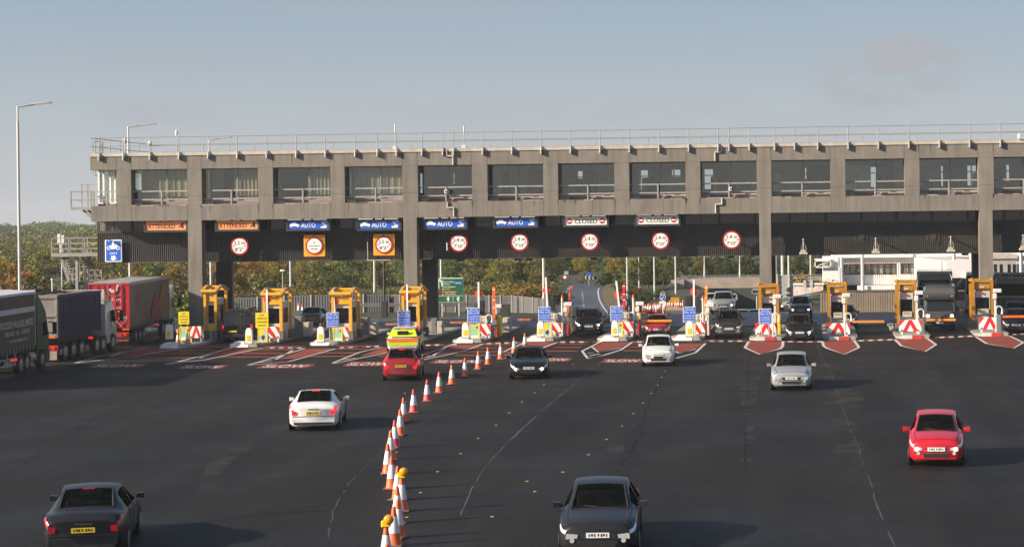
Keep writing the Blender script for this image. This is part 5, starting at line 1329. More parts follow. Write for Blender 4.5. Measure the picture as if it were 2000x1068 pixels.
        b.hull([(s*r0*k, yr - .012 - q, z) for k, z in ((.80, zt2-.13), (.78, zt2-.02), (.995, zt2-.15), (.985, zt2+.02)) for q in (0, .008)])
        b.build('tail_light', M_TAILON if brake else M_TAIL, t_, smooth=40)
        b = MB(); b.disc((s*f0*.80, yf+.006, zl+.24), .055, (0,1,0), .012, 10); b.build('fog_light', M_HEAD, t_)
    # front face
    zt = section(0)[4][1]
    g = MB()
    if grille == 'wide': g.hull([(x, yf+q, z) for x, z in ((-f0*.52,zt-.13),(f0*.52,zt-.13),(-f0*.58,zt-.02),(f0*.58,zt-.02)) for q in (.002,.014)])
    elif grille == 'tall': g.hull([(x, yf+q, z) for x, z in ((-f0*.30,zl+.2),(f0*.30,zl+.2),(-f0*.42,zt-.03),(f0*.42,zt-.03)) for q in (.002,.014)])
    else: g.hull([(x, yf+q, z) for x, z in ((-f0*.42,zt-.09),(f0*.42,zt-.09),(-f0*.50,zt-.03),(f0*.50,zt-.03)) for q in (.002,.014)])
    go = g.build('grille', M_TRIM, t_)
    g = MB()
    for k in range(3): g.box(-f0*.46, f0*.46, yf+.014, yf+.02, zt-.115+k*.035, zt-.105+k*.035)
    if grille == 'wide': g.build('grille_bars', M_CHROME, go)
    g = MB(); g.disc((0, yf+.02, zt-.06), .055, (0,1,0), .012, 14); g.build('badge', M_CHROME, t_)
    g = MB(); g.hull([(x, yf+q, z) for x, z in ((-f0*.55,zl+.10),(f0*.55,zl+.10),(-f0*.62,zl+.23),(f0*.62,zl+.23)) for q in (.0,.011)]); g.build('lower_intake', M_TRIM, t_)
    if lower:     # unpainted lower skirts
        b = MB()
        n = len(ts)
        for s in (1,-1):
            vs = []
            for i in range(n):
                for j in (1,2,3): 
                    x, z = secs[i][j]; 
                    if j == 3: x, z = secs[i][2][0]*.45+secs[i][3][0]*.55, secs[i][2][1]*.45+secs[i][3][1]*.55
                    vs.append((s*(x+.008), Ln/2-ts[i] + (.008 if i == 0 else (-.008 if i == n-1 else 0)), z))
            b.add(vs, [(i*3+c, i*3+c+1, i*3+c+4, i*3+c+3) for i in range(n-1) for c in range(2)])
        for yy, sg in ((yf+.004,1),(yr-.004,-1)): x1 = secs[0][2][0]; b.hull([(x, yy+sg*q, z) for x in (-x1, x1) for z in (zl+.07, zt-.17) for q in (0,.006)])
        b.build('lower_cladding', lower, t_)
    # number plates: the marks are only dashes of ink at this size
    for yy, z, m, sg in ((yf+.022, zl+.30 if grille != 'tall' else zl+.34, M_PLW, 1), (yr-.006, zl+.42, M_PLY, -1)):
        if sg < 0 and kind in ('hatch','suv','estate'): z = zl + .46
        b = MB(); b.box(-.26,.26, yy, yy+sg*.012, z, z+.115); po = b.build('number_plate', m, t_)
        b = MB()
        for k, x in enumerate((-.20,-.14,-.08,-.02,.07,.13,.19)): b.box(x-.012-.006*((k*7)%3), x+.012+.008*((k*5)%2), yy+sg*.012, yy+sg*.015, z+.025+.012*(k%2), z+.09); 
        b.build('plate_characters', M_INK, po)
    # rear details
    b = MB(); b.box(-.20,.20, yr-.012, yr-.002, zl+.60, zl+.63); b.build('boot_handle', M_CHROME if kind != 'hatch' else M_TRIM, t_)
    b = MB(); b.hull([(x, yr-q, z) for x in (-r0*.9, r0*.9) for z in (zl+.07, zl+.14) for q in (0,.012)]); b.build('rear_bumper_insert', M_TRIM, t_)
    b = MB(); zz = zcf(rr)*ks; b.hull([(x, Ln/2-rr+dy, zz+dz) for x in (-.13,.13) for dy, dz in ((-.06,-.03),(.06,.0),(-.06,.005),(.06,.012))]); b.build('high_brake_light', M_TAILON if brake else M_TAIL, t_)
    # shut lines and seals
    b = MB(); sm = lambda pts: b.tube(pts, .011, 4)
    for s in (1,-1):
        b.tube([Spt(tt, 8, s, .008) for tt in (wsb+.02, (wsb+rf)/2, rf-.02)], .022, 5); b.tube([Spt(tt, 8, s, .008) for tt in (rr+.02, (rr+rb)/2, rb-.02)], .02, 5)
        sm([Spt(tt, 6.6, s, .004) for tt in (.14, .3, .6, .9, wsb-.04)])
        for th in (wsb+.12, tB, rr+.02 if kind != 'coupe' else tB+.02): sm([Spt(th, v, s, .004) for v in (5, 4.4, 3.6, 2.6, 2)])
        sm([Spt(tt, 2.15, s, .004) for tt in (wsb+.12, tB, rr)])
    for tt, r in ((wsb-.03, .02), (rf+.02, .014), (rr-.02, .014), (rb+.02, .016)): b.tube([Spt(tt, v, -1, .006) for v in (8, 8.6, 9.3)] + [Spt(tt, v, 1, .006) for v in (10, 9.3, 8.6, 8)], r, 5)
    sm([Spt(.10, v, -1, .006) for v in (5, 7, 8.6, 9.6)] + [Spt(.10, v, 1, .006) for v in (9.6, 8.6, 7, 5)])
    sm([(x, yf+.004, zl+.27) for x in (-f0, f0)]); sm([(x, yr-.004, zl+.36) for x in (-r0, r0)])
    b.build('seals', M_TRIM, t_)
    # mirrors, wipers, handles
    for s in (1,-1):
        b = MB(); zz = zbf(wsb+.4)*ks + .07; xx = wmf(1.5)*hw; yy = Ln/2-wsb-.42
        b.hull([(s*(xx+dx), yy+dy, zz+dz) for dx in (.02,.19) for dy in (-.05,.07) for dz in ((-.07,.07) if dx > .1 else (-.05,.05))] + [(s*(xx-.03), yy, zz-.05),(s*(xx-.03), yy+.03, zz-.01)]); b.build('mirror', paint_m, t_, smooth=40)
        for th in (tB-.42, tB+.55):
            if th < rr: b = MB(); z = zbf(th)*ks - .12; x = wmf(th)*hw*.99; b.box(s*x, s*(x+.025), Ln/2-th-.1, Ln/2-th+.1, z, z+.03); b.build('door_handle', paint_m, t_)
        b = MB(); p0 = Spt(wsb+.05, 9.85 if s > 0 else 9.1, s, .012); p1 = Spt(wsb+.13, 9.0 if s > 0 else 8.2, s, .014); b.cyl(p0, p1, .012, 5); b.build('wiper', M_TRIM, t_)
    if rails:
        for s in (1,-1):
            b = MB(); x = wrf((rf+rr)/2)*hw - .02
            pts = [(s*x, Ln/2-tt, zcf(tt)*ks + .03) for tt in (rf+.1, rf+.3, (rf+rr)/2, rr-.3, rr-.05)]; b.tube(pts, .028, 6); b.build('roof_rail', M_CHROME if rails == 2 else M_TRIM, t_)
    # wheels
    R = S['R']
    for tt in (.80, Ln-.78):
        for s in (1,-1):
            x = s*(wmf(tt)*hw - .19); y = Ln/2-tt; o = s*.205
            b = MB(); b.cyl((s*(wmf(tt)*hw-.02), y, R), (s*(wmf(tt)*hw+.006), y, R), R+.055, 20); b.build('wheel_arch', M_TRIM, t_)
            b = MB(); b.cyl((x,y,R),(x+o,y,R),R,20); wo = b.build('wheel', M_RUBBER, t_, smooth=40)
            b = MB(); b.cyl((x+o,y,R),(x+o+s*.012,y,R),R*.64,16); b.build('rim', M_RIM_, wo)
    # inside: floor, seats, dash
    b = MB(); b.box(-hw*.8,hw*.8,Ln/2-rr-.2,Ln/2-wsb-.1,zl+.1,zl+.16); b.rbox(-hw*.78,hw*.78,Ln/2-wsb-.62,Ln/2-wsb-.1,zl+.5,zbf(wsb+.2)*ks-.02,.05); b.build('dashboard', M_INT, t_)
    ys = Ln/2 - wsb - 1.32; zs = zl + .33
    for q in (-.37, .37):
        b = MB(); b.rbox(q-.24,q+.24,ys-.1,ys+.42,zs-.2,zs+.08,.04); b.rbox(q-.23,q+.23,ys-.24,ys-.1,zs,zs+.62,.05); b.rbox(q-.13,q+.13,ys-.24,ys-.14,zs+.66,zs+.86,.03); b.build('seat', M_INT, t_)
    b = MB(); b.rbox(-.6,.6,ys-1.0,ys-.8,zs-.1,zs+.55,.05); b.build('rear_seat', M_INT, t_)
    t_['_seat'] = [ys, zs, .37]
    return t_

# people in the front seats (drivers sit on the right, as the cars face us on the picture's left)
M_SKIN = mat('skin', (0.52,0.30,0.21), 0.55, var=0.06)
def person_mesh():
    me = bpy.data.meshes.new('person'); bm = bmesh.new()
    J = {'hip':(0,0,.10,.15),'waist':(0,.0,.27,.145),'chest':(0,-.03,.47,.165),'neck0':(0,-.02,.60,.062),'neck1':(0,.0,.67,.055),'head0':(0,.015,.74,.082),'head1':(0,.01,.83,.092),'head2':(0,.0,.89,.06),
         'shl':(-.19,-.02,.54,.062),'ell':(-.25,.14,.33,.045),'wrl':(-.15,.36,.40,.033),'hal':(-.13,.43,.42,.036),'shr':(.19,-.02,.54,.062),'elr':(.25,.14,.33,.045),'wrr':(.15,.36,.40,.033),'har':(.13,.43,.42,.036),
         'thl':(-.11,.12,.10,.095),'knl':(-.13,.44,.14,.065),'anl':(-.13,.55,-.16,.045),'thr':(.11,.12,.10,.095),'knr':(.13,.44,.14,.065),'anr':(.13,.55,-.16,.045),'ftl':(-.13,.68,-.2,.04),'ftr':(.13,.68,-.2,.04)}
    E = [('hip','waist'),('waist','chest'),('chest','neck0'),('neck0','neck1'),('neck1','head0'),('head0','head1'),('head1','head2'),('chest','shl'),('shl','ell'),('ell','wrl'),('wrl','hal'),('chest','shr'),('shr','elr'),('elr','wrr'),('wrr','har'),
         ('hip','thl'),('thl','knl'),('knl','anl'),('anl','ftl'),('hip','thr'),('thr','knr'),('knr','anr'),('anr','ftr')]
    lay = bm.verts.layers.skin.verify()
    vv = {k: bm.verts.new(v[:3]) for k, v in J.items()}
    for a, c in E: bm.edges.new((vv[a], vv[c]))
    for k, v in vv.items(): v[lay].radius = (J[k][3], J[k][3]); v[lay].use_root = (k == 'hip')
    bm.to_mesh(me); bm.free()
    o = bpy.data.objects.new('person', me); COL.objects.link(o)
    o.modifiers.new('skin', 'SKIN'); s = o.modifiers.new('sub', 'SUBSURF'); s.levels = 1; s.render_levels = 1
    dg = bpy.context.evaluated_depsgraph_get(); m2 = bpy.data.meshes.new_from_object(o.evaluated_get(dg))
    bpy.data.objects.remove(o)
    m2.polygons.foreach_set('use_smooth', [True]*len(m2.polygons))
    return m2
PM = person_mesh()
def seat_person(c, side, lab, shirt, hairc):
    ys, zs, q = c['_seat']; m = c.matrix_basis if False else (Matrix.Translation(c.location) @ Matrix.Rotation(c.rotation_euler.z, 4, 'Z'))
    p = m @ Vector((side*q, ys + .05, zs - .02))
    o = bpy.data.objects.new('person', PM.copy()); COL.objects.link(o); o.location = p; o.rotation_euler = (0,0,c.rotation_euler.z)
    tag(o, lab, 'person', 'people in the front seats')
    me = o.data; me.materials.clear(); me.materials.append(shirt); me.materials.append(M_SKIN)
    for f in me.polygons:
        z = f.center.z; f.material_index = 1 if z > .61 or (f.center.y > .33 and .34 < z < .5 and abs(f.center.x) < .22) else 0
    b = MB(); b.ball((0,-.02,.855), .099, .105, .085, 10); b.build('hair', hairc, o, smooth=60)
    b = MB(); b.hull([(-.018,.095,.76),(.018,.095,.76),(0,.125,.768),(0,.09,.81)]); b.build('nose', M_SKIN, o)
    b = MB()
    for s in (-1,1): b.ball((s*.034,.09,.812), .013, .008, .010, 6)
    b.build('eyes', M_DARK, o)
SH = [mat('shirt_blue', (0.06,0.09,0.16), 0.8), mat('shirt_pale', (0.42,0.40,0.38), 0.8), mat('shirt_dark', (0.03,0.03,0.035), 0.8), mat('shirt_red', (0.30,0.04,0.04), 0.8)]
HR = [mat('hair_brown', (0.05,0.028,0.015), 0.7), mat('hair_grey', (0.30,0.29,0.28), 0.7), mat('hair_black', (0.012,0.01,0.01), 0.7)]

def place(px, py, vp, away, Ln):
    """ground point of the visible bumper, vanishing pixel of the heading -> centre and heading"""
    g = gp(px, py); d = hdir(vp)
    if away: c = g + d*(Ln/2); h = d
    else: c = g + d*(Ln/2); h = -d
    c.z = 0
    return c, h
def mk(px, py, vp, away, name, lab, kind, paint_m, **k):
    c, h = place(px, py, vp, away, SPECS[kind]['L'])
    return car(name, lab, c, h, kind, paint_m, **k)
PB = paint('black_car_paint', (0.007,0.007,0.008)); PG = paint('dark_grey_car_paint', (0.020,0.021,0.024), 0.2, .35); PW = paint('white_car_paint', (0.74,0.73,0.70)); PS = paint('silver_car_paint', (0.40,0.40,0.40), 0.35, .35)
PR = paint('red_car_paint', (0.50,0.008,0.016)); PR2 = paint('dark_red_car_paint', (0.30,0.012,0.018)); PBR = paint('bronze_car_paint', (0.06,0.052,0.045), 0.6, .3); PSK = paint('pewter_paint', (0.20,0.185,0.165), 0.6, .35); PGR = paint('grey_car_paint', (0.17,0.175,0.18), 0.35, .35)
c = mk(1286,716,1330,False,'car','white hatchback driving out over the SLOW legend, one person behind the windscreen','hatch',PW,W=1.69,grille='tall')
seat_person(c, 1, 'person driving the white hatchback, pale top', SH[1], HR[0])
c = mk(1033,741,1100,False,'car','black saloon with lit headlights beside the upper end of the cone line','saloon',PB,W=1.84,lights=True)
c = mk(1546,763,1560,False,'car','silver car with a chrome-barred grille crossing the plaza right of the white hatchback','estate',PS,W=1.80,H=1.52)
seat_person(c, 1, 'person driving the silver car on the open plaza', SH[2], HR[2])
c = mk(1829,913,1850,False,'car','bright red hatchback with lit lamps on the open plaza','hatch',PR,W=1.67,H=1.49,lights=True,grille='slim')
c = mk(1168,1092,1330,False,'car','dark car coming towards us, cut off by the lower picture edge','saloon',PG,W=1.80,lights=False,H=1.48,grille='wide')
c = mk(163,1092,620,True,'car','dark car driving away, cut off at the lower left corner, seen from behind','saloon',PG,W=1.82,H=1.50)
c['label'] = 'dark car driving away at the lower corner, rear plate yellow'
c = mk(612,842,960,True,'car','white coupe driving away, seen from behind, alone in the open','coupe',PW,W=1.84,H=1.40,brake=True)
c = mk(783,744,1080,True,'car','red car with brake lights lit, following the yellow and green car','hatch',PR2,W=1.78,H=1.52,brake=True)
emergency = mk(787,692,1060,True,'emergency_car','white emergency estate with fluorescent yellow and orange rear markings in front of the red car','suv',PW,W=1.85,H=1.52,brake=True)
c = mk(1150,655.5,1200,False,'car','black SUV with lit headlights waiting beside the swinging barrier','suv',PB,W=1.86,lights=True,rails=1)
seat_person(c, 1, 'person at the wheel of the black SUV by the swinging barrier', SH[2], HR[0]); seat_person(c, -1, 'passenger in the black SUV by the swinging barrier', SH[0], HR[2])
c = mk(1284.5,660,1290,False,'car','red hatchback stopped behind the lowered orange barrier','hatch',PR2,W=1.64,H=1.42,lower=M_TRIM,grille='slim')
seat_person(c, 1, 'person driving the red hatchback behind the barrier', SH[2], HR[2])
c = mk(1424,661,1425,False,'car','brown two-tone off-roader between the toll boards, two people inside','suv',PBR,W=1.78,H=1.70,lower=PSK,rails=2)
seat_person(c, 1, 'person driving the brown off-roader, pale face in the sun', SH[0], HR[1]); seat_person(c, -1, 'passenger in the brown off-roader', SH[2], HR[2])
c = mk(1562,667,1570,False,'car','black estate car leaving the lane between two chevron boards','estate',PB,W=1.74,H=1.56,lights=True,rails=1)
seat_person(c, 1, 'person driving the black estate between the chevron boards', SH[1], HR[0]); seat_person(c, -1, 'passenger in the black estate between the chevron boards', SH[1], HR[1])
c = mk(1564,622,1575,False,'car','grey people carrier approaching behind the black estate','suv',PGR,W=1.72,H=1.62,lights=True)
c = mk(1413,613.5,1418,False,'car','silver off-roader beyond the booths, next to the amber barrier arm','suv',PS,W=1.90,H=1.72,lights=True)
seat_person(c, 1, 'person driving the silver off-roader beyond the booths', SH[2], HR[1])
c = mk(1395,609,1405,False,'car','pale car mostly hidden behind the silver off-roader','saloon',PW,W=1.78,lights=True)
c = mk(1985,652,2010,False,'car','dark car waiting at the last lane, in front of a second dark car','hatch',PB,W=1.78,H=1.52)
c = mk(1984,636,2010,False,'car','dark blue-green car queuing between the front dark car and the lorry','hatch',paint('dark_teal_paint',(0.012,0.025,0.028)),W=1.86,H=1.58)
c = mk(603,640,1450,True,'car','pale silver car passing beyond the lone booth, partly hidden by cabinets','saloon',PGR,W=1.78)
c['label'] = 'silver car moving beyond the booths, behind the beige equipment boxes'
c = mk(1651,640,1660,False,'car','dark car with a white roof box, half hidden behind the free-standing square booth','hatch',PB,W=1.6,H=1.5)
for px, lab in ((1450,'pale car dipping out of sight before the underpass, nearer the brown car'),(1476,'pale car dipping out of sight before the underpass, nearer the third column')):
    p = wp(px, 607, 176); c = car('car', lab, (p.x, p.y, -(176-YC)*RD/(215-YC)), -hdir(1450), 'saloon', PS if px < 1460 else PGR)
# fluorescent panels on the emergency car
yr = -SPECS['suv']['L']/2; M_FLY = mat('fluorescent_yellow', (0.62,0.80,0.02), 0.45, var=0.05); M_FLO = mat('fluorescent_orange', (0.85,0.20,0.03), 0.45, var=0.05)
b = MB(); b.hull([(x, yr-q, z) for x, z in ((-.84,.92),(.84,.92),(-.82,.70),(.82,.70)) for q in (.016,.022)]); b.build('rear_marking', M_FLO, emergency)
b = MB(); b.hull([(x, yr-q, z) for x, z in ((-.84,.69),(.84,.69),(-.82,.50),(.82,.50)) for q in (.016,.022)]); b.build('rear_marking', M_FLY, emergency)
b = MB(); b.hull([(s, y, z) for s, z in ((-.66,1.40),(.66,1.40),(-.80,1.02),(.80,1.02)) for y in (-1.80 if z > 1.3 else -2.22, -1.76 if z > 1.3 else -2.18)]); b.build('window_marking', M_FLY, emergency)
b = MB(); b.rbox(-.32,.32,-2.15,-2.03,1.10,1.34,.02); b.build('message_panel', M_BLACK, emergency)
for s in (-1,1): b = MB(); b.hull([(s*q, y, z) for q in (.945,.952) for y, z in ((-1.9,.55),(1.6,.55),(1.6,.88),(-1.9,.95))]); b.build('side_marking', M_FLY, emergency)
# ---------------------------------------------------------------- vans, lorries, coach
def wheel(par, x, y, R, s, w=.3, rim=M_RIM_):
    b = MB(); b.cyl((x - s*w, y, R), (x, y, R), R, 22); wo = b.build('wheel', M_RUBBER, par, smooth=40)
    b = MB(); b.cyl((x, y, R), (x + s*.012, y, R), R*.56, 16, R*.50); b.cyl((x + s*.012, y, R), (x + s*.06, y, R), R*.2, 10); b.build('rim', rim, wo)
def lamp(par, nm, x0, x1, y0, y1, z0, z1, m): b = MB(); b.rbox(x0, x1, y0, y1, z0, z1, .012); return b.build(nm, m, par)
def tractor(t, y0, y1, W, zt, m, dark=M_TRIM, visor=None, grille_m=M_TRIM, roof=True, wtop=2.75):
    """lorry cab whose front is at local y1 and rear wall at y0"""
    hw = W/2
    b = MB(); b.hull([(s*x, y, z) for s in (-1,1) for x, y, z in ((hw,y0,1.0),(hw,y0,zt-.25),(hw-.10,y0,zt),(hw,y1-.12,1.0),(hw-.05,y1,.95),(hw-.02,y1-.10,1.75),(hw-.08,y1-.42,zt-.35),(hw-.16,y1-.62,zt))])
    body = b.build('cab', m, t, smooth=25)
    b = MB(); b.rbox(-hw,hw,y1-.75,y1+.03,.35,.98,.06); b.build('bumper', m, t)
    b = MB(); b.box(-hw+.08,hw-.08,y0,y1-.9,.45,1.0); b.build('chassis_box', M_DARK, t)
    # windscreen follows the leaning front
    b = MB(); zw0, zw1 = 1.78, min(zt-.40, wtop); f = lambda z: y1-.10-(z-1.75)*(.32)/(zt-.35-1.75)
    b.hull([(s*(hw-.14), f(z)+q, z) for s in (-1,1) for z in (zw0, zw1) for q in (.004,.02)]); b.build('windscreen', M_CGLASS2, t)
    for s in (-1,1):
        b = MB(); b.hull([(s*(hw+q), y, z) for q in (-.03,.006) for y, z in ((y1-1.25,1.75),(y1-.28,1.75),(y1-.45,2.45),(y1-1.25,2.45))]); b.build('side_window', M_CGLASS2, t)
        b = MB(); b.hull([(s*(hw+.18+q), y1-.02+dy, z) for q in (0,.2) for dy in (-.08,.06) for z in (1.75,2.4)]); b.build('mirror', dark, t)
        b = MB(); b.tube([(s*hw,y1-.25,2.42),(s*(hw+.28),y1,2.38)], .03, 5); b.tube([(s*hw,y1-.25,1.85),(s*(hw+.28),y1,1.8)], .03, 5); b.build('mirror_arm', dark, t)
        lamp(t, 'headlight', s*(hw-.42), s*(hw-.08), y1+.02, y1+.05, .58, .78, M_HEAD)
        b = MB(); b.box(s*(hw+.002), s*(hw+.012), y1-1.2, y1-1.05, 1.5, 1.56); b.build('door_handle', dark, t)
        for k in range(2): b = MB(); b.box(s*(hw-.2), s*(hw+.004), y1-1.15, y1-.55, .55+k*.3, .60+k*.3); b.build('step', M_DARK, t)
    b = MB(); b.box(-hw+.25,hw-.25,y1+.001,y1+.03,1.0,1.62)
    g = b.build('grille', grille_m, t); b = MB()
    for k in range(4): b.box(-hw+.3,hw-.3,y1+.03,y1+.04,1.08+k*.13,1.12+k*.13)
    b.build('grille_bars', M_GALV, g)
    b = MB(); b.box(-.27,.27,y1+.03,y1+.045,.45,.57); b.build('number_plate', M_PLW, t)
    if visor: b = MB(); b.hull([(s*(hw-.15), f(z)+q, z) for s in (-1,1) for z, q in ((zw1,.05),(zw1,.18),(zw1+.25,.02),(zw1+.2,.10))]); b.build('sun_visor', visor, t)
    return body
M_CGLASS2 = mat('dark_cab_glass', (0.012,0.014,0.016), 0.05, var=0, spec=0.7)
M_CHAS = mat('lorry_chassis', (0.05,0.045,0.042), 0.7, var=0.2)
def trailer_rear(t, hw, y, m, bumper=M_RED, on=True):
    b = MB(); b.box(-hw+.05,hw-.05,y-.06,y+.06,.62,.92); b.box(-hw+.1,hw-.1,y-.02,y+.1,.35,.48); b.build('rear_bumper', m, t)
    for s in (-1,1): lamp(t, 'tail_light', s*(hw-.55), s*(hw-.15), y-.10, y-.06, .70, .86, M_TAIL); 
    for s in (-1,1):
        lamp(t, 'brake_light', s*(hw-.34), s*(hw-.22), y-.115, y-.10, .72, .84, M_TAILON if on else M_TAIL)
    b = MB(); b.box(-.28,.28,y-.08,y-.06,.66,.78); b.build('number_plate', M_PLY, t)
def curtain_side(t, nm, hw, y0, y1, z0, z1, m, pitch=.55, amp=.02, parent=None):
    for s in (-1,1):
        n = int((y1-y0)/.11); vs = []
        for i in range(n+1):
            y = y0 + (y1-y0)*i/n; o = amp*math.sin(i*.11/pitch*2*PI) + random.uniform(-.004,.004)
            vs += [(s*(hw+o), y, z0), (s*(hw+o*.6), y, (z0+z1)/2), (s*(hw+o*.3), y, z1)]
        b = MB(); b.add(vs, [q for i in range(n) for q in ((3*i,3*i+3,3*i+4,3*i+1),(3*i+1,3*i+4,3*i+5,3*i+2))])
        o = b.build(nm, m, t, smooth=60)
        st = MB(); n = int((y1-y0)/.55)
        for k in range(n): y = y0+.2+k*.55; st.box(s*(hw+.02), s*(hw+.035), y-.02, y+.02, z0-.22, z0+.12)
        st.build('curtain_straps', M_GALV, o)
    return o

# ---- green curtain-sided lorry at the picture edge (rear end outside the frame)
M_GRNC = mat('dark_green_curtain', (0.046,0.046,0.032), 0.6, var=0.12, scale=1.2); M_GRN = mat('green_cab_paint', (0.010,0.060,0.020), 0.5, spec=.3); M_TARP = mat('pale_tarp', (0.60,0.62,0.64), 0.5, var=0.1)
h = hdir(1215); g = gp(84, 719); W = 2.5; hw = W/2
rt = Vector((h.y, -h.x, 0))
# g is the foot of the front wheel on the right-hand side: the cab front lies 1.35 m ahead of it
front = g + h*1.35 - rt*hw; front.z = 0
Lt = 16.5
t = thing('lorry', 'dark green curtain-sided lorry with white lettering and a green cab, cut by the picture edge', 'lorry', front, heading(h))
tractor(t, -2.2, 0, 2.45, 3.35, M_GRN, roof=False)
b = MB(); b.hull([(s_*x,y,z) for s_ in (-1,1) for x,y,z in ((1.2,-2.15,3.2),(1.18,-2.15,4.05),(1.1,-1.9,4.1),(1.0,-.75,3.45),(1.1,-.6,3.3))]); b.build('roof_deflector', M_GRN, t)
y0, y1 = -Lt, -2.55
b = MB(); b.box(-hw+.02,hw-.02,y0,y1,1.18,1.35); b.box(-.45,.45,y0+.3,-1,.75,1.15); b.build('chassis', M_CHAS, t)
b = MB(); b.box(-hw,hw,y1-.08,y1,1.35,4.22); b.build('headboard', M_TARP, t)
b = MB(); b.box(-hw,hw,y0,y0+.08,1.35,4.22); b.build('rear_doors', M_GRNC, t)
b = MB(); n = 16
vs = []
for i in range(n+1):
    y = y0 + (y1-y0)*i/n
    vs += [(-hw-.01,y,4.17),(0,y,4.27+.03*(i%2)),(hw+.01,y,4.17)]
b.add(vs, [q for i in range(n) for q in ((3*i,3*i+1,3*i+4,3*i+3),(3*i+1,3*i+2,3*i+5,3*i+4))]); b.box(hw-.02,hw+.03,y0,y1,4.04,4.17); b.box(-hw-.03,-hw+.02,y0,y1,4.04,4.17); b.build('roof', M_TARP, t)
co = curtain_side(t, 'curtain', hw, y0+.08, y1-.08, 1.32, 4.04, M_GRNC, 1.1, .012)
M_LETT = mat('pale_lettering', (0.55,0.55,0.50), 0.6, var=0.1)
LX = hw + .035; EYv = Vector((0,1,0))
yc = y1 - 3.25
b = MB(); b.text('WOODSIDE HAULAGE LIMITED', (LX, yc, 2.62), EYv, EZ, .36, w=5.5); b.build('lettering', M_LETT, co)
b = MB(); b.text('IRELAND - U.K. - EUROPE', (LX, yc+.15, 2.17), EYv, EZ, .22, w=3.9); b.build('lettering', M_LETT, co)
b = MB(); b.text('www.woodsides.com', (LX, yc+.3, 1.80), EYv, EZ, .18, w=2.9); b.build('lettering', M_LETT, co)
b = MB(); b.hull([(LX-.02,y0+4,3.12),(LX-.02,y1-.1,3.14),(LX-.02,y1-.1,3.40),(LX-.02,y0+4,3.40),(LX-.012,y0+4,3.12),(LX-.012,y1-.1,3.14),(LX-.012,y1-.1,3.40),(LX-.012,y0+4,3.40)]); b.build('white_band', M_LETT, co)
b = MB(); b.box(LX-.02,LX-.012,y0+4,yc-3.1,1.45,3.12); b.build('white_band', M_LETT, co)
for s in (-1,1):
    for y in (-1.35, -4.0, -5.0, -9.4, -10.7, -12.0): wheel(t, s*hw, y, .50, s)
    b = MB(); b.box(s*(hw-.04),s*hw,-8.4,-5.9,.55,.62); b.box(s*(hw-.04),s*hw,-8.4,-5.9,.85,.92)
    for y in (-8.4,-7.2,-5.95): b.box(s*(hw-.04),s*hw,y,y+.06,.5,1.18)
    b.build('side_guard', M_GALV, t)
    b = MB(); b.cyl((s*(hw-.3),-3.3,.72),(s*(hw-.3),-2.5,.72),.3,14); b.build('fuel_tank', M_GALV, t)
    lamp(t, 'marker_light', s*(hw-.3), s*(hw+.01), -5.8, -5.72, .72, .86, M_TAILON)

# ---- ribbed blue bulk trailer with a white tractor
M_RUSTB = mat('worn_grey_steel', (0.20,0.18,0.17), 0.75, var=0.3, scale=2.0); M_NAVY = mat('navy_ribbed_steel', (0.012,0.023,0.085), 0.55, var=0.25, scale=2, stretch=(1,1,.25)); M_WCAB = paint('white_cab_paint', (0.45,0.435,0.41))
h = hdir(1466); g = gp(83, 702); W = 2.55; hw = W/2; rt = Vector((h.y,-h.x,0))
rear = g + rt*hw*.0; # g is the middle of the tail
g = gp(72, 707); rear = Vector((g.x, g.y, 0))
t = thing('bulk_lorry', 'bulk tipper lorry with navy ribbed sides, worn grey tailgate and white cab', 'lorry', rear, heading(h))
Lb = 7.0; z0, z1 = 1.35, 3.72
b = MB(); b.box(-hw+.05,hw-.05,.06,Lb,z0,z0+.08); b.box(-hw+.06,-hw+.12,.06,Lb,z0+.08,z1); b.box(hw-.12,hw-.06,.06,Lb,z0+.08,z1); b.box(-hw+.06,hw-.06,Lb-.06,Lb,z0+.08,z1)
k = 0
while .2 + k*.33 < Lb:
    y = .15 + k*.33
    for s in (-1,1): b.box(s*(hw-.06),s*hw,y,y+.16,z0+.05,z1-.12)
    k += 1
for s in (-1,1): b.rbox(s*(hw-.14),s*(hw+.01),.05,Lb,z1-.13,z1+.02,.02)
b.build('tipper_body', M_NAVY, t)
b = MB(); b.rbox(-hw,hw,-.05,.06,z0-.05,z1,.03)
for x in (-hw+.02, hw-.16): b.rbox(x,x+.14,-.12,-.05,z0,z1,.02)
for z in (z1-.14, z0+1.2, z0+.1): b.rbox(-hw+.02,hw-.02,-.12,-.05,z-.06,z+.08,.02)
b.build('tailgate', M_RUSTB, t)
b = MB(); n = 12; random.seed(5)
vs = [(-hw+.15+(2*hw-.3)*i/6, .1+(Lb-.3)*j/n, z1-.22+.20*math.sin(PI*i/6)*(.6+.4*math.sin(j*1.7))+random.uniform(-.03,.05)) for j in range(n+1) for i in range(7)]
b.add(vs, [(j*7+i,j*7+i+1,(j+1)*7+i+1,(j+1)*7+i) for j in range(n) for i in range(6)]); b.build('load_cover', mat('brown_load', (0.16,0.10,0.05), 0.9, var=0.4, scale=3, bump=0.4), t, smooth=60)
b = MB(); b.box(-.45,.45,.2,Lb+1.5,.78,1.3); b.build('chassis', M_CHAS, t)
M_REDB = mat('red_bumper_steel', (0.40,0.035,0.02), 0.6, var=0.2)
trailer_rear(t, hw, -.05, M_REDB)
b = MB(); b.box(-hw+.1,hw-.1,-.12,.0,.12,.60); b.build('mud_flap', mat('dusty_flap', (0.30,0.25,0.20), 0.8, var=0.2), t)
b = MB(); b.box(-hw+.2,-hw+1.1,-.13,-.115,z0+.25,z0+.42); b.box(.4,1.1,-.13,-.115,z0-.02,z0+.1); b.build('reflector_strip', mat('orange_reflector', (0.75,0.16,0.01), 0.4), t)
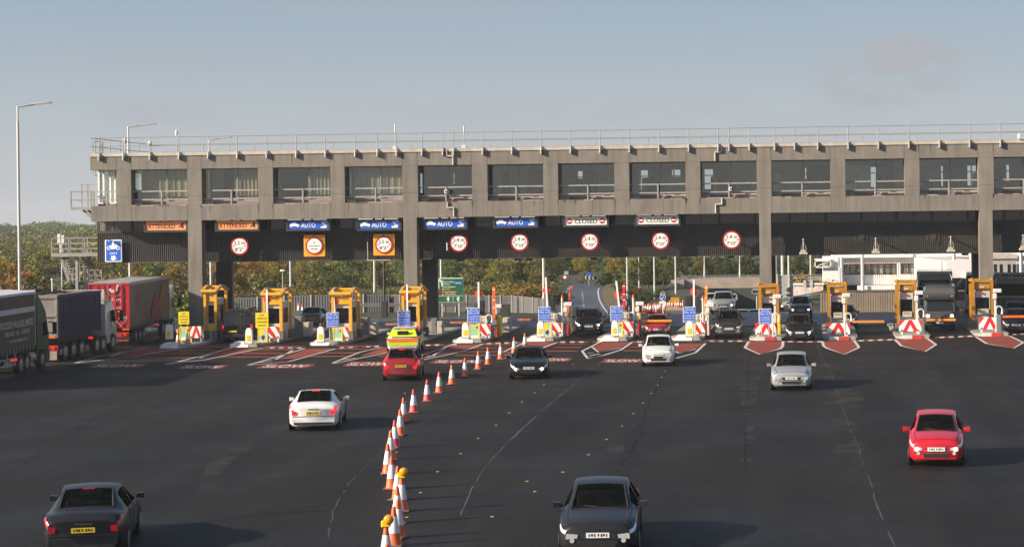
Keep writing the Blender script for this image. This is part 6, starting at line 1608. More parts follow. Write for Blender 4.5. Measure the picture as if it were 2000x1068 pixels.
for s in (-1,1):
    for y in (1.0,2.3,3.6): wheel(t, s*hw, y, .52, s)
    for y in (6.2,7.3,9.0): wheel(t, s*hw, y, .52, s)
    lamp(t, 'marker_light', s*(hw-.25), s*hw, 5.4, 5.46, .95, 1.07, M_TAILON)
    b = MB(); b.rbox(s*(hw-.5),s*hw,7.9,8.5,.5,1.1,.05); b.build('fuel_tank', M_GALV, t)
tr_y1 = 9.9
tractor(t, 7.75, tr_y1, 2.45, 3.05, M_WCAB)
b = MB(); b.hull([(s*x,y,z) for s in (-1,1) for x,y,z in ((1.15,7.8,3.0),(1.15,7.8,3.7),(1.1,7.95,3.74),(1.05,8.95,3.12),(1.1,9.05,3.0))]); b.build('roof_deflector', M_WCAB, t)
b = MB(); b.box(.95,1.18,7.75,7.795,3.1,3.6); b.build('deflector_opening', M_BEIGE, t)

# ---- red curtain-sided ferry lorry with a white cab
M_REDL = mat('red_lorry_panel', (0.52,0.022,0.030), 0.45, var=0.08); M_GRYC = mat('printed_grey_curtain', (0.16,0.135,0.12), 0.6, var=0.25, scale=1.5, stretch=(1,2,.3))
h = hdir(1000); g = gp(214, 678); W = 2.5; hw = W/2
t = thing('ferry_lorry', 'red-backed lorry with a pale bird emblem and dusty grey curtain sides', 'lorry', Vector((g.x,g.y,0)), heading(h))
Lr = 13.6; z0, z1 = 1.25, 3.98
b = MB(); b.box(-hw,hw,0,.12,z0-.05,z1); b.box(-hw,-hw+.1,-.04,0,z0,z1); b.box(hw-.1,hw,-.04,0,z0,z1); b.box(-.02,.02,-.03,0,z0,z1); b.box(-hw+.1,hw-.1,-.03,0,z1-.12,z1)
rd = b.build('rear_doors', M_REDL, t)
b = MB()
for x in (-.75,-.35,.35,.75): b.cyl((x,-.05,z0),(x,-.05,z1-.15),.025,6)
b.build('door_bars', M_REDL, rd)
b = MB(); b.box(-hw,hw,.12,Lr,z0-.08,z0+.1); b.box(-hw,hw,Lr-.1,Lr,z0+.1,z1-.05); b.build('load_bed', M_CHAS, t)
b = MB(); b.box(-hw-.02,hw+.02,.0,Lr,z1-.02,z1+.05); b.box(hw-.02,hw+.03,.12,Lr,z1-.14,z1-.02); b.box(-hw-.03,-hw+.02,.12,Lr,z1-.14,z1-.02); b.build('roof', M_GALV, t)
co = curtain_side(t, 'curtain', hw, .14, Lr-.1, z0, z1-.14, M_GRYC, .7, .02)
M_OCH = mat('faded_orange_print', (0.36,0.14,0.03), 0.6, var=0.3); M_REDP = mat('faded_red_print', (0.30,0.045,0.04), 0.6, var=0.3)
b = MB(); X = hw + .045
b.add([(X,9.6,z0+.05),(X,13.3,z0+.05),(X,13.3,z1-.3),(X,10.9,z1-.25),(X,10.0,z0+1.4)], [(0,1,2,3,4)], 0)
b.add([(X+.004,6.6,z0+.05),(X+.004,10.6,z0+.05),(X+.004,9.9,z0+1.2),(X+.004,9.0,z0+1.75),(X+.004,7.9,z0+1.5),(X+.004,7.1,z0+.8)], [(0,1,2,3,4,5)], 1)
b.add([(X,1.6,z0+1.5),(X,2.4,z0+1.2),(X,3.2,z0+1.6),(X,3.0,z0+2.0),(X,2.4,z0+2.3),(X,2.6,z0+1.7),(X,2.1,z0+1.9)], [(0,1,2,5,6),(2,3,4,5)], 1)
b.build('printed_pattern', [M_OCH, M_REDP], co)
M_RW = mat('off_white_print', (0.66,0.60,0.55), 0.5, var=0.05)
b = MB()
b.text('Ferry', (.48,-.045,z0+1.72), EX, EZ, .24, w=.62); b.text('or (\u00a35)', (.50,-.045,z0+1.22), EX, EZ, .15, w=.62); b.text('55 99', (.46,-.045,z0+1.00), EX, EZ, .13, w=.78); b.text('n)', (.98,-.045,z0+.62), EX, EZ, .2, w=.22)
TEXTS = b
b.prism([(-.5,.1),(-.28,-.18),(.05,-.2),(.25,.02),(.28,.35),(.42,.42),(.30,.52),(.14,.42),(.1,.14),(-.12,.06),(-.35,.2)], (.35,-.045,z0+2.28), EX*.75, EZ*.75, .003)
b.build('lettering', M_RW, rd)
b = MB()
for r in (.46,):
    for k in range(28):
        a0, a1 = 2*PI*k/28, 2*PI*(k+.9)/28
        b.add([(.35+q*math.cos(a), -.042, z0+2.38+q*math.sin(a)) for q, a in ((r,a0),(r+.02,a0),(r+.02,a1),(r,a1))], [(0,1,2,3)])
d = .30
b.add([(.72+x*d,-.046,z0+.36+z*d) for x, z in ((0,1),(1,0),(0,-1),(-1,0),(0,.86),(.86,0),(0,-.86),(-.86,0))], [(0,1,5,4),(1,2,6,5),(2,3,7,6),(3,0,4,7)]); b.build('hazard_diamond', M_RW, rd)
b = MB(); b.box(-.45,.45,.4,Lr+1.5,.75,1.15); b.build('chassis', M_CHAS, t)
trailer_rear(t, hw, -.02, M_REDB)
b = MB(); b.box(-.6,.4,-.1,-.08,.62,.86); b.build('light_panel', M_SIGNW, t)
b = MB(); b.box(hw-.45,hw-.02,-.09,-.06,z0-.2,z0-.08); b.build('reflector_strip', mat('orange_reflector',(0,0,0)), t)
for s in (-1,1):
    for y in (2.0,3.3,4.6,11.4,12.4): wheel(t, s*hw, y, .50, s)
    wheel(t, s*hw, 15.1, .5, s)
    b = MB(); b.box(s*(hw-.04),s*hw,5.6,9.4,.52,.60); b.box(s*(hw-.04),s*hw,5.6,9.4,.86,.94)
    for y in (5.6,7.4,9.35): b.box(s*(hw-.04),s*hw,y,y+.06,.5,1.2)
    b.build('side_guard', M_GALV, t)
    lamp(t, 'marker_light', s*(hw-.3), s*hw, 9.6, 9.66, .8, .92, M_TAILON)
tractor(t, 14.0, 16.4, 2.45, 3.45, M_WCAB)
b = MB(); b.hull([(s*x,y,z) for s in (-1,1) for x,y,z in ((1.15,14.05,3.4),(1.12,14.05,3.95),(1.05,14.3,4.0),(1.0,15.4,3.5),(1.1,15.6,3.4))]); b.build('roof_deflector', M_WCAB, t)

# ---- black van with ladder, seen from behind
h = hdir(1250); g = gp(464, 670)
t = thing('van', 'black panel van with rear ladder and roof rack waiting at the attended booth', 'van', Vector((g.x,g.y,0)), heading(h)); hw = .98
b = MB(); b.hull([(s*x,y,z) for s in (-1,1) for x,y,z in ((hw,0,.4),(hw,0,1.05),(hw-.06,.05,1.75),(hw-.16,.12,1.98),(hw,3.4,.4),(hw,3.4,1.1),(hw-.14,3.1,1.98))])
b.hull([(s*x,y,z) for s in (-1,1) for x,y,z in ((hw,3.38,.4),(hw,3.38,1.1),(hw-.14,3.1,1.97),(hw-.06,4.7,.4),(hw-.1,4.75,.85),(hw-.06,4.3,1.1),(hw-.02,3.9,1.2))]); b.build('body', mat('black_van_paint', (0.010,0.010,0.011), 0.45, spec=.3), t, smooth=30)
b = MB(); b.hull([(x,y,z) for x in (-hw+.12,hw-.12) for y, z in ((-.02,1.12),(.035,1.68),(-.008,1.12),(.05,1.68))]); b.build('rear_window', M_CGLASS2, t)
b = MB(); b.rbox(-hw,hw,-.1,.1,.36,.62,.04); b.build('bumper', M_TRIM, t)
b = MB(); b.box(-.008,.008,-.02,.0,.64,1.1); b.build('door_seam', M_DARK, t)
for s in (-1,1):
    lamp(t, 'tail_light', s*(hw-.14), s*(hw-.01), -.03, .02, .78, 1.22, M_TAIL); b = MB(); b.box(s*(hw-.125), s*(hw-.03), -.035, -.028, .95, 1.15); b.build('brake_light', M_TAILON, t)
    b = MB(); b.rbox(s*(hw+.02),s*(hw+.24),3.55,3.68,1.2,1.5,.03); b.build('mirror', M_TRIM, t)
    for y in (.85,3.9): wheel(t, s*(hw+.005), y, .34, s, .22)
    b = MB(); b.hull([(s*(hw-q),y,z) for q in (-.004,.06) for y,z in ((3.2,1.18),(3.75,1.2),(3.25,1.75))]); b.build('side_window', M_CGLASS2, t)
b = MB(); b.box(-.55,-.02,-.115,-.1,.70,.81); b.build('number_plate', M_PLY, t)
b = MB()
for x in (.22,.5): b.cyl((x,-.08,.9),(x,-.02,2.1),.02,5)
for k in range(4): b.cyl((.22,-.075+.012*k,1.05+k*.25),(.5,-.075+.012*k,1.05+k*.25),.018,5)
b.build('ladder', M_DARK, t)
b = MB()
for s in (-1,1): b.cyl((s*.75,.15,2.1),(s*.75,3.0,2.1),.025,6)
for y in (.2,1.1,2.0,2.9): b.cyl((-.75,y,2.1),(.75,y,2.1),.025,6); b.box(-.77,-.72,y-.03,y+.03,1.94,2.1); b.box(.72,.77,y-.03,y+.03,1.94,2.1)
b.build('roof_rack', M_DARK, t)
t2 = thing('roof_ladder', 'bundle of ladders strapped on the black van roof rack', 'ladder', Vector((g.x,g.y,0)) + h*.3 + Vector((0.35,0,2.13)), heading(h))
b = MB()
for x in (-.2,.2): b.box(x-.03,x+.03,0,2.7,0,.09)
for k in range(9): b.cyl((-.2,.15+k*.3,.045),(.2,.15+k*.3,.045),.018,5)
b.build('ladder_frame', M_RUSTB, t2)

# ---- camper van on a panel-van base, under the lowered barrier
M_CAMP = paint('graphite_camper', (0.11,0.105,0.10), 0.4, .4)
g = gp(1836, 646); h = -hdir(1830)
t = thing('camper_van', 'dark grey coachbuilt camper van with a bulbous overcab, headlights lit', 'camper van', Vector((g.x,g.y,0)) - h*2.9, heading(h)); hw = 1.02; yf = 2.9
b = MB(); b.hull([(s*x,y,z) for s in (-1,1) for x,y,z in ((hw,yf-.1,.42),(hw-.06,yf,.5),(hw-.08,yf-.02,.95),(hw-.05,yf-.5,1.22),(hw-.03,yf-1.2,1.3),(hw,yf-1.3,.42))])
b.hull([(s*x,y,z) for s in (-1,1) for x,y,z in ((hw-.03,yf-.45,1.2),(hw-.14,yf-1.02,2.05),(hw,yf-1.6,1.2),(hw,yf-1.6,2.05))])
b.build('cab', M_CAMP, t, smooth=30)
b = MB(); b.hull([(s*x,y,z) for s in (-1,1) for x,y,z in ((1.06,yf-1.5,.5),(1.06,-2.9,.5),(1.06,-2.9,2.75),(1.06,yf-1.5,2.75),(.95,-2.8,2.88),(.95,yf-1.5,2.88))])
b.hull([(s*x,y,z) for s in (-1,1) for x,y,z in ((1.06,yf-1.5,1.95),(1.04,yf-.75,2.0),(1.0,yf-.62,2.15),(.97,yf-.60,2.55),(.90,yf-.78,2.80),(.86,yf-1.0,2.88),(1.06,yf-1.5,2.8),(.95,yf-1.5,2.88))])
b.build('living_body', M_CAMP, t, smooth=40)
b = MB(); f = lambda z: yf-.45-(z-1.2)*.57/.85
b.hull([(s*x, f(z)+q, z) for s in (-1,1) for x, z in ((.86,1.28),(.78,1.98)) for q in (.03,.045)]); b.build('windscreen', M_CGLASS2, t)
for s in (-1,1):
    lamp(t, 'headlight', s*.62, s*.93, yf-.06, yf+.012, .86, 1.10, M_HEAD); b = MB(); b.disc((s*.78,yf+.014,.98),.09,(0,1,0),.012,14); b.build('headlight_bulb', M_BEAM, t)
    b = MB(); b.rbox(s*1.05,s*1.25,yf-1.0,yf-.86,1.25,1.62,.03); b.build('mirror', M_TRIM, t)
    for y in (yf-.85,-1.8): wheel(t, s*1.0, y, .34, s, .22)
    lamp(t, 'marker_light', s*.78, s*.84, yf-.61, yf-.585, 2.22, 2.27, M_SIGNW)
b = MB(); b.rbox(-.94,.94,yf-.3,yf+.03,.34,.62,.05); b.build('bumper', M_TRIM, t)
b = MB(); b.hull([(x,yf+q,z) for x,z in ((-.5,.64),(.5,.64),(-.55,.86),(.55,.86)) for q in (.0,.014)]); b.build('grille', M_TRIM, t)
b = MB(); b.disc((0,yf+.014,.78),.09,(0,1,0),.012,14); b.build('badge', M_CHROME, t)
b = MB(); b.box(-.27,.27,yf+.03,yf+.045,.46,.58); b.build('number_plate', M_PLW, t)
t['_seat'] = [yf-1.35, .95, .42]
seat_person(t, -1, 'person in the cab of the grey camper van', SH[1], HR[2])

# ---- lorry behind the camper van
M_GLORRY = paint('dark_blue_grey_lorry', (0.50,0.50,0.49), 0.1, .35)
def front_lorry(px, py, vp, lab, m, W=2.48, zt=3.5, box_m=None, L=9, nm='lorry', visor=None, boxz=None, wtop=2.75):
    g = gp(px, py); h = -hdir(vp)
    t = thing(nm, lab, 'lorry', Vector((g.x,g.y,0)), heading(h))
    tractor(t, -2.2, 0, W, zt, m, visor=visor, wtop=wtop); hw = W/2
    if box_m: b = MB(); b.rbox(-hw-.03,hw+.03,-L,-2.4,1.1,boxz or zt+.1,.05); b.build('load_box', box_m, t)
    b = MB(); b.box(-.45,.45,-L,-.5,.6,1.1); b.build('chassis', M_CHAS, t)
    for s in (-1,1):
        for y in (-1.3,-L+1.2,-L+2.5): wheel(t, s*hw, y, .5, s)
    return t
t = front_lorry(1826, 629, 1835, 'tall dark grey lorry close behind the camper van, lettered visor above its windscreen', M_GLORRY, 2.5, 3.42, M_GLORRY, wtop=2.5)
b = MB(); b.hull([(s*(1.05), y, z) for s in (-1,1) for y, z in ((-.46,2.58),(-.26,2.56),(-.52,2.98),(-.36,2.96))]); v = b.build('sun_visor', M_BLACK, t)
b = MB(); b.text('GLOBETROTTER', (0,-.29,2.77), -EX, Vector((0,-.25,1)).normalized(), .2, w=1.75); b.build('lettering', M_GALV, v)
for x in (-.9,-.4,.4,.9): b = MB(); b.cyl((x,-.75,3.4),(x,-.75,3.52),.06,8); b.build('roof_beacon', mat('amber_lens',(0,0,0)), t)
# white lorry further back, its trailer angled to the side
M_WL = paint('white_lorry_paint', (0.68,0.66,0.64)); g = gp(1884, 611); h = -hdir(1850); h = Vector((h.x+.22, h.y, 0)).normalized()
t = thing('lorry', 'white articulated lorry beyond the booths, blue flash on its door', 'lorry', Vector((g.x,g.y,0)), heading(h))
tractor(t, -2.2, 0, 2.45, 3.1, M_WL)
b = MB(); b.hull([(s*x,y,z) for s in (-1,1) for x,y,z in ((1.2,-2.2,3.0),(1.2,-2.2,4.0),(1.15,-1.9,4.02),(1.1,-.75,3.2),(1.2,-.6,3.05))]); b.build('roof_deflector', M_WL, t)
b = MB(); b.rbox(-1.27,1.27,-13,-2.6,1.1,4.05,.05); b.build('load_box', M_WL, t)
b = MB()
for s in (-1,1): b.add([(s*1.235,-1.6,1.2),(s*1.235,-.4,1.2),(s*1.235,-1.2,1.62),(s*1.235,-1.6,1.7)], [(0,1,2,3)])
b.build('blue_flash', mat('sky_blue_print', (0.08,0.30,0.58), 0.5), t)
for s in (-1,1):
    for y in (-1.3,-9,-10.3,-11.6): wheel(t, s*1.22, y, .5, s)
t['_seat'] = [-1.15, 1.45, .55]
seat_person(t, 1, 'person in a yellow vest in the white lorry cab', mat('hi_vis_vest', (0.65,0.75,0.04), 0.6), HR[0])
# coach, white with coloured flourishes
g = gp(1917, 614); h = -hdir(1905); h = Vector((h.x+.03,h.y,0)).normalized()
t = thing('coach', 'white coach with red and yellow swirls, partly behind the booth by the last column', 'coach', Vector((g.x,g.y,0)), heading(h)); hw = 1.22
b = MB(); b.hull([(s*x,y,z) for s in (-1,1) for x,y,z in ((hw,0,.4),(hw,-.05,1.5),(hw-.12,-.35,3.1),(hw,-11,.4),(hw,-11,2.9),(hw-.15,-10.8,3.2),(hw-.15,-.6,3.2))]); b.build('body', M_WL, t, smooth=30)
b = MB(); b.hull([(s*x,y,z) for s in (-1,1) for x,y,z in ((hw-.08,.0,1.55),(hw-.18,-.26,2.95),(hw-.08,-.04,1.55),(hw-.18,-.3,2.95))]); b.build('windscreen', M_CGLASS2, t)
for s in (-1,1):
    b = MB(); b.hull([(s*(hw+q),y,z) for q in (-.02,.006) for y,z in ((-.5,1.6),(-10.5,1.6),(-10.5,2.7),(-.7,2.7))]); b.build('side_window', M_CGLASS2, t)
    for y in (-2.2,-8.6): wheel(t, s*hw, y, .5, s)
    b = MB(); b.hull([(s*(hw+.1),y,z) for y,z in ((.1,1.9),(.25,1.9),(.1,2.5),(.25,2.5))] + [(s*(hw+.25),.17,z) for z in (1.9,2.5)]); b.build('mirror', M_BLACK, t)
    lamp(t, 'headlight', s*.75, s*1.1, .0, .03, .7, .9, M_HEAD)
for pts, m in (([(-.95,.7),(-.6,1.5),(-.45,1.45),(-.75,.65)], M_RED), ([(-.7,.6),(-.2,1.25),(-.05,1.15),(-.5,.55)], M_YELS), ([(-.2,.6),(.4,1.0),(.45,.85),(0,.5)], mat('green_print',(0.05,0.35,0.08),0.5))):
    b = MB(); b.prism([(x,z) for x, z in pts], (0,.012,0), EX, EZ, -.004); b.build('swirl', m, t)
for pts, m in (([(-3.2,.6),(-.9,1.5),(-.7,1.3),(-2.6,.55)], M_RED), ([(-2.0,.55),(-.5,1.15),(-.4,.95),(-1.2,.5)], M_YELS)):
    for s in (-1,1): b = MB(); b.add([(s*(hw+.008),y,z) for y, z in pts], [(0,1,2,3)]); b.build('swirl', m, t)
# dark lorry over the last lane
t = front_lorry(1978, 626, 1990, 'dark lorry with roof lamps behind the two dark cars in the last lane', mat('dirty_grey_lorry', (0.42,0.385,0.33), 0.5, var=0.2), 2.5, 3.0, M_CHAS, 8, boxz=3.2)
b = MB(); b.rbox(-1.2,1.2,-.9,-.6,3.0,3.12,.02); b.build('light_rail', M_GALV, t)
for k in range(9): b = MB(); b.cyl((-1.1+k*.275,-.62,3.06),(-1.1+k*.275,-.56,3.06),.05,8); b.build('roof_lamp', M_SIGNW, t)
for x in (-.7,.1,.9): b = MB(); b.cyl((x,-.8,3.12),(x,-.8,3.3),.09,8); b.build('roof_beacon', mat('red_beacon',(0,0,0)), t)
# ---------------------------------------------------------------- beyond the booths
M_POLE = mat('pale_lamp_column', (0.62,0.61,0.58), 0.4, metal=0.2, var=0.08)
def lamp_post(px, ytop, py, Y, lab, arm=1.9, side=1, r=.11, group='pale lamp columns', hmax=None):
    p = wp(px, py, Y); zt = hmax or wp(px, ytop, Y).z
    t = thing('street_lamp', lab, 'street lamp', (p.x, Y, GZ), 0, group)
    b = MB(); b.cyl((0,0,0),(0,0,1.3),r*1.25,10); b.cyl((0,0,1.3),(0,0,zt-.9),r,10,r*.75); b.cyl((0,0,zt-.9),(0,0,zt),r*.55,8); b.build('column', M_POLE, t, smooth=40)
    if arm:
        b = MB(); b.cyl((0,0,zt-.05),(side*arm*.55,-.1,zt+.12),.045,6); b.cyl((0,0,zt-.05),(side*arm*.45,.5,zt+.12),.045,6); b.build('arm', M_GALV, t)
        for dy, q in ((-.1,.5),(.5,.42)):
            b = MB(); b.hull([(side*(arm*q),dy-.1,zt+.08),(side*(arm*q),dy+.1,zt+.08),(side*(arm*q),dy,zt+.18),(side*arm*(q+.52),dy-.12,zt+.17),(side*arm*(q+.52),dy+.12,zt+.17),(side*arm*(q+.5),dy,zt+.25)]); b.build('lantern', M_GALV, t)
    return t
lamp_post(38, 207, 500, 108, 'tall pale lamp column standing behind the green lorry, whole height in view', arm=2.0, r=.10)
lamp_post(253.5, 247, 500, 140, 'lamp column whose head shows above the roof rail near the diamond antenna', arm=2.1)
lamp_post(411.5, 272, 500, 163, 'lamp column whose lantern just clears the roof rail', arm=2.0)
lamp_post(567, 330, 500, 178, 'thick pale column behind the free-standing arched booth', arm=0, hmax=13)
lamp_post(731, 330, 500, 190, 'pale column behind the amber 2.5 m board lane', arm=0, hmax=13)
lamp_post(861, 330, 500, 200, 'pale column rising behind the green direction sign', arm=0, hmax=13)
lamp_post(1061.5, 330, 500, 156, 'pale column at the end of the steel fence', arm=0, hmax=11, r=.12)
for px, Y, lab in ((1224.5,176,'slim pole left of the far cones, behind a beacon post'), (1247.5,205,'short looking pole standing in the dark bushes'), (1277.5,178,'slim pale pole directly behind the far cone row'), (1319,190,'slim pole in front of the underpass wing wall')):
    lamp_post(px, 330, 500, Y, lab, arm=0, r=.075, hmax=10, group='slim poles before the wood')
lamp_post(1375.5, 500.5, 500, 215, 'slim pole with a short arm left above the underpass parapet', arm=1.6, r=.09, group='armed poles by the underpass')
lamp_post(1444.5, 500, 500, 215, 'slim pole with a short arm above the middle of the underpass parapet', arm=1.6, r=.09, group='armed poles by the underpass')
for px, Y, r, lab in ((1515.5,168,.09,'slim pole just right of the third concrete column'), (1528,160,.14,'thick grey pole in front of the tall sign backs'), (1540,166,.09,'slim pole right of the thick grey one'), (1583,175,.08,'slim pole before the glazed corner of the white building')):
    lamp_post(px, 330, 500, Y, lab, arm=0, r=r, hmax=10, group='slim poles near the white building')
for px, Y, lab in ((1684,160,'white column in front of the white building, left of the camper booth'), (1863,150,'white column above the white lorry'), (1896.5,158,'white column beside the last rear column'), (1994,150,'white column at the picture edge beyond the last lane')):
    lamp_post(px, 330, 500, Y, lab, arm=0, r=.15, hmax=9, group='white columns by the white building')
t = thing('dark_post', 'black tapered post on a grey plinth beyond the arched booths', 'post', (wp(751,600,150).x,150,0))
b = MB(); b.cyl((0,0,1.2),(0,0,6),.11,8,.08); b.build('pole', M_BLACK, t); b = MB(); b.rbox(-.25,.25,-.25,.25,0,1.25,.04); b.build('plinth', M_DARK, t)
p = gp(552, 606); t = thing('small_lamp', 'short post with a small white lamp head among the bushes', 'lamp', (wp(552,540,175).x,175,0))
b = MB(); z = wp(552,531,175).z; b.cyl((0,0,0),(0,0,z),.05,6); b.build('post', M_GALV, t); b = MB(); b.rbox(-.22,.22,-.15,.15,z,z+.22,.05); b.build('lamp_head', M_WHITE, t)
t = thing('small_lamp', 'little white-topped post behind the navy bulk trailer', 'lamp', (wp(102,560,118).x,118,0)); z = wp(102,546,118).z
b = MB(); b.cyl((0,0,0),(0,0,z),.05,6); b.build('post', M_WHITE, t); b = MB(); b.ball((0,0,z),.09); b.build('lamp_head', M_WHITE, t)

# steel platform and stairs beside the open end
t = thing('access_platform', 'pale steel access platform with railings and zig-zag stairs', 'platform', (wp(150,520,128).x,128,0))
ox = wp(150,520,128).x
def q(px, py, Y=128): v = wp(px, py, Y); return v.x - ox, v.z
x0, zt = q(105.5,465.5); x1, zf = q(200,499.5); _, zb = q(150,496)
b = MB(); b.box(x0,x1,-.5,2.2,zf-.02,zb+.06); b.build('deck', M_PLAT, t)
b = MB(); zs = [q(105,v)[1] for v in (465.5,476,486.5)]
for y in (-.48,2.15):
    for z in zs: b.box(x0,x1,y,y+.05,z-.025,z+.03)
    x = x0
    for px in ((106,139.5,170) if y < 0 else (114.5,147.5,178)): xx = q(px,480)[0]; b.box(xx-.035,xx+.035,y,y+.06,zf,zs[0])
for z in zs: b.box(x0,x0+.05,-.45,2.15,z-.025,z+.03)
b.build('platform_railing', M_PLAT, t)
b = MB(); xx = q(151.5,520)[0]; b.box(xx-.09,xx+.09,-.2,-.02,0,zf); b.box(xx-.09,xx+.09,1.9,2.08,0,zf); b.build('post', M_PLAT, t)
def stair(pts0, pts1, Y, n):
    b = MB(); a, c = q(*pts0), q(*pts1)
    for dy in (0,.85):
        b.hull([(a[0]-.1,Y+dy,a[1]),(a[0]+.1,Y+dy,a[1]),(c[0]-.1,Y+dy,c[1]),(c[0]+.1,Y+dy,c[1]),(a[0]-.1,Y+dy+.05,a[1]),(a[0]+.1,Y+dy+.05,a[1]),(c[0]-.1,Y+dy+.05,c[1]),(c[0]+.1,Y+dy+.05,c[1])])
        b.cyl((a[0],Y+dy,a[1]+.95),(c[0],Y+dy,c[1]+.95),.025,5); b.cyl((a[0],Y+dy,a[1]+.5),(c[0],Y+dy,c[1]+.5),.02,5)
        for k in range(4): f = k/3; b.cyl((a[0]+(c[0]-a[0])*f,Y+dy,a[1]+(c[1]-a[1])*f),(a[0]+(c[0]-a[0])*f,Y+dy,a[1]+(c[1]-a[1])*f+.95),.022,5)
    for k in range(n): f = (k+.5)/n; x = a[0]+(c[0]-a[0])*f; z = a[1]+(c[1]-a[1])*f; b.box(x-.14,x+.14,Y,Y+.9,z-.02,z+.02)
    b.build('stair_flight', M_RAIL, t)
stair((117,503),(133,552),.2,9); stair((148,502),(171,545),1.2,9); stair((171,548),(157,572),.1,6)
b = MB(); a = q(131,549); c = q(212,551); b.box(a[0],c[0],0,2.1,c[1]-.1,c[1]); b.build('landing', M_DARK, t)
b = MB()
for px0, px1, py0, y in ((172,203,518,2.0),(133,150,513,2.0),(133,150,525,.1),(172,197,528,.1)):
    b = MB()
    for k in range(3):
        z = q(px0, py0 + k*10)[1]; b.box(q(px0,540)[0], q(px1,540)[0], y, y+.04, z-.02, z+.025)
    for px in (px0,(px0+px1)/2,px1): xx = q(px,540)[0]; b.box(xx-.025,xx+.025,y,y+.05,c[1],q(px,py0)[1])
    b.build('landing_railing', M_PLAT, t)
p = wp(120.5, 480, 140)
t = thing('antenna_mast', 'small mast with white panel antennas behind the steel platform', 'antenna', (p.x,140,0)); z = wp(120.5,457,140).z
b = MB(); b.cyl((0,0,0),(0,0,z),.06,6); b.build('pole', M_GALV, t)
for dx, dz in ((-.16,.0),(.14,-.1),(0,-.75)): b = MB(); b.rbox(dx-.12,dx+.12,-.12,.1,z-.7+dz,z+dz,.03); b.build('antenna_panel', M_WHITE, t)

# steel fence with pale posts, guard rail in front
M_FENCE = mat('grey_steel_fence', (0.20,0.205,0.205), 0.55, var=0.15, scale=1.0, stretch=(5,5,.3)); M_FPOST = mat('pale_fence_post', (0.50,0.47,0.42), 0.55, var=0.1)
def fence(lab, pts, ztops, step, Y0):
    """pts: ground points"""
    t = thing('steel_fence', lab, 'fence', (pts[0].x, pts[0].y, GZ)); o = pts[0]
    for (a, c), (za, zc) in zip(zip(pts, pts[1:]), zip(ztops, ztops[1:])):
        L_ = (c-a).length; n = max(1, round(L_/step)); d = (c-a)/n
        for k in range(n):
            f0, f1 = k/n, (k+1)/n; p, e = a+d*k-o, a+d*(k+1)-o; z0, z1 = za+(zc-za)*f0, za+(zc-za)*f1
            b = MB(); b.add([(p.x,p.y,0),(e.x,e.y,0),(e.x,e.y,z1),(p.x,p.y,z0),(p.x,p.y+.03,0),(e.x,e.y+.03,0),(e.x,e.y+.03,z1),(p.x,p.y+.03,z0)], [(0,1,2,3),(7,6,5,4),(3,2,6,7)])
            for r in range(1,10): f = r/10; x = p.x+(e.x-p.x)*f; y = p.y+(e.y-p.y)*f; z = z0+(z1-z0)*f; b.box(x-.012,x+.012,y-.035,y-.004,0.02,z-.03)
            b.build('fence_panel', M_FENCE, t)
            b = MB(); b.box(p.x-.04,p.x+.04,p.y-.10,p.y-.037,0,z0+.06); b.build('fence_post', M_FPOST, t)
ptsA = [wp(398,600,156), wp(660,600,157), wp(760,600,157.5)]; ptsA = [Vector((p.x,p.y,0)) for p in ptsA]
fence('long grey steel fence behind the arched booths', ptsA, [wp(398,584,156).z, wp(660,574.5,157).z, wp(760,575,157.5).z], 2.1, 0)
ptsB = [wp(760,600,157.8), wp(1000,600,155), wp(1082,600,152.5)]; ptsB = [Vector((p.x,p.y,0)) for p in ptsB]
fence('grey steel fence with close pale posts right of the green direction sign', ptsB, [wp(760,575,157.8).z, wp(1000,577,155).z, wp(1082,585,152.5).z], 1.05, 0)
def guard_rail(lab, pts, z=.62, m=None):
    t = thing('guard_rail', lab, 'guard rail', (pts[0].x,pts[0].y,pts[0].z)); o = pts[0]
    for a, c in zip(pts, pts[1:]):
        p, e = a-o, c-o; b = MB(); n = (e-p).normalized().cross(UP)*.04
        for zz in (z-.14, z+.02): b.hull([p+UP*zz, p+UP*(zz+.13), e+UP*zz, e+UP*(zz+.13), p+n+UP*(zz+.03), p+n+UP*(zz+.10), e+n+UP*(zz+.03), e+n+UP*(zz+.10)])
        b.build('rail_beam', m or M_GALV, t)
        k = max(1, int((e-p).length/2.2))
        for i in range(k): s = p.lerp(e, i/k); b = MB(); b.box(s.x-.05,s.x+.05,s.y+.05,s.y+.15,s.z,s.z+z+.1); b.build('rail_post', M_DARK, t)
gr = [gp(700,612), gp(860,611), gp(1000,609), gp(1075,604)]
guard_rail('dark guard rail along the foot of the steel fence', [Vector((p.x,p.y,0)) for p in gr], .68, mat('dull_rail', (0.16,0.15,0.14), 0.6, metal=.3))
# low concrete wall behind the first booths
p, e = wp(424,620,152), wp(700,620,153); t = thing('low_wall', 'low grey block wall under the steel fence', 'wall', (0,0,0))
b = MB(); b.hull([(p.x,p.y,0),(e.x,e.y,0),(p.x,p.y,.45),(e.x,e.y,.45),(p.x,p.y+.3,0),(e.x,e.y+.3,0),(p.x,p.y+.3,.45),(e.x,e.y+.3,.45)]); b.build('wall', M_RETAIN, t)
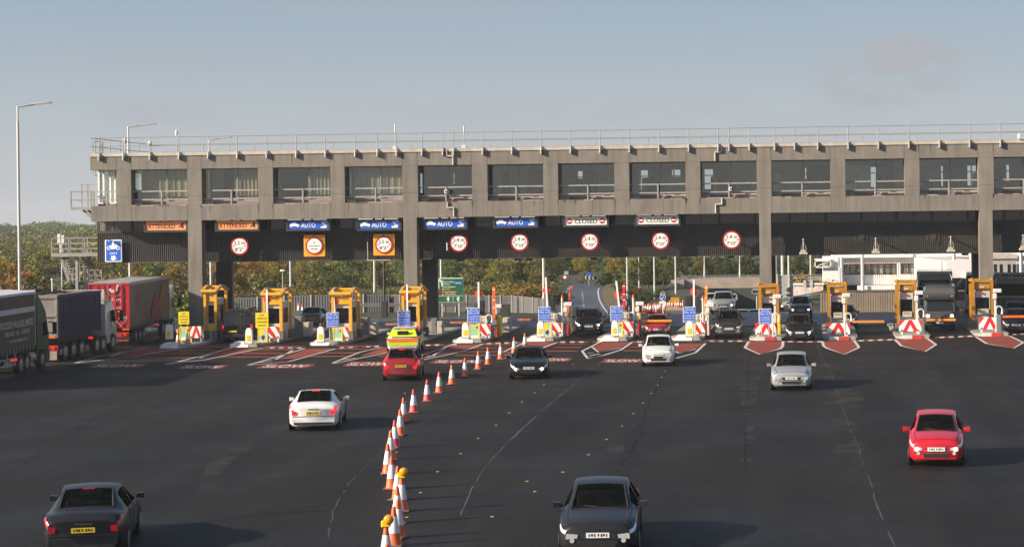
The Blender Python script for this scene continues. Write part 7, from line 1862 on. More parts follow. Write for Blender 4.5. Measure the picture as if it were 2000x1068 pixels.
# green direction sign
Y = 149.5; a = wp(853,591,Y); c = wp(905,542.5,Y); w, h = c.x-a.x, c.z-a.z
t = thing('direction_sign', 'large green direction sign with white lettering and brown tourist panels', 'direction sign', ((a.x+c.x)/2, Y, GZ))
M_GRNS = mat('green_sign', (0.006,0.125,0.052), 0.45, var=0.05); M_BRN = mat('brown_sign_panel', (0.16,0.045,0.018), 0.45, var=0.05); M_BLUM = mat('motorway_blue', (0.05,0.13,0.48), 0.45, var=.04)
z0 = a.z - GZ; zc = z0 + h/2
w0 = w; xl_ = -w/2 - .35; 
b = MB(); b.rbox(xl_, w/2, 0, .06, z0, z0+h, .03); b.build('border', M_SIGNW, t)
b = MB(); b.box(xl_+.05, w/2-.05, -.008, 0, z0+.05, z0+h-.05); f = b.build('sign_face', M_GRNS, t)
def TX(b, s, u, v, hh, ww): b.text(s, (-w/2 + u*w, -.016, z0 + v*h), EX, EZ, hh*h, w=ww*w)
b = MB(); TX(b,'North Wales',.46,.84,.060,.40); TX(b,'Chester',.385,.76,.060,.25); TX(b,'New Brighton',.48,.645,.060,.44)
for u in (.43,.80): b.prism([(-.03,0),(.03,0),(.03,.10),(.07,.10),(0,.2),(-.07,.10),(-.03,.10)], (-w/2+u*w,-.012,z0+.05*h), EX*w, EZ*h, .004)
b.box(-w/2+.02*w, w/2-.06, -.012, -.008, z0+.265*h, z0+.28*h); b.box(-w/2+.60*w,-w/2+.615*w,-.012,-.008,z0+.06*h,z0+.25*h)
for k in range(6): b.box(-w/2+.225*w,-w/2+.245*w,-.012,-.008,z0+(.3+.11*k)*h,z0+(.36+.11*k)*h)
b.prism([(.14,.95),(.22,.86),(.24,.66),(.19,.66),(.17,.83),(.08,.91),(.08,.95)], (-w/2,-.012,z0), EX*w, EZ*h, .003)
b.build('legend', M_SIGNW, f)
b = MB(); b.box(-w/2+.68*w,-w/2+.94*w,-.014,-.008,z0+.74*h,z0+.85*h); bm_ = b.build('route_panel', M_BLUM, f)
b = MB(); b.text('(M 53)', (-w/2+.81*w,-.018,z0+.795*h), EX, EZ, .06*h, w=.2*w); b.build('legend', M_SIGNW, bm_)
b = MB(); TX(b,'(A 554)',.36,.55,.055,.25); b.build('route_number', M_YELS, f)
b = MB(); b.box(-w/2+.25*w,-w/2+.77*w,-.014,-.008,z0+.30*h,z0+.49*h); b2 = b.build('brown_panel', M_BRN, f)
b = MB(); b.text('New Brighton', (-w/2+.51*w,-.018,z0+.435*h), EX, EZ, .05*h, w=.42*w); b.text('Promenade', (-w/2+.52*w,-.018,z0+.35*h), EX, EZ, .05*h, w=.36*w); b.build('legend', M_SIGNW, b2)
b = MB(); b.box(xl_+.08,-w/2+.20*w,-.014,-.008,z0+.30*h,z0+.53*h); b.build('brown_panel', M_BRN, f)
b = MB(); b.box(xl_+.08,-w/2+.10*w,-.014,-.008,z0+.56*h,z0+.95*h); b.build('white_panel', M_SIGNW, f)
for x in (-w*.3, w*.33): b = MB(); b.cyl((x,.12,0),(x,.12,z0+h*.9),.07,8); b.build('post', M_GALV, t)

# underpass bridge
M_BRC = mat('buff_concrete', (0.31,0.26,0.205), 0.8, var=0.18, scale=1.0, bump=.1)
YB = 205.0; t = thing('underpass_bridge', 'buff concrete underpass bridge with a steel parapet rail', 'bridge', (0,0,0))
xa, xb = wp(1333,550,YB).x, wp(1575,550,YB).x; zt = wp(1430,545,YB).z; zu = wp(1430,562.5,YB).z; xl9 = wp(1310,550,YB).x
b = MB(); b.box(xl9, xb+14, YB, YB+.6, zu, zt); b.box(xl9, xb+14, YB+.6, YB+10, zu+.3, zt-.1); b.build('deck', M_BRC, t)
M_PRAIL = mat('parapet_mesh', (0.22,0.21,0.19), 0.6, var=.15)
b = MB(); zr = wp(1430,537.5,YB).z; x = xl9
b.box(xl9, xb+14, YB+.1, YB+.16, zr-.08, zr); b.box(xl9, xb+14, YB+.1, YB+.16, zt, zt+.05)
while x < xb+14: b.box(x-.04,x+.04,YB+.08,YB+.18,zt,zr); x += 1.6
x = xl9
while x < xb+14: b.box(x-.012,x+.012,YB+.12,YB+.14,zt,zr); x += .2
b.build('parapet_rail', M_PRAIL, t)
xw = wp(1310,560,YB-2).x; xe = wp(1338,560,YB).x
b = MB(); b.box(xw, xe, YB-1.5, YB+8, -RD, zt-.004); b.hull([(xw-.1,YB-1.6,-RD),(xe-.6,YB-1.6,-RD),(xe-.6,YB-1.6,zt-.3),(xw-.1,YB-1.6,zt-.3),(xw-1.5,YB-6,-1.2),(xw-1.5,YB-6,-.3)]); b.build('abutment', M_BRC, t)
b = MB(); b.box(wp(1600,560,YB).x, xb+14, YB, YB+8, -RD, zu); b.build('abutment', M_BRC, t)
b = MB(); b.box(xe, xb+14, YB+14, YB+14.5, -RD, zu+.4); b.build('dark_backing', M_ROOMD, t)  # dark sheet closing the opening: shade under the deck put into the colour
# small matrix frames and signs near the underpass
for px, py, wpx, hpx, Y, lab, nm in ((1431,580,18,15,185,'pale framed matrix sign below the underpass deck','matrix_sign'), (1478,569,20,10,190,'pale blue framed sign half hidden by the third column','matrix_sign')):
    c = wp(px, py, Y); w_ = wpx*Y/F; h_ = hpx*Y/F; zg = -(Y-YC)*RD/(215-YC)
    t = thing(nm, lab, 'sign', (c.x, Y, zg)); b = MB(); zc_ = c.z - zg
    for e in ((-w_/2,-w_/2+.1,zc_-h_/2,zc_+h_/2),(w_/2-.1,w_/2,zc_-h_/2,zc_+h_/2),(-w_/2,w_/2,zc_+h_/2-.14,zc_+h_/2),(-w_/2,w_/2,zc_-h_/2,zc_-h_/2+.1)): b.box(e[0],e[1],-.1,.1,e[2],e[3])
    b.build('frame', M_GALV, t); b = MB(); b.box(-w_/2+.1,w_/2-.1,-.02,.02,zc_-h_/2+.1,zc_+h_/2-.14); b.build('screen', M_BLACK, t)
    b = MB(); b.cyl((0,.2,0),(0,.2,zc_),.08,8); b.build('post', M_GALV, t)
# keep-left works sign
Y = 151.0; c = wp(1294.5,581,Y); t = thing('keep_left_sign', 'round blue keep-left arrow sign under a grey plate, standing over the far cones', 'road sign', (c.x,Y,0)); z = c.z
b = MB(); b.disc((0,0,z),.25,(0,-1,0),.02,24,0); b.disc((0,-.02,z),.215,(0,-1,0),.006,24,1); fo = b.build('sign_face', [M_SIGNW,M_BLUE], t)
b = MB(); b.prism([(-.8,-.8),(-.1,-.65),(-.3,-.45),(.6,.45),(.45,.6),(-.45,-.3),(-.65,-.1)], (0,-.027,z), EX*.2, EZ*.2, .003); b.build('arrow', M_SIGNW, fo)
b = MB(); b.disc((0,.02,z+.3),.22,(0,-1,0),.02,24,0); b.box(-.04,.04,-.004,.0,z+.22,z+.46,1); b.build('upper_plate', [M_GALV,M_BLACK], t)
b = MB(); b.rbox(-.27,.27,-.05,.05,z-.52,z-.3,.02); b.cyl((0,.05,0),(0,.05,z),.04,6); b.build('post', M_SIGNW, t)
t = thing('works_sign', 'amber works sign board behind the barrier wall', 'road sign', (wp(1320,590,156).x,155,0)); z = wp(1320,586,156).z
b = MB(); b.box(-.36,.36,0,.03,z-.25,z+.28); b.build('board', mat('amber_board', (0.50,0.26,0.03), 0.5), t); b = MB(); b.cyl((-.25,.05,0),(-.25,.05,z),.03,6); b.cyl((.25,.05,0),(.25,.05,z),.03,6); b.build('posts_frame', M_DARK, t)
p = wp(1219.5, 583, 148); t = thing('traffic_camera', 'grey roadside camera box on a post before the bushes', 'camera', (p.x,148,0))
b = MB(); b.rbox(-.2,.2,-.25,.2,p.z-.14,p.z+.16,.03); b.box(-.28,.28,-.3,.22,p.z+.16,p.z+.2); b.build('housing', M_GALV, t); b = MB(); b.cyl((0,0,0),(0,0,p.z),.05,6); b.build('post', M_DARK, t)
# approach road furniture
Yr = 215; p = wp(1150,535,Yr); t = thing('keep_left_sign', 'small round blue keep-left sign at the far end of the approach road', 'road sign', (p.x,Yr,0))
b = MB(); b.disc((0,0,p.z),.22,(0,-1,0),.02,16); b.build('sign_face', M_BLUE, t); b = MB(); b.cyl((0,.04,0),(0,.04,p.z+.2),.035,6); b.build('post', M_GALV, t)
p = wp(1152,542,Yr+1); t = thing('chevron_sign', 'black and white bend chevron board beyond the approach road', 'road sign', (p.x,Yr+1.2,0))
b = MB(); b.box(-.75,.75,0,.04,p.z-.26,p.z+.2); b.build('board', M_INK, t); b = MB()
for k in range(3): x = -.45+k*.42; b.prism([(-.05,-.22),(.10,-.22),(-.04,0),(.10,.18),(-.05,.18),(-.19,0)], (x,-.004,p.z), EX, EZ, .003)
b.build('chevrons', M_SIGNW, t); b = MB(); b.cyl((-.6,.06,0),(-.6,.06,p.z),.035,6); b.cyl((.6,.06,0),(.6,.06,p.z),.035,6); b.build('posts_frame', M_GALV, t)
p = wp(1106,533,200); t = thing('road_sign', 'pale square sign over a round speed disc left of the approach road', 'road sign', (p.x,200,0))
b = MB(); b.box(-.22,.22,0,.03,p.z-.18,p.z+.18); b.build('plate', M_GALV, t); b = MB(); b.disc((-.16,0,p.z-.45),.22,(0,-1,0),.02,16,0); b.disc((-.16,-.02,p.z-.45),.16,(0,-1,0),.004,16,1); b.build('disc_face', [M_RIM,M_SIGNW], t); b = MB(); b.cyl((0,.06,0),(0,.06,p.z),.04,6); b.build('post', M_DARK, t)
vr = [gp(1226,610,.3), gp(1212,592,.5), gp(1206,581,.6), gp(1201,567,.6), gp(1202,553,.4)]
guard_rail('pale guard rail curving beside the approach road bank', vr, .6, M_RAIL)
# sign backs right of the third column
for px0, px1, py0, py1, Y, lab in ((1511,1549,536,596,158,'tall grey sign board seen from behind, next to the third column'), (1569,1590.5,547,562,166,'small grey sign back in front of the mural wall')):
    a = wp(px0,py1,Y); c = wp(px1,py0,Y); t = thing('sign_back', lab, 'road sign', ((a.x+c.x)/2,Y,0)); w_ = c.x-a.x
    b = MB(); n = max(2,int((c.z-a.z)/.4)); 
    for k in range(n): z0_ = a.z+(c.z-a.z)*k/n; z1_ = a.z+(c.z-a.z)*(k+1)/n; b.box(-w_/2,w_/2,0,.05,z0_+.012,z1_-.012)
    b.build('sign_panel', mat('sign_back_grey', (0.36,0.38,0.38), 0.5, var=.08), t)
    for s in (-.3,.3): b = MB(); b.box(s*w_-.06,s*w_+.06,-.14,-.0,0,c.z+.02); b.build('post', M_BEIGE, t)
p = wp(1541.5,566,155); t = thing('round_sign_back', 'dark round sign back over a small dark plate beside the tall grey board', 'road sign', (p.x,155,0))
b = MB(); b.disc((0,0,p.z),.22,(0,-1,0),.03,18); b.box(-.22,.22,-.03,0,p.z-.55,p.z-.3); b.build('sign_plate', M_DARK, t); b = MB(); b.cyl((0,.06,0),(0,.06,p.z+.9),.045,6); b.build('post', M_BEIGE, t)
gr = [Vector((*gp(1522,606).xy,.15)), Vector((*gp(1560,603).xy,.35)), Vector((*gp(1604,600).xy,.6))]
guard_rail('guard rail climbing from the third column to the ribbed wall', gr, .62)
a, c = wp(1549,585,168), wp(1608,585,168); t = thing('mural_wall', 'whitewashed wall with faded pastel paintwork on the bank', 'wall', (0,0,0))
def mural():
    m = bpy.data.materials.new('faded_mural'); m.use_nodes = True; nt = m.node_tree; L = nt.links; b_ = nt.nodes['Principled BSDF']
    tc = nd(nt,'ShaderNodeTexCoord'); n = nd(nt,'ShaderNodeTexNoise',Scale=1.7,Detail=5.0); L.new(tc.outputs['Object'],n.inputs['Vector'])
    r = nd(nt,'ShaderNodeValToRGB'); L.new(n.outputs['Fac'],r.inputs[0]); e = r.color_ramp.elements
    e[0].position=.3; e[0].color=(.42,.46,.62,1); e[1].position=.7; e[1].color=(.62,.46,.36,1); k=e.new(.45); k.color=(.72,.66,.58,1); k=e.new(.56); k.color=(.68,.48,.44,1)
    L.new(r.outputs[0],b_.inputs['Base Color']); b_.inputs['Roughness'].default_value=.8; return m
b = MB(); z1 = wp(1580,553,168).z; b.box(a.x,c.x,168,168.4,0,z1-.15); b.build('painted_face', mural(), t); b = MB(); b.box(a.x-.1,c.x+.1,167.9,168.5,z1-.15,z1); b.build('coping', M_SIGNW, t)
b = MB(); P = [gp(1549,606), gp(1608,604)]; zz = [wp(1549,590,164).z, wp(1608,566,164).z]
b.add([(P[0].x,P[0].y,0),(P[1].x,P[1].y,0),(wp(1608,566,164).x,164,zz[1]),(wp(1549,590,164).x,164,max(.3,zz[0]))], [(0,1,2,3)])
structure(b.build('grass_bank', mat('dry_grass',(0,0,0))))
# ribbed concrete retaining wall
YW = 150.0; t = thing('ribbed_wall', 'buff ribbed concrete retaining wall behind the square booths', 'wall', (0,0,0))
x0, x1 = wp(1602.5,590,YW).x, wp(1764,590,YW).x; zt = wp(1660,570,YW).z
b = MB(); b.box(x0,x1,YW+.06,YW+.5,0,zt); x = x0; random.seed(4)
while x < x1: b.box(x,x+.13,YW+random.uniform(-.01,.02),YW+.06,0,zt-.03); x += .19
b.build('wall_face', M_BRC, t)
b = MB(); b.box(x0-.05,x1,YW-.04,YW+.55,zt,zt+.09); b.build('coping', M_RETAIN, t)
# white office building
M_WCLAD = mat('white_ribbed_cladding', (0.84,0.81,0.76), 0.55, var=.06); M_MARF = mat('maroon_window_frame', (0.11,0.022,0.02), 0.5)
YO = 180.0; t = thing('office_building', 'white ribbed office building with maroon window frames behind the lanes', 'building', (0,0,0))
def ow(px, py, dy=0): v = wp(px, py, YO+dy); return v.x, v.z
x0 = ow(1607,530)[0]; x1 = ow(2080,530)[0]; zt = ow(1700,503)[1]; zb = ow(1700,556)[1]
b = MB(); b.box(x0,x1,YO+.1,YO+9,zb,zt); xs = ow(1640,530)[0]
wins = [(1648.5,1682,515.5,536.5),(1687,1751,515,536.5),(1760,1814,514,535),(1816,1825,514,535)]
wz = lambda w_: (ow(w_[0],w_[3])[0], ow(w_[1],w_[3])[0], ow(w_[0],w_[3])[1], ow(w_[0],w_[2])[1])
x = xs
WZ = [wz(w_) for w_ in wins]
while x < x1:
    gap = [q_ for q_ in WZ if q_[0]-.1 < x < q_[1]]
    if gap: b.box(x,x+.11,YO,YO+.1,gap[0][3],zt-.02); b.box(x,x+.11,YO,YO+.1,zb+.02,gap[0][2])
    else: b.box(x,x+.11,YO,YO+.1,zb+.02,zt-.02)
    x += .2
b.build('wall', M_WCLAD, t)
b = MB(); b.box(ow(1625,500)[0],x1,YO-.5,YO+9.3,zt,zt+.28); b.build('roof_edge', M_SIGNW, t)
b = MB(); b.box(ow(1625,500)[0]+.2,x1,YO+.5,YO+8,zt+.28,zt+1.3); b.build('upper_storey', M_BEIGE, t)
b = MB(); zp = ow(1740,498)[1]; b.cyl((ow(1660,500)[0],YO-.2,zp),(x1,YO-.2,zp+.05),.12,8); 
for k in range(12): xx = ow(1640,500)[0]+k*1.9; b.cyl((xx,YO-.2,zt+.2),(xx,YO-.2,zp+.1),.06,6)
b.build('roof_pipe', M_SIGNW, t)
b = MB(); b.box(x0,xs,YO-1.4,YO+.05,zb-.1,ow(1620,521)[1]); b.build('corner_block', M_SIGNW, t)
b = MB(); cx0, cz0 = ow(1591,523,-1.6); cx1, cz1 = ow(1623,508,-1.6)
for e in ((cx0,cx1,cz0,cz0+.1),(cx0,cx1,cz1-.1,cz1),(cx0,cx0+.1,cz0,cz1),(cx1-.1,cx1,cz0,cz1)): b.box(e[0],e[1],YO-1.7,YO-1.5,e[2],e[3])
b.cyl((cx0+.1,YO-1.6,cz0+.1),(cx1-.1,YO-1.6,cz1-.1),.04,5); b.box(cx0,cx1,YO-1.7,YO+2,cz1,cz1+.08)
fo = b.build('corner_window', M_SIGNW, t); b = MB(); b.box(cx0+.1,cx1-.1,YO-1.62,YO-1.6,cz0+.1,cz1-.1); b.build('pane', M_PANED, fo)
for (wx0,wx1,wz0,wz1), n in zip(WZ,(3,5,4,1)):
    b = MB(); b.box(wx0,wx1,YO-.02,YO+.07,wz0,wz0+.07); b.box(wx0,wx1,YO-.02,YO+.07,wz1-.07,wz1); b.box(wx0,wx1,YO-.015,YO+.06,wz1-.34,wz1-.29)
    for k in range(n+1): xx = wx0+(wx1-wx0-.07)*k/n; b.box(xx,xx+.07,YO-.02,YO+.07,wz0,wz1)
    fo = b.build('window', M_MARF, t); b = MB(); b.box(wx0+.02,wx1-.02,YO+.03,YO+.04,wz0+.02,wz1-.02); b.build('pane', M_PANE, fo)
    b = MB()
    for k in range(n):
        a_ = wx0+(wx1-wx0)*k/n; w_ = (wx1-wx0)/n
        if (k*5+n) % 3: b.box(a_+.1,a_+w_*.75,YO+.075,YO+.09,wz0+.05,wz1-.05)
    b.build('curtain', M_CURTS, fo)
for px, dia in ((1636,.22),(1643,.18)): b = MB(); xx = ow(px,530,-1.2)[0]; b.cyl((xx,YO-1.2,zb-.3),(xx,YO-1.2,zt+.1),dia,10); b.build('flue', M_SIGNW, t)
b = MB(); xx, zz = ow(1653,545,-.4); b.ball((xx,YO-.4,zz),.14); b.build('outside_lamp', M_BEIGE, t)
b = MB(); a_, z_ = ow(1674,557); b.box(a_,x1,YO-2.5,YO,z_-.35,z_-.0); b.build('canopy', M_SIGNW, t)
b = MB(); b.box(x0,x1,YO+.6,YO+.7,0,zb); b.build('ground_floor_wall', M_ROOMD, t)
xx = a_; k = 0
while xx < x1: b = MB(); b.box(xx,xx+(.5 if k % 3 else 1.2),YO+.2,YO+.3,0,zb-.3); b.build('pier', M_BEIGE if k % 2 else M_ROOMW, t); xx += 2.1; k += 1
# grey block further right
Y2 = 172; a_ = wp(1938,540,Y2); c_ = wp(1985,505,Y2); t = thing('grey_annex', 'grey annex block with narrow dark windows beyond the last column', 'building', (0,0,0))
b = MB(); b.box(a_.x-.2,c_.x,Y2,Y2+7,0,c_.z); b.build('wall', mat('annex_render',(0.36,0.35,0.33),.7), t)
b = MB(); b.box(a_.x-.3,c_.x+.1,Y2-.15,Y2+7,c_.z,c_.z+.35); b.build('roof_edge', M_COPE, t)
for px in (1941,1952.5,1968,1978): x_ = wp(px,530,Y2).x; b = MB(); b.box(x_,x_+.26,Y2-.02,Y2,wp(px,538,Y2).z,wp(px,516,Y2).z); b.build('window', M_CGLASS2, t)
# parked white vans beyond the last lane
for px, lab in ((1958,'white van roof just visible above the dark lorry in the last lane'),(1990,'white van roof beside the pale column past the last lane')):
    p = wp(px,545,158); t = thing('van', lab, 'van', (p.x,158,0)); z = wp(px,538 if px < 1970 else 540,158).z
    b = MB(); b.hull([(s*x,y,zz) for s in (-1,1) for x,y,zz in ((.98,-2.4,.4),(.98,-2.45,1.0),(.85,-1.3,z),(.95,2.6,.4),(.85,2.6,z),(.96,-1.7,1.2))]); b.build('body', M_WL, t, smooth=30)
    b = MB(); b.hull([(s*x,y,zz) for s in (-1,1) for x,y,zz in ((.86,-1.78,1.25),(.8,-1.36,z-.12),(.86,-1.74,1.25),(.8,-1.32,z-.12))]); b.build('windscreen', M_CGLASS2, t)
    for s in (-1,1):
        for y in (-1.7,1.6): wheel(t, s*.97, y, .34, s, .22)
# ---------------------------------------------------------------- trees, bushes, far wood
def leaf_mat(name, a, c):
    m = bpy.data.materials.new(name); m.use_nodes = True; nt = m.node_tree; L = nt.links; b = nt.nodes['Principled BSDF']
    oi = nd(nt, 'ShaderNodeObjectInfo'); at_ = nd(nt, 'ShaderNodeAttribute'); at_.attribute_name = 'tint'
    mx = nd(nt, 'ShaderNodeMix'); mx.data_type = 'RGBA'; mx.inputs[6].default_value = a; mx.inputs[7].default_value = c; L.new(at_.outputs['Fac'], mx.inputs[0])
    mu = nd(nt, 'ShaderNodeMix'); mu.data_type = 'RGBA'; mu.blend_type = 'MULTIPLY'; mu.inputs[0].default_value = 1.0
    L.new(mx.outputs[2], mu.inputs[6]); L.new(oi.outputs['Color'], mu.inputs[7])
    L.new(mu.outputs[2], b.inputs['Base Color']); b.inputs['Roughness'].default_value = .6; b.inputs['Specular IOR Level'].default_value = .25
    tr = nd(nt, 'ShaderNodeBsdfTranslucent'); L.new(mu.outputs[2], tr.inputs[0])
    ms = nd(nt, 'ShaderNodeMixShader'); ms.inputs[0].default_value = .28; L.new(b.outputs[0], ms.inputs[1]); L.new(tr.outputs[0], ms.inputs[2])
    L.new(ms.outputs[0], nt.nodes['Material Output'].inputs[0]); return m
M_LEAF = leaf_mat('foliage', (0.050,0.048,0.015,1), (0.27,0.25,0.070,1))
M_BARK = mat('bark', (0.07,0.055,0.04), 0.9, var=.3)
def leaf_mesh(name, clumps, nleaf, size, seed):
    """clumps: (centre, radius); many small leaf faces in each"""
    r = random.Random(seed); V = []; Fc = []; T = []
    for c, rad in clumps:
        tint = r.uniform(.05,.8); n = int(nleaf * rad**1.6)
        for _ in range(n):
            d = Vector((r.gauss(0,1), r.gauss(0,1), r.gauss(0,1))).normalized() * rad * (r.random()**.45)
            p = c + Vector((d.x, d.y, d.z*.8)); s = size * r.uniform(.55,1.3)
            a = Vector((r.gauss(0,1), r.gauss(0,1), r.gauss(0,.7))).normalized(); q = a.orthogonal().normalized(); e = a.cross(q)
            o = len(V); V += [p + q*s, p + e*s*.7, p - q*s*.8, p - e*s*.7]; Fc.append((o,o+1,o+2,o+3)); T.append(min(1,max(0,tint + r.uniform(-.25,.3))))
    me = bpy.data.meshes.new(name); me.from_pydata([tuple(v) for v in V], [], Fc); me.materials.append(M_LEAF)
    at_ = me.attributes.new('tint', 'FLOAT', 'FACE'); at_.data.foreach_set('value', T); return me
def crown_clumps(seed, w, h, n, z0):
    r = random.Random(seed); C = []
    for _ in range(n):
        u = r.uniform(-1,1); th = r.uniform(0,2*PI); k = r.uniform(.45,1.0); rr = math.sqrt(1-u*u)*k
        lump = 1 + .25*math.sin(3*th+seed) + .15*math.sin(5*u+seed)
        C.append((Vector((w*rr*math.cos(th)*lump, w*rr*math.sin(th)*lump, z0 + h*(.5+.5*u*k*1.02))), r.uniform(.5,1.0)))
    return C
def trunk_mesh(seed, h, z0, w, rad=.16):
    r = random.Random(seed); b = MB(); b.cyl((0,0,0),(0,0,z0+h*.35),rad,8,rad*.6); b.cyl((0,0,z0+h*.35),(.1,0,z0+h*.8),rad*.6,6,rad*.2)
    for k in range(6):
        th = k*1.05+r.random(); z = z0 + h*(.05+.10*k); b.cyl((0,0,z),(w*.7*math.cos(th),w*.7*math.sin(th),z+h*.28),rad*.4,5,rad*.1)
    return b
TV = []
for s in range(6):    # tree kinds about 8 m tall
    w_, h_ = (2.7,6.2) if s % 2 else (2.3,6.6)
    TV.append((leaf_mesh('crown', crown_clumps(s, w_, h_, 70, 1.6), 62, .17, s), trunk_mesh(s, h_, 1.6, w_)))
BV = [leaf_mesh('foliage', crown_clumps(20+s, 1.9, 2.3, 34, 0.0), 75, .13, 20+s) for s in range(3)]
TM = [b.build('trunk', M_BARK) for _, b in TV]
TMD = [o.data for o in TM]
for o in TM: bpy.data.objects.remove(o)
def put(me, name, parent, col):
    o = bpy.data.objects.new(name, me); COL.objects.link(o); o.parent = parent; o.color = (*col, 1); return o
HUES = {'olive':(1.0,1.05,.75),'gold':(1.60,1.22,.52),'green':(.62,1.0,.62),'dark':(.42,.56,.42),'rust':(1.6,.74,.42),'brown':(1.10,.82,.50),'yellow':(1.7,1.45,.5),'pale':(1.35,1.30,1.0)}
LOOK = {'olive':'olive green','gold':'golden leaved','green':'mid green','dark':'dark green','rust':'rust red','brown':'brown leaved','yellow':'bright yellow','pale':'pale silvery'}
rt = random.Random(11)
def tree(px, ytop, Y, hue, wide=1.0, lab=None, z=0.0, group='trees beyond the plaza'):
    p = wp(px, 500, Y); h = wp(px, ytop, Y).z - z; k = h/9.0; s = rt.randrange(6)
    t = thing('tree', lab, 'tree', (p.x, Y, z-.05), rt.uniform(0,6.28), group)
    t.scale = (k*wide*rt.uniform(.92,1.1), k*wide*rt.uniform(.92,1.1), k)
    o = bpy.data.objects.new('trunk', TMD[s]); COL.objects.link(o); o.parent = t
    c = tuple(v*rt.uniform(.88,1.14) for v in HUES[hue]); put(TV[s][0], 'crown', t, c); return t
def bush(px, ytop, Y, hue, wide=1.0, lab=None, z=0.0, group='bushes beyond the plaza'):
    p = wp(px, 500, Y); h = max(.5, wp(px, ytop, Y).z - z); k = h/2.5
    t = thing('bush', lab, 'bush', (p.x, Y, z), rt.uniform(0,6.28), group); t.scale = (k*wide, k*wide, k)
    put(BV[rt.randrange(3)], 'foliage', t, tuple(v*rt.uniform(.88,1.14) for v in HUES[hue]))
    b = MB(); b.cyl((0,0,0),(.1,0,1.4),.06,5,.02); b.build('stem', M_BARK, t); return t
# trees one can point at
tree(48,505,150,'rust',1.15,'rust-brown tree just right of the tall lamp column'); tree(15,492,175,'gold',1.2,'golden tree at the picture edge behind the green lorry'); tree(85,478,200,'olive',1.3,'broad olive tree between the tall lamp column and the steel platform')
tree(140,505,190,'dark',1.2,'dark green tree behind the steel platform stairs'); tree(195,485,185,'yellow',.8,'bright yellow tree right behind the steel platform railing')
tree(222,498,182,'olive',1.2,'olive tree over the red lorry rear'); tree(262,500,195,'gold',1.0,'golden tree beside the first lamp column under the building'); tree(300,505,178,'green',1.2,'mid green tree over the red lorry side'); tree(340,508,172,'brown',1.1,'brown tree left of the first concrete column')
tree(402,500,176,'brown',.8,'brown leaved tree between the first concrete column and its rear column'); tree(440,495,205,'rust',1.2,'rust red tree behind the black van'); tree(500,490,225,'rust',1.5,'large rust red crown above the ANY VEHICLE board'); tree(470,520,178,'brown',.9,'brown tree above the black van roof')
tree(545,485,215,'gold',1.3,'golden crown beside the small white lamp'); tree(628,492,180,'olive',1.35,'big olive tree with bronze leaves behind the lone booth'); tree(690,490,205,'green',1.5,'broad green tree behind the toll board of the lone booth'); tree(590,500,210,'gold',1.0,'golden tree left of the big olive tree')
tree(740,492,200,'olive',1.3,'olive tree behind the black tapered post'); tree(790,490,215,'green',1.2,'green tree behind the second concrete column'); tree(880,485,212,'green',1.4,'green tree behind the direction sign'); tree(935,490,205,'olive',1.4,'olive tree above the fence right of the direction sign')
tree(975,492,200,'pale',1.1,'pale silvery tree above the raised orange arm'); tree(1020,495,208,'dark',1.3,'dark tree left of the pale column'); tree(1045,520,180,'olive',.9,'olive bushy tree against the pale column'); tree(1075,492,215,'dark',1.2,'dark tree at the left side of the approach road'); tree(1092,500,235,'dark',1.2,'dark tree shading the bend of the approach road')
tree(1140,497,245,'gold',1.1,'golden tree at the end of the approach road'); tree(1165,492,250,'olive',1.3,'olive tree beyond the bend chevron board'); tree(1128,495,262,'gold',1.0,'orange-gold tree left of the blue keep-left sign')
tree(1205,490,222,'gold',1.2,'golden tree right of the approach road'); tree(1232,495,200,'olive',1.2,'olive tree behind the raised red arm'); tree(1265,490,205,'dark',1.3,'dark tree behind the far cone row'); tree(1295,492,212,'olive',1.2,'olive tree above the keep-left works sign')
tree(1330,488,235,'dark',1.3,'dark tree above the left end of the underpass'); tree(1370,490,240,'brown',1.2,'brownish tree over the underpass parapet'); tree(1410,490,238,'dark',1.4,'dark tree behind the armed poles'); tree(1455,490,242,'dark',1.4,'dark tree left of the third concrete column')
tree(1528,492,232,'dark',1.2,'dark tree over the tall grey sign back'); tree(1560,492,236,'dark',1.2,'dark tree left of the white building'); tree(1588,515,222,'olive',.9,'olive tree under the glazed corner of the white building'); tree(1990,492,215,'dark',1.2,'dark tree at the far picture edge past the annex')
tree(1180,505,232,'green',1.1,'green tree between the bend chevrons and the bank'); tree(1105,490,270,'dark',1.5,'dark tree far behind the pale square sign'); tree(1310,520,214,'brown',.9,'brown tree by the underpass wing wall')
k_ = 0
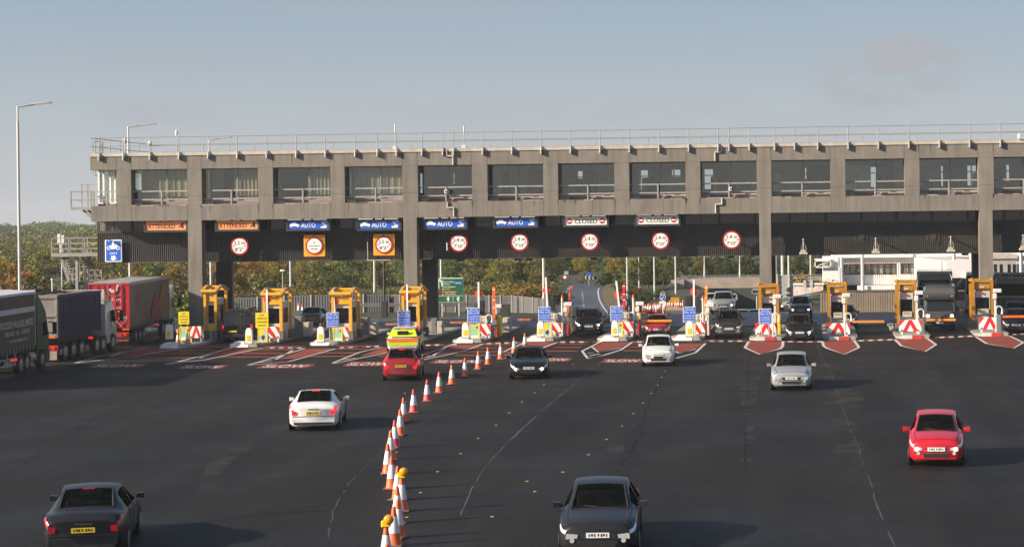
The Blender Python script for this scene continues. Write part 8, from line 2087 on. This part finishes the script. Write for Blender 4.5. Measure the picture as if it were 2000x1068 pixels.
BL = [(30,545,140,'rust','rust bush behind the green lorry cab'),(120,540,142,'dark','dark bush behind the bulk trailer'),(190,530,165,'olive','olive bush at the landing railing'),(235,540,160,'olive','olive bush above the red lorry roof'),(285,535,158,'green','green bush above the red lorry roof, nearer the first column'),(325,540,156,'brown','brown bush by the white cab'),
      (355,575,140,'green','small green bush beside the change given board'),(445,580,158,'dark','dark clipped bush left of the black van'),(465,560,168,'brown','brown bush over the black van'),(505,575,160,'brown','brown bush by the change given board next to the van'),(520,560,172,'olive','olive bush under the small white lamp'),(560,555,176,'pale','pale bush at the foot of the small white lamp'),
      (590,590,160,'green','green shrub behind the pair of cones'),(620,585,160,'dark','dark shrub right of the pair of cones'),(612,560,172,'brown','bronze bush behind the steel fence'),(700,560,176,'olive','olive bush behind the fence by the toll board'),(735,575,164,'dark','dark bush left of the black tapered post'),(760,560,176,'pale','pale bush beside the black tapered post'),
      (825,555,178,'pale','pale bush between the second column and its rear column'),(870,560,182,'olive','bush behind the direction sign'),(920,555,180,'olive','bush behind the fence right of the direction sign'),(955,550,182,'pale','silvery bush behind the fence under the silvery tree'),(995,548,180,'pale','silvery bush left of the dark tree'),(1030,555,174,'gold','golden bush behind the fence'),(1015,572,170,'rust','low rust bush peeping over the fence'),(1052,552,170,'olive','olive bush at the end of the fence'),(1080,560,176,'dark','dark bush spilling onto the approach road'),(1095,570,172,'dark','low dark bush at the approach road edge'),
      (1135,550,224,'olive','low bush at the bend chevron board'),(1170,545,226,'pale','pale bush right of the bend chevron board'),(1190,548,224,'green','bush at the top of the bank'),(1215,545,196,'olive','olive bush above the bank guard rail'),(1238,560,180,'brown','brown bush on the bank'),(1250,575,170,'dark','dark bush behind the grey camera box'),(1265,565,176,'dark','dark bush behind the first far cones'),(1285,560,182,'dark','dark bush under the keep-left works sign'),(1300,575,172,'dark','dark bush beside the wing wall'),
      (1575,538,172,'gold','small golden bush over the small grey sign back'),(1592,545,172,'olive','olive bush beside the white corner block'),(1600,555,170,'brown','brown bush at the top of the mural wall')]
for a in BL: bush(a[0], a[1], a[2], a[3], 1.25, a[4])
# shaded undergrowth closing the foot of the wood
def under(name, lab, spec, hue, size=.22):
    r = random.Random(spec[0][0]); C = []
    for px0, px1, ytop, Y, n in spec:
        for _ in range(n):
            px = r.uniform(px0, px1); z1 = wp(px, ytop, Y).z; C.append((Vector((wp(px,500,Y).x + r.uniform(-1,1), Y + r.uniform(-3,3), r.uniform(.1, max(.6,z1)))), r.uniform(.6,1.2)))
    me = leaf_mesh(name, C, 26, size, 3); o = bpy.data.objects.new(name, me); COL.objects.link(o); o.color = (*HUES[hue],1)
    tag(o, lab, 'undergrowth', kind='stuff')
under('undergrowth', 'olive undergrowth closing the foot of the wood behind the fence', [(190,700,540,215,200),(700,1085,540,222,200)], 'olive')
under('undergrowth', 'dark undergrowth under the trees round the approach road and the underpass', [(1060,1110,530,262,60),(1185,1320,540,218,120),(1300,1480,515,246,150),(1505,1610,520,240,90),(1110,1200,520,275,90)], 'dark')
# hill with a far wood
random.seed(21)
b = MB(); n = 40
def hz(px, Y): return (wp(px, 452, 900).z) if Y > 800 else 0
xsL = [-420 + i*22 for i in range(n+1)]
rows = [(430,-.5),(620,2.0),(800,6.0),(1000,8.5),(1300,8.0)]
b.add([(x, Y, z + (1.2*math.sin(x*.03+Y*.01) if z > 0 else 0)) for Y, z in rows for x in xsL], [(j*(n+1)+i, j*(n+1)+i+1, (j+1)*(n+1)+i+1, (j+1)*(n+1)+i) for j in range(len(rows)-1) for i in range(n)])
structure(b.build('hill', mat('hill_grass', (0.03,0.032,0.014), .9, var=.3, scale=.02), smooth=60))
def wood(lab, Yr, n, ztop, hue, px0, px1, rad, leaf, nl):
    r = random.Random(int(Yr[0])); C = []
    for _ in range(n):
        px = r.uniform(px0, px1); Y = r.uniform(*Yr); zt = ztop(px, Y); x = wp(px,450,Y).x
        for k in range(3): C.append((Vector((x + r.uniform(-1.5,1.5), Y + r.uniform(-2,2), zt - rad - k*2.2 + r.uniform(-1.0,.9))), rad*r.uniform(.7,1.15)))
    me = leaf_mesh('far_wood', C, nl, leaf, 9); o = bpy.data.objects.new('far_wood', me); COL.objects.link(o); o.color = (*HUES[hue],1); tag(o, lab, 'wood', kind='stuff')
wood('dark wooded hillside skyline left of the building', (760,900), 300, lambda px, Y: wp(px, 433 + 4*math.sin(px*.045) + (Y-760)*-.012 + 3, Y).z, 'green', -60, 330, 2.6, .42, 14)
wood('autumn wood on the lower hillside left of the building', (480,640), 260, lambda px, Y: wp(px, 447 + 7*math.sin(px*.06+1) , Y).z, 'olive', -60, 330, 2.1, .36, 15)
wood('near golden wood under the hill, behind the lamp column', (300,360), 200, lambda px, Y: wp(px, 470 + 7*math.sin(px*.09) , Y).z, 'olive', -40, 320, 1.7, .24, 22)
wood('olive and golden wood closing the view behind the arched booths', (255,300), 170, lambda px, Y: wp(px, 486 + 9*math.sin(px*.05), Y).z, 'brown', 190, 1075, 2.6, .26, 16)
wood('dark wood closing the view over the underpass and bend', (270,310), 150, lambda px, Y: wp(px, 486 + 9*math.sin(px*.05), Y).z, 'dark', 1060, 1640, 2.6, .26, 16)
wood('dark wood on the skyline past the white building and lanes', (300,360), 110, lambda px, Y: wp(px, 470 + 9*math.sin(px*.05), Y).z, 'dark', 1640, 2900, 3.0, .34, 12)
# ---------------------------------------------------------------- autumn air between us and the hill
hb = MB(); hb.box(-900, 900, -60, 1500, -8.5, 24)
hm_ = bpy.data.materials.new('haze'); hm_.use_nodes = True; nt = hm_.node_tree; nt.nodes.clear()
ho = nd(nt, 'ShaderNodeOutputMaterial'); pv = nd(nt, 'ShaderNodeVolumePrincipled'); pv.inputs['Density'].default_value = 0.0002; pv.inputs['Color'].default_value = (0.82, 0.88, 0.96, 1)
nt.links.new(pv.outputs[0], ho.inputs['Volume'])
o = hb.build('haze', hm_); o['kind'] = 'stuff'; o['label'] = 'thin pale autumn haze filling the air over the plaza'
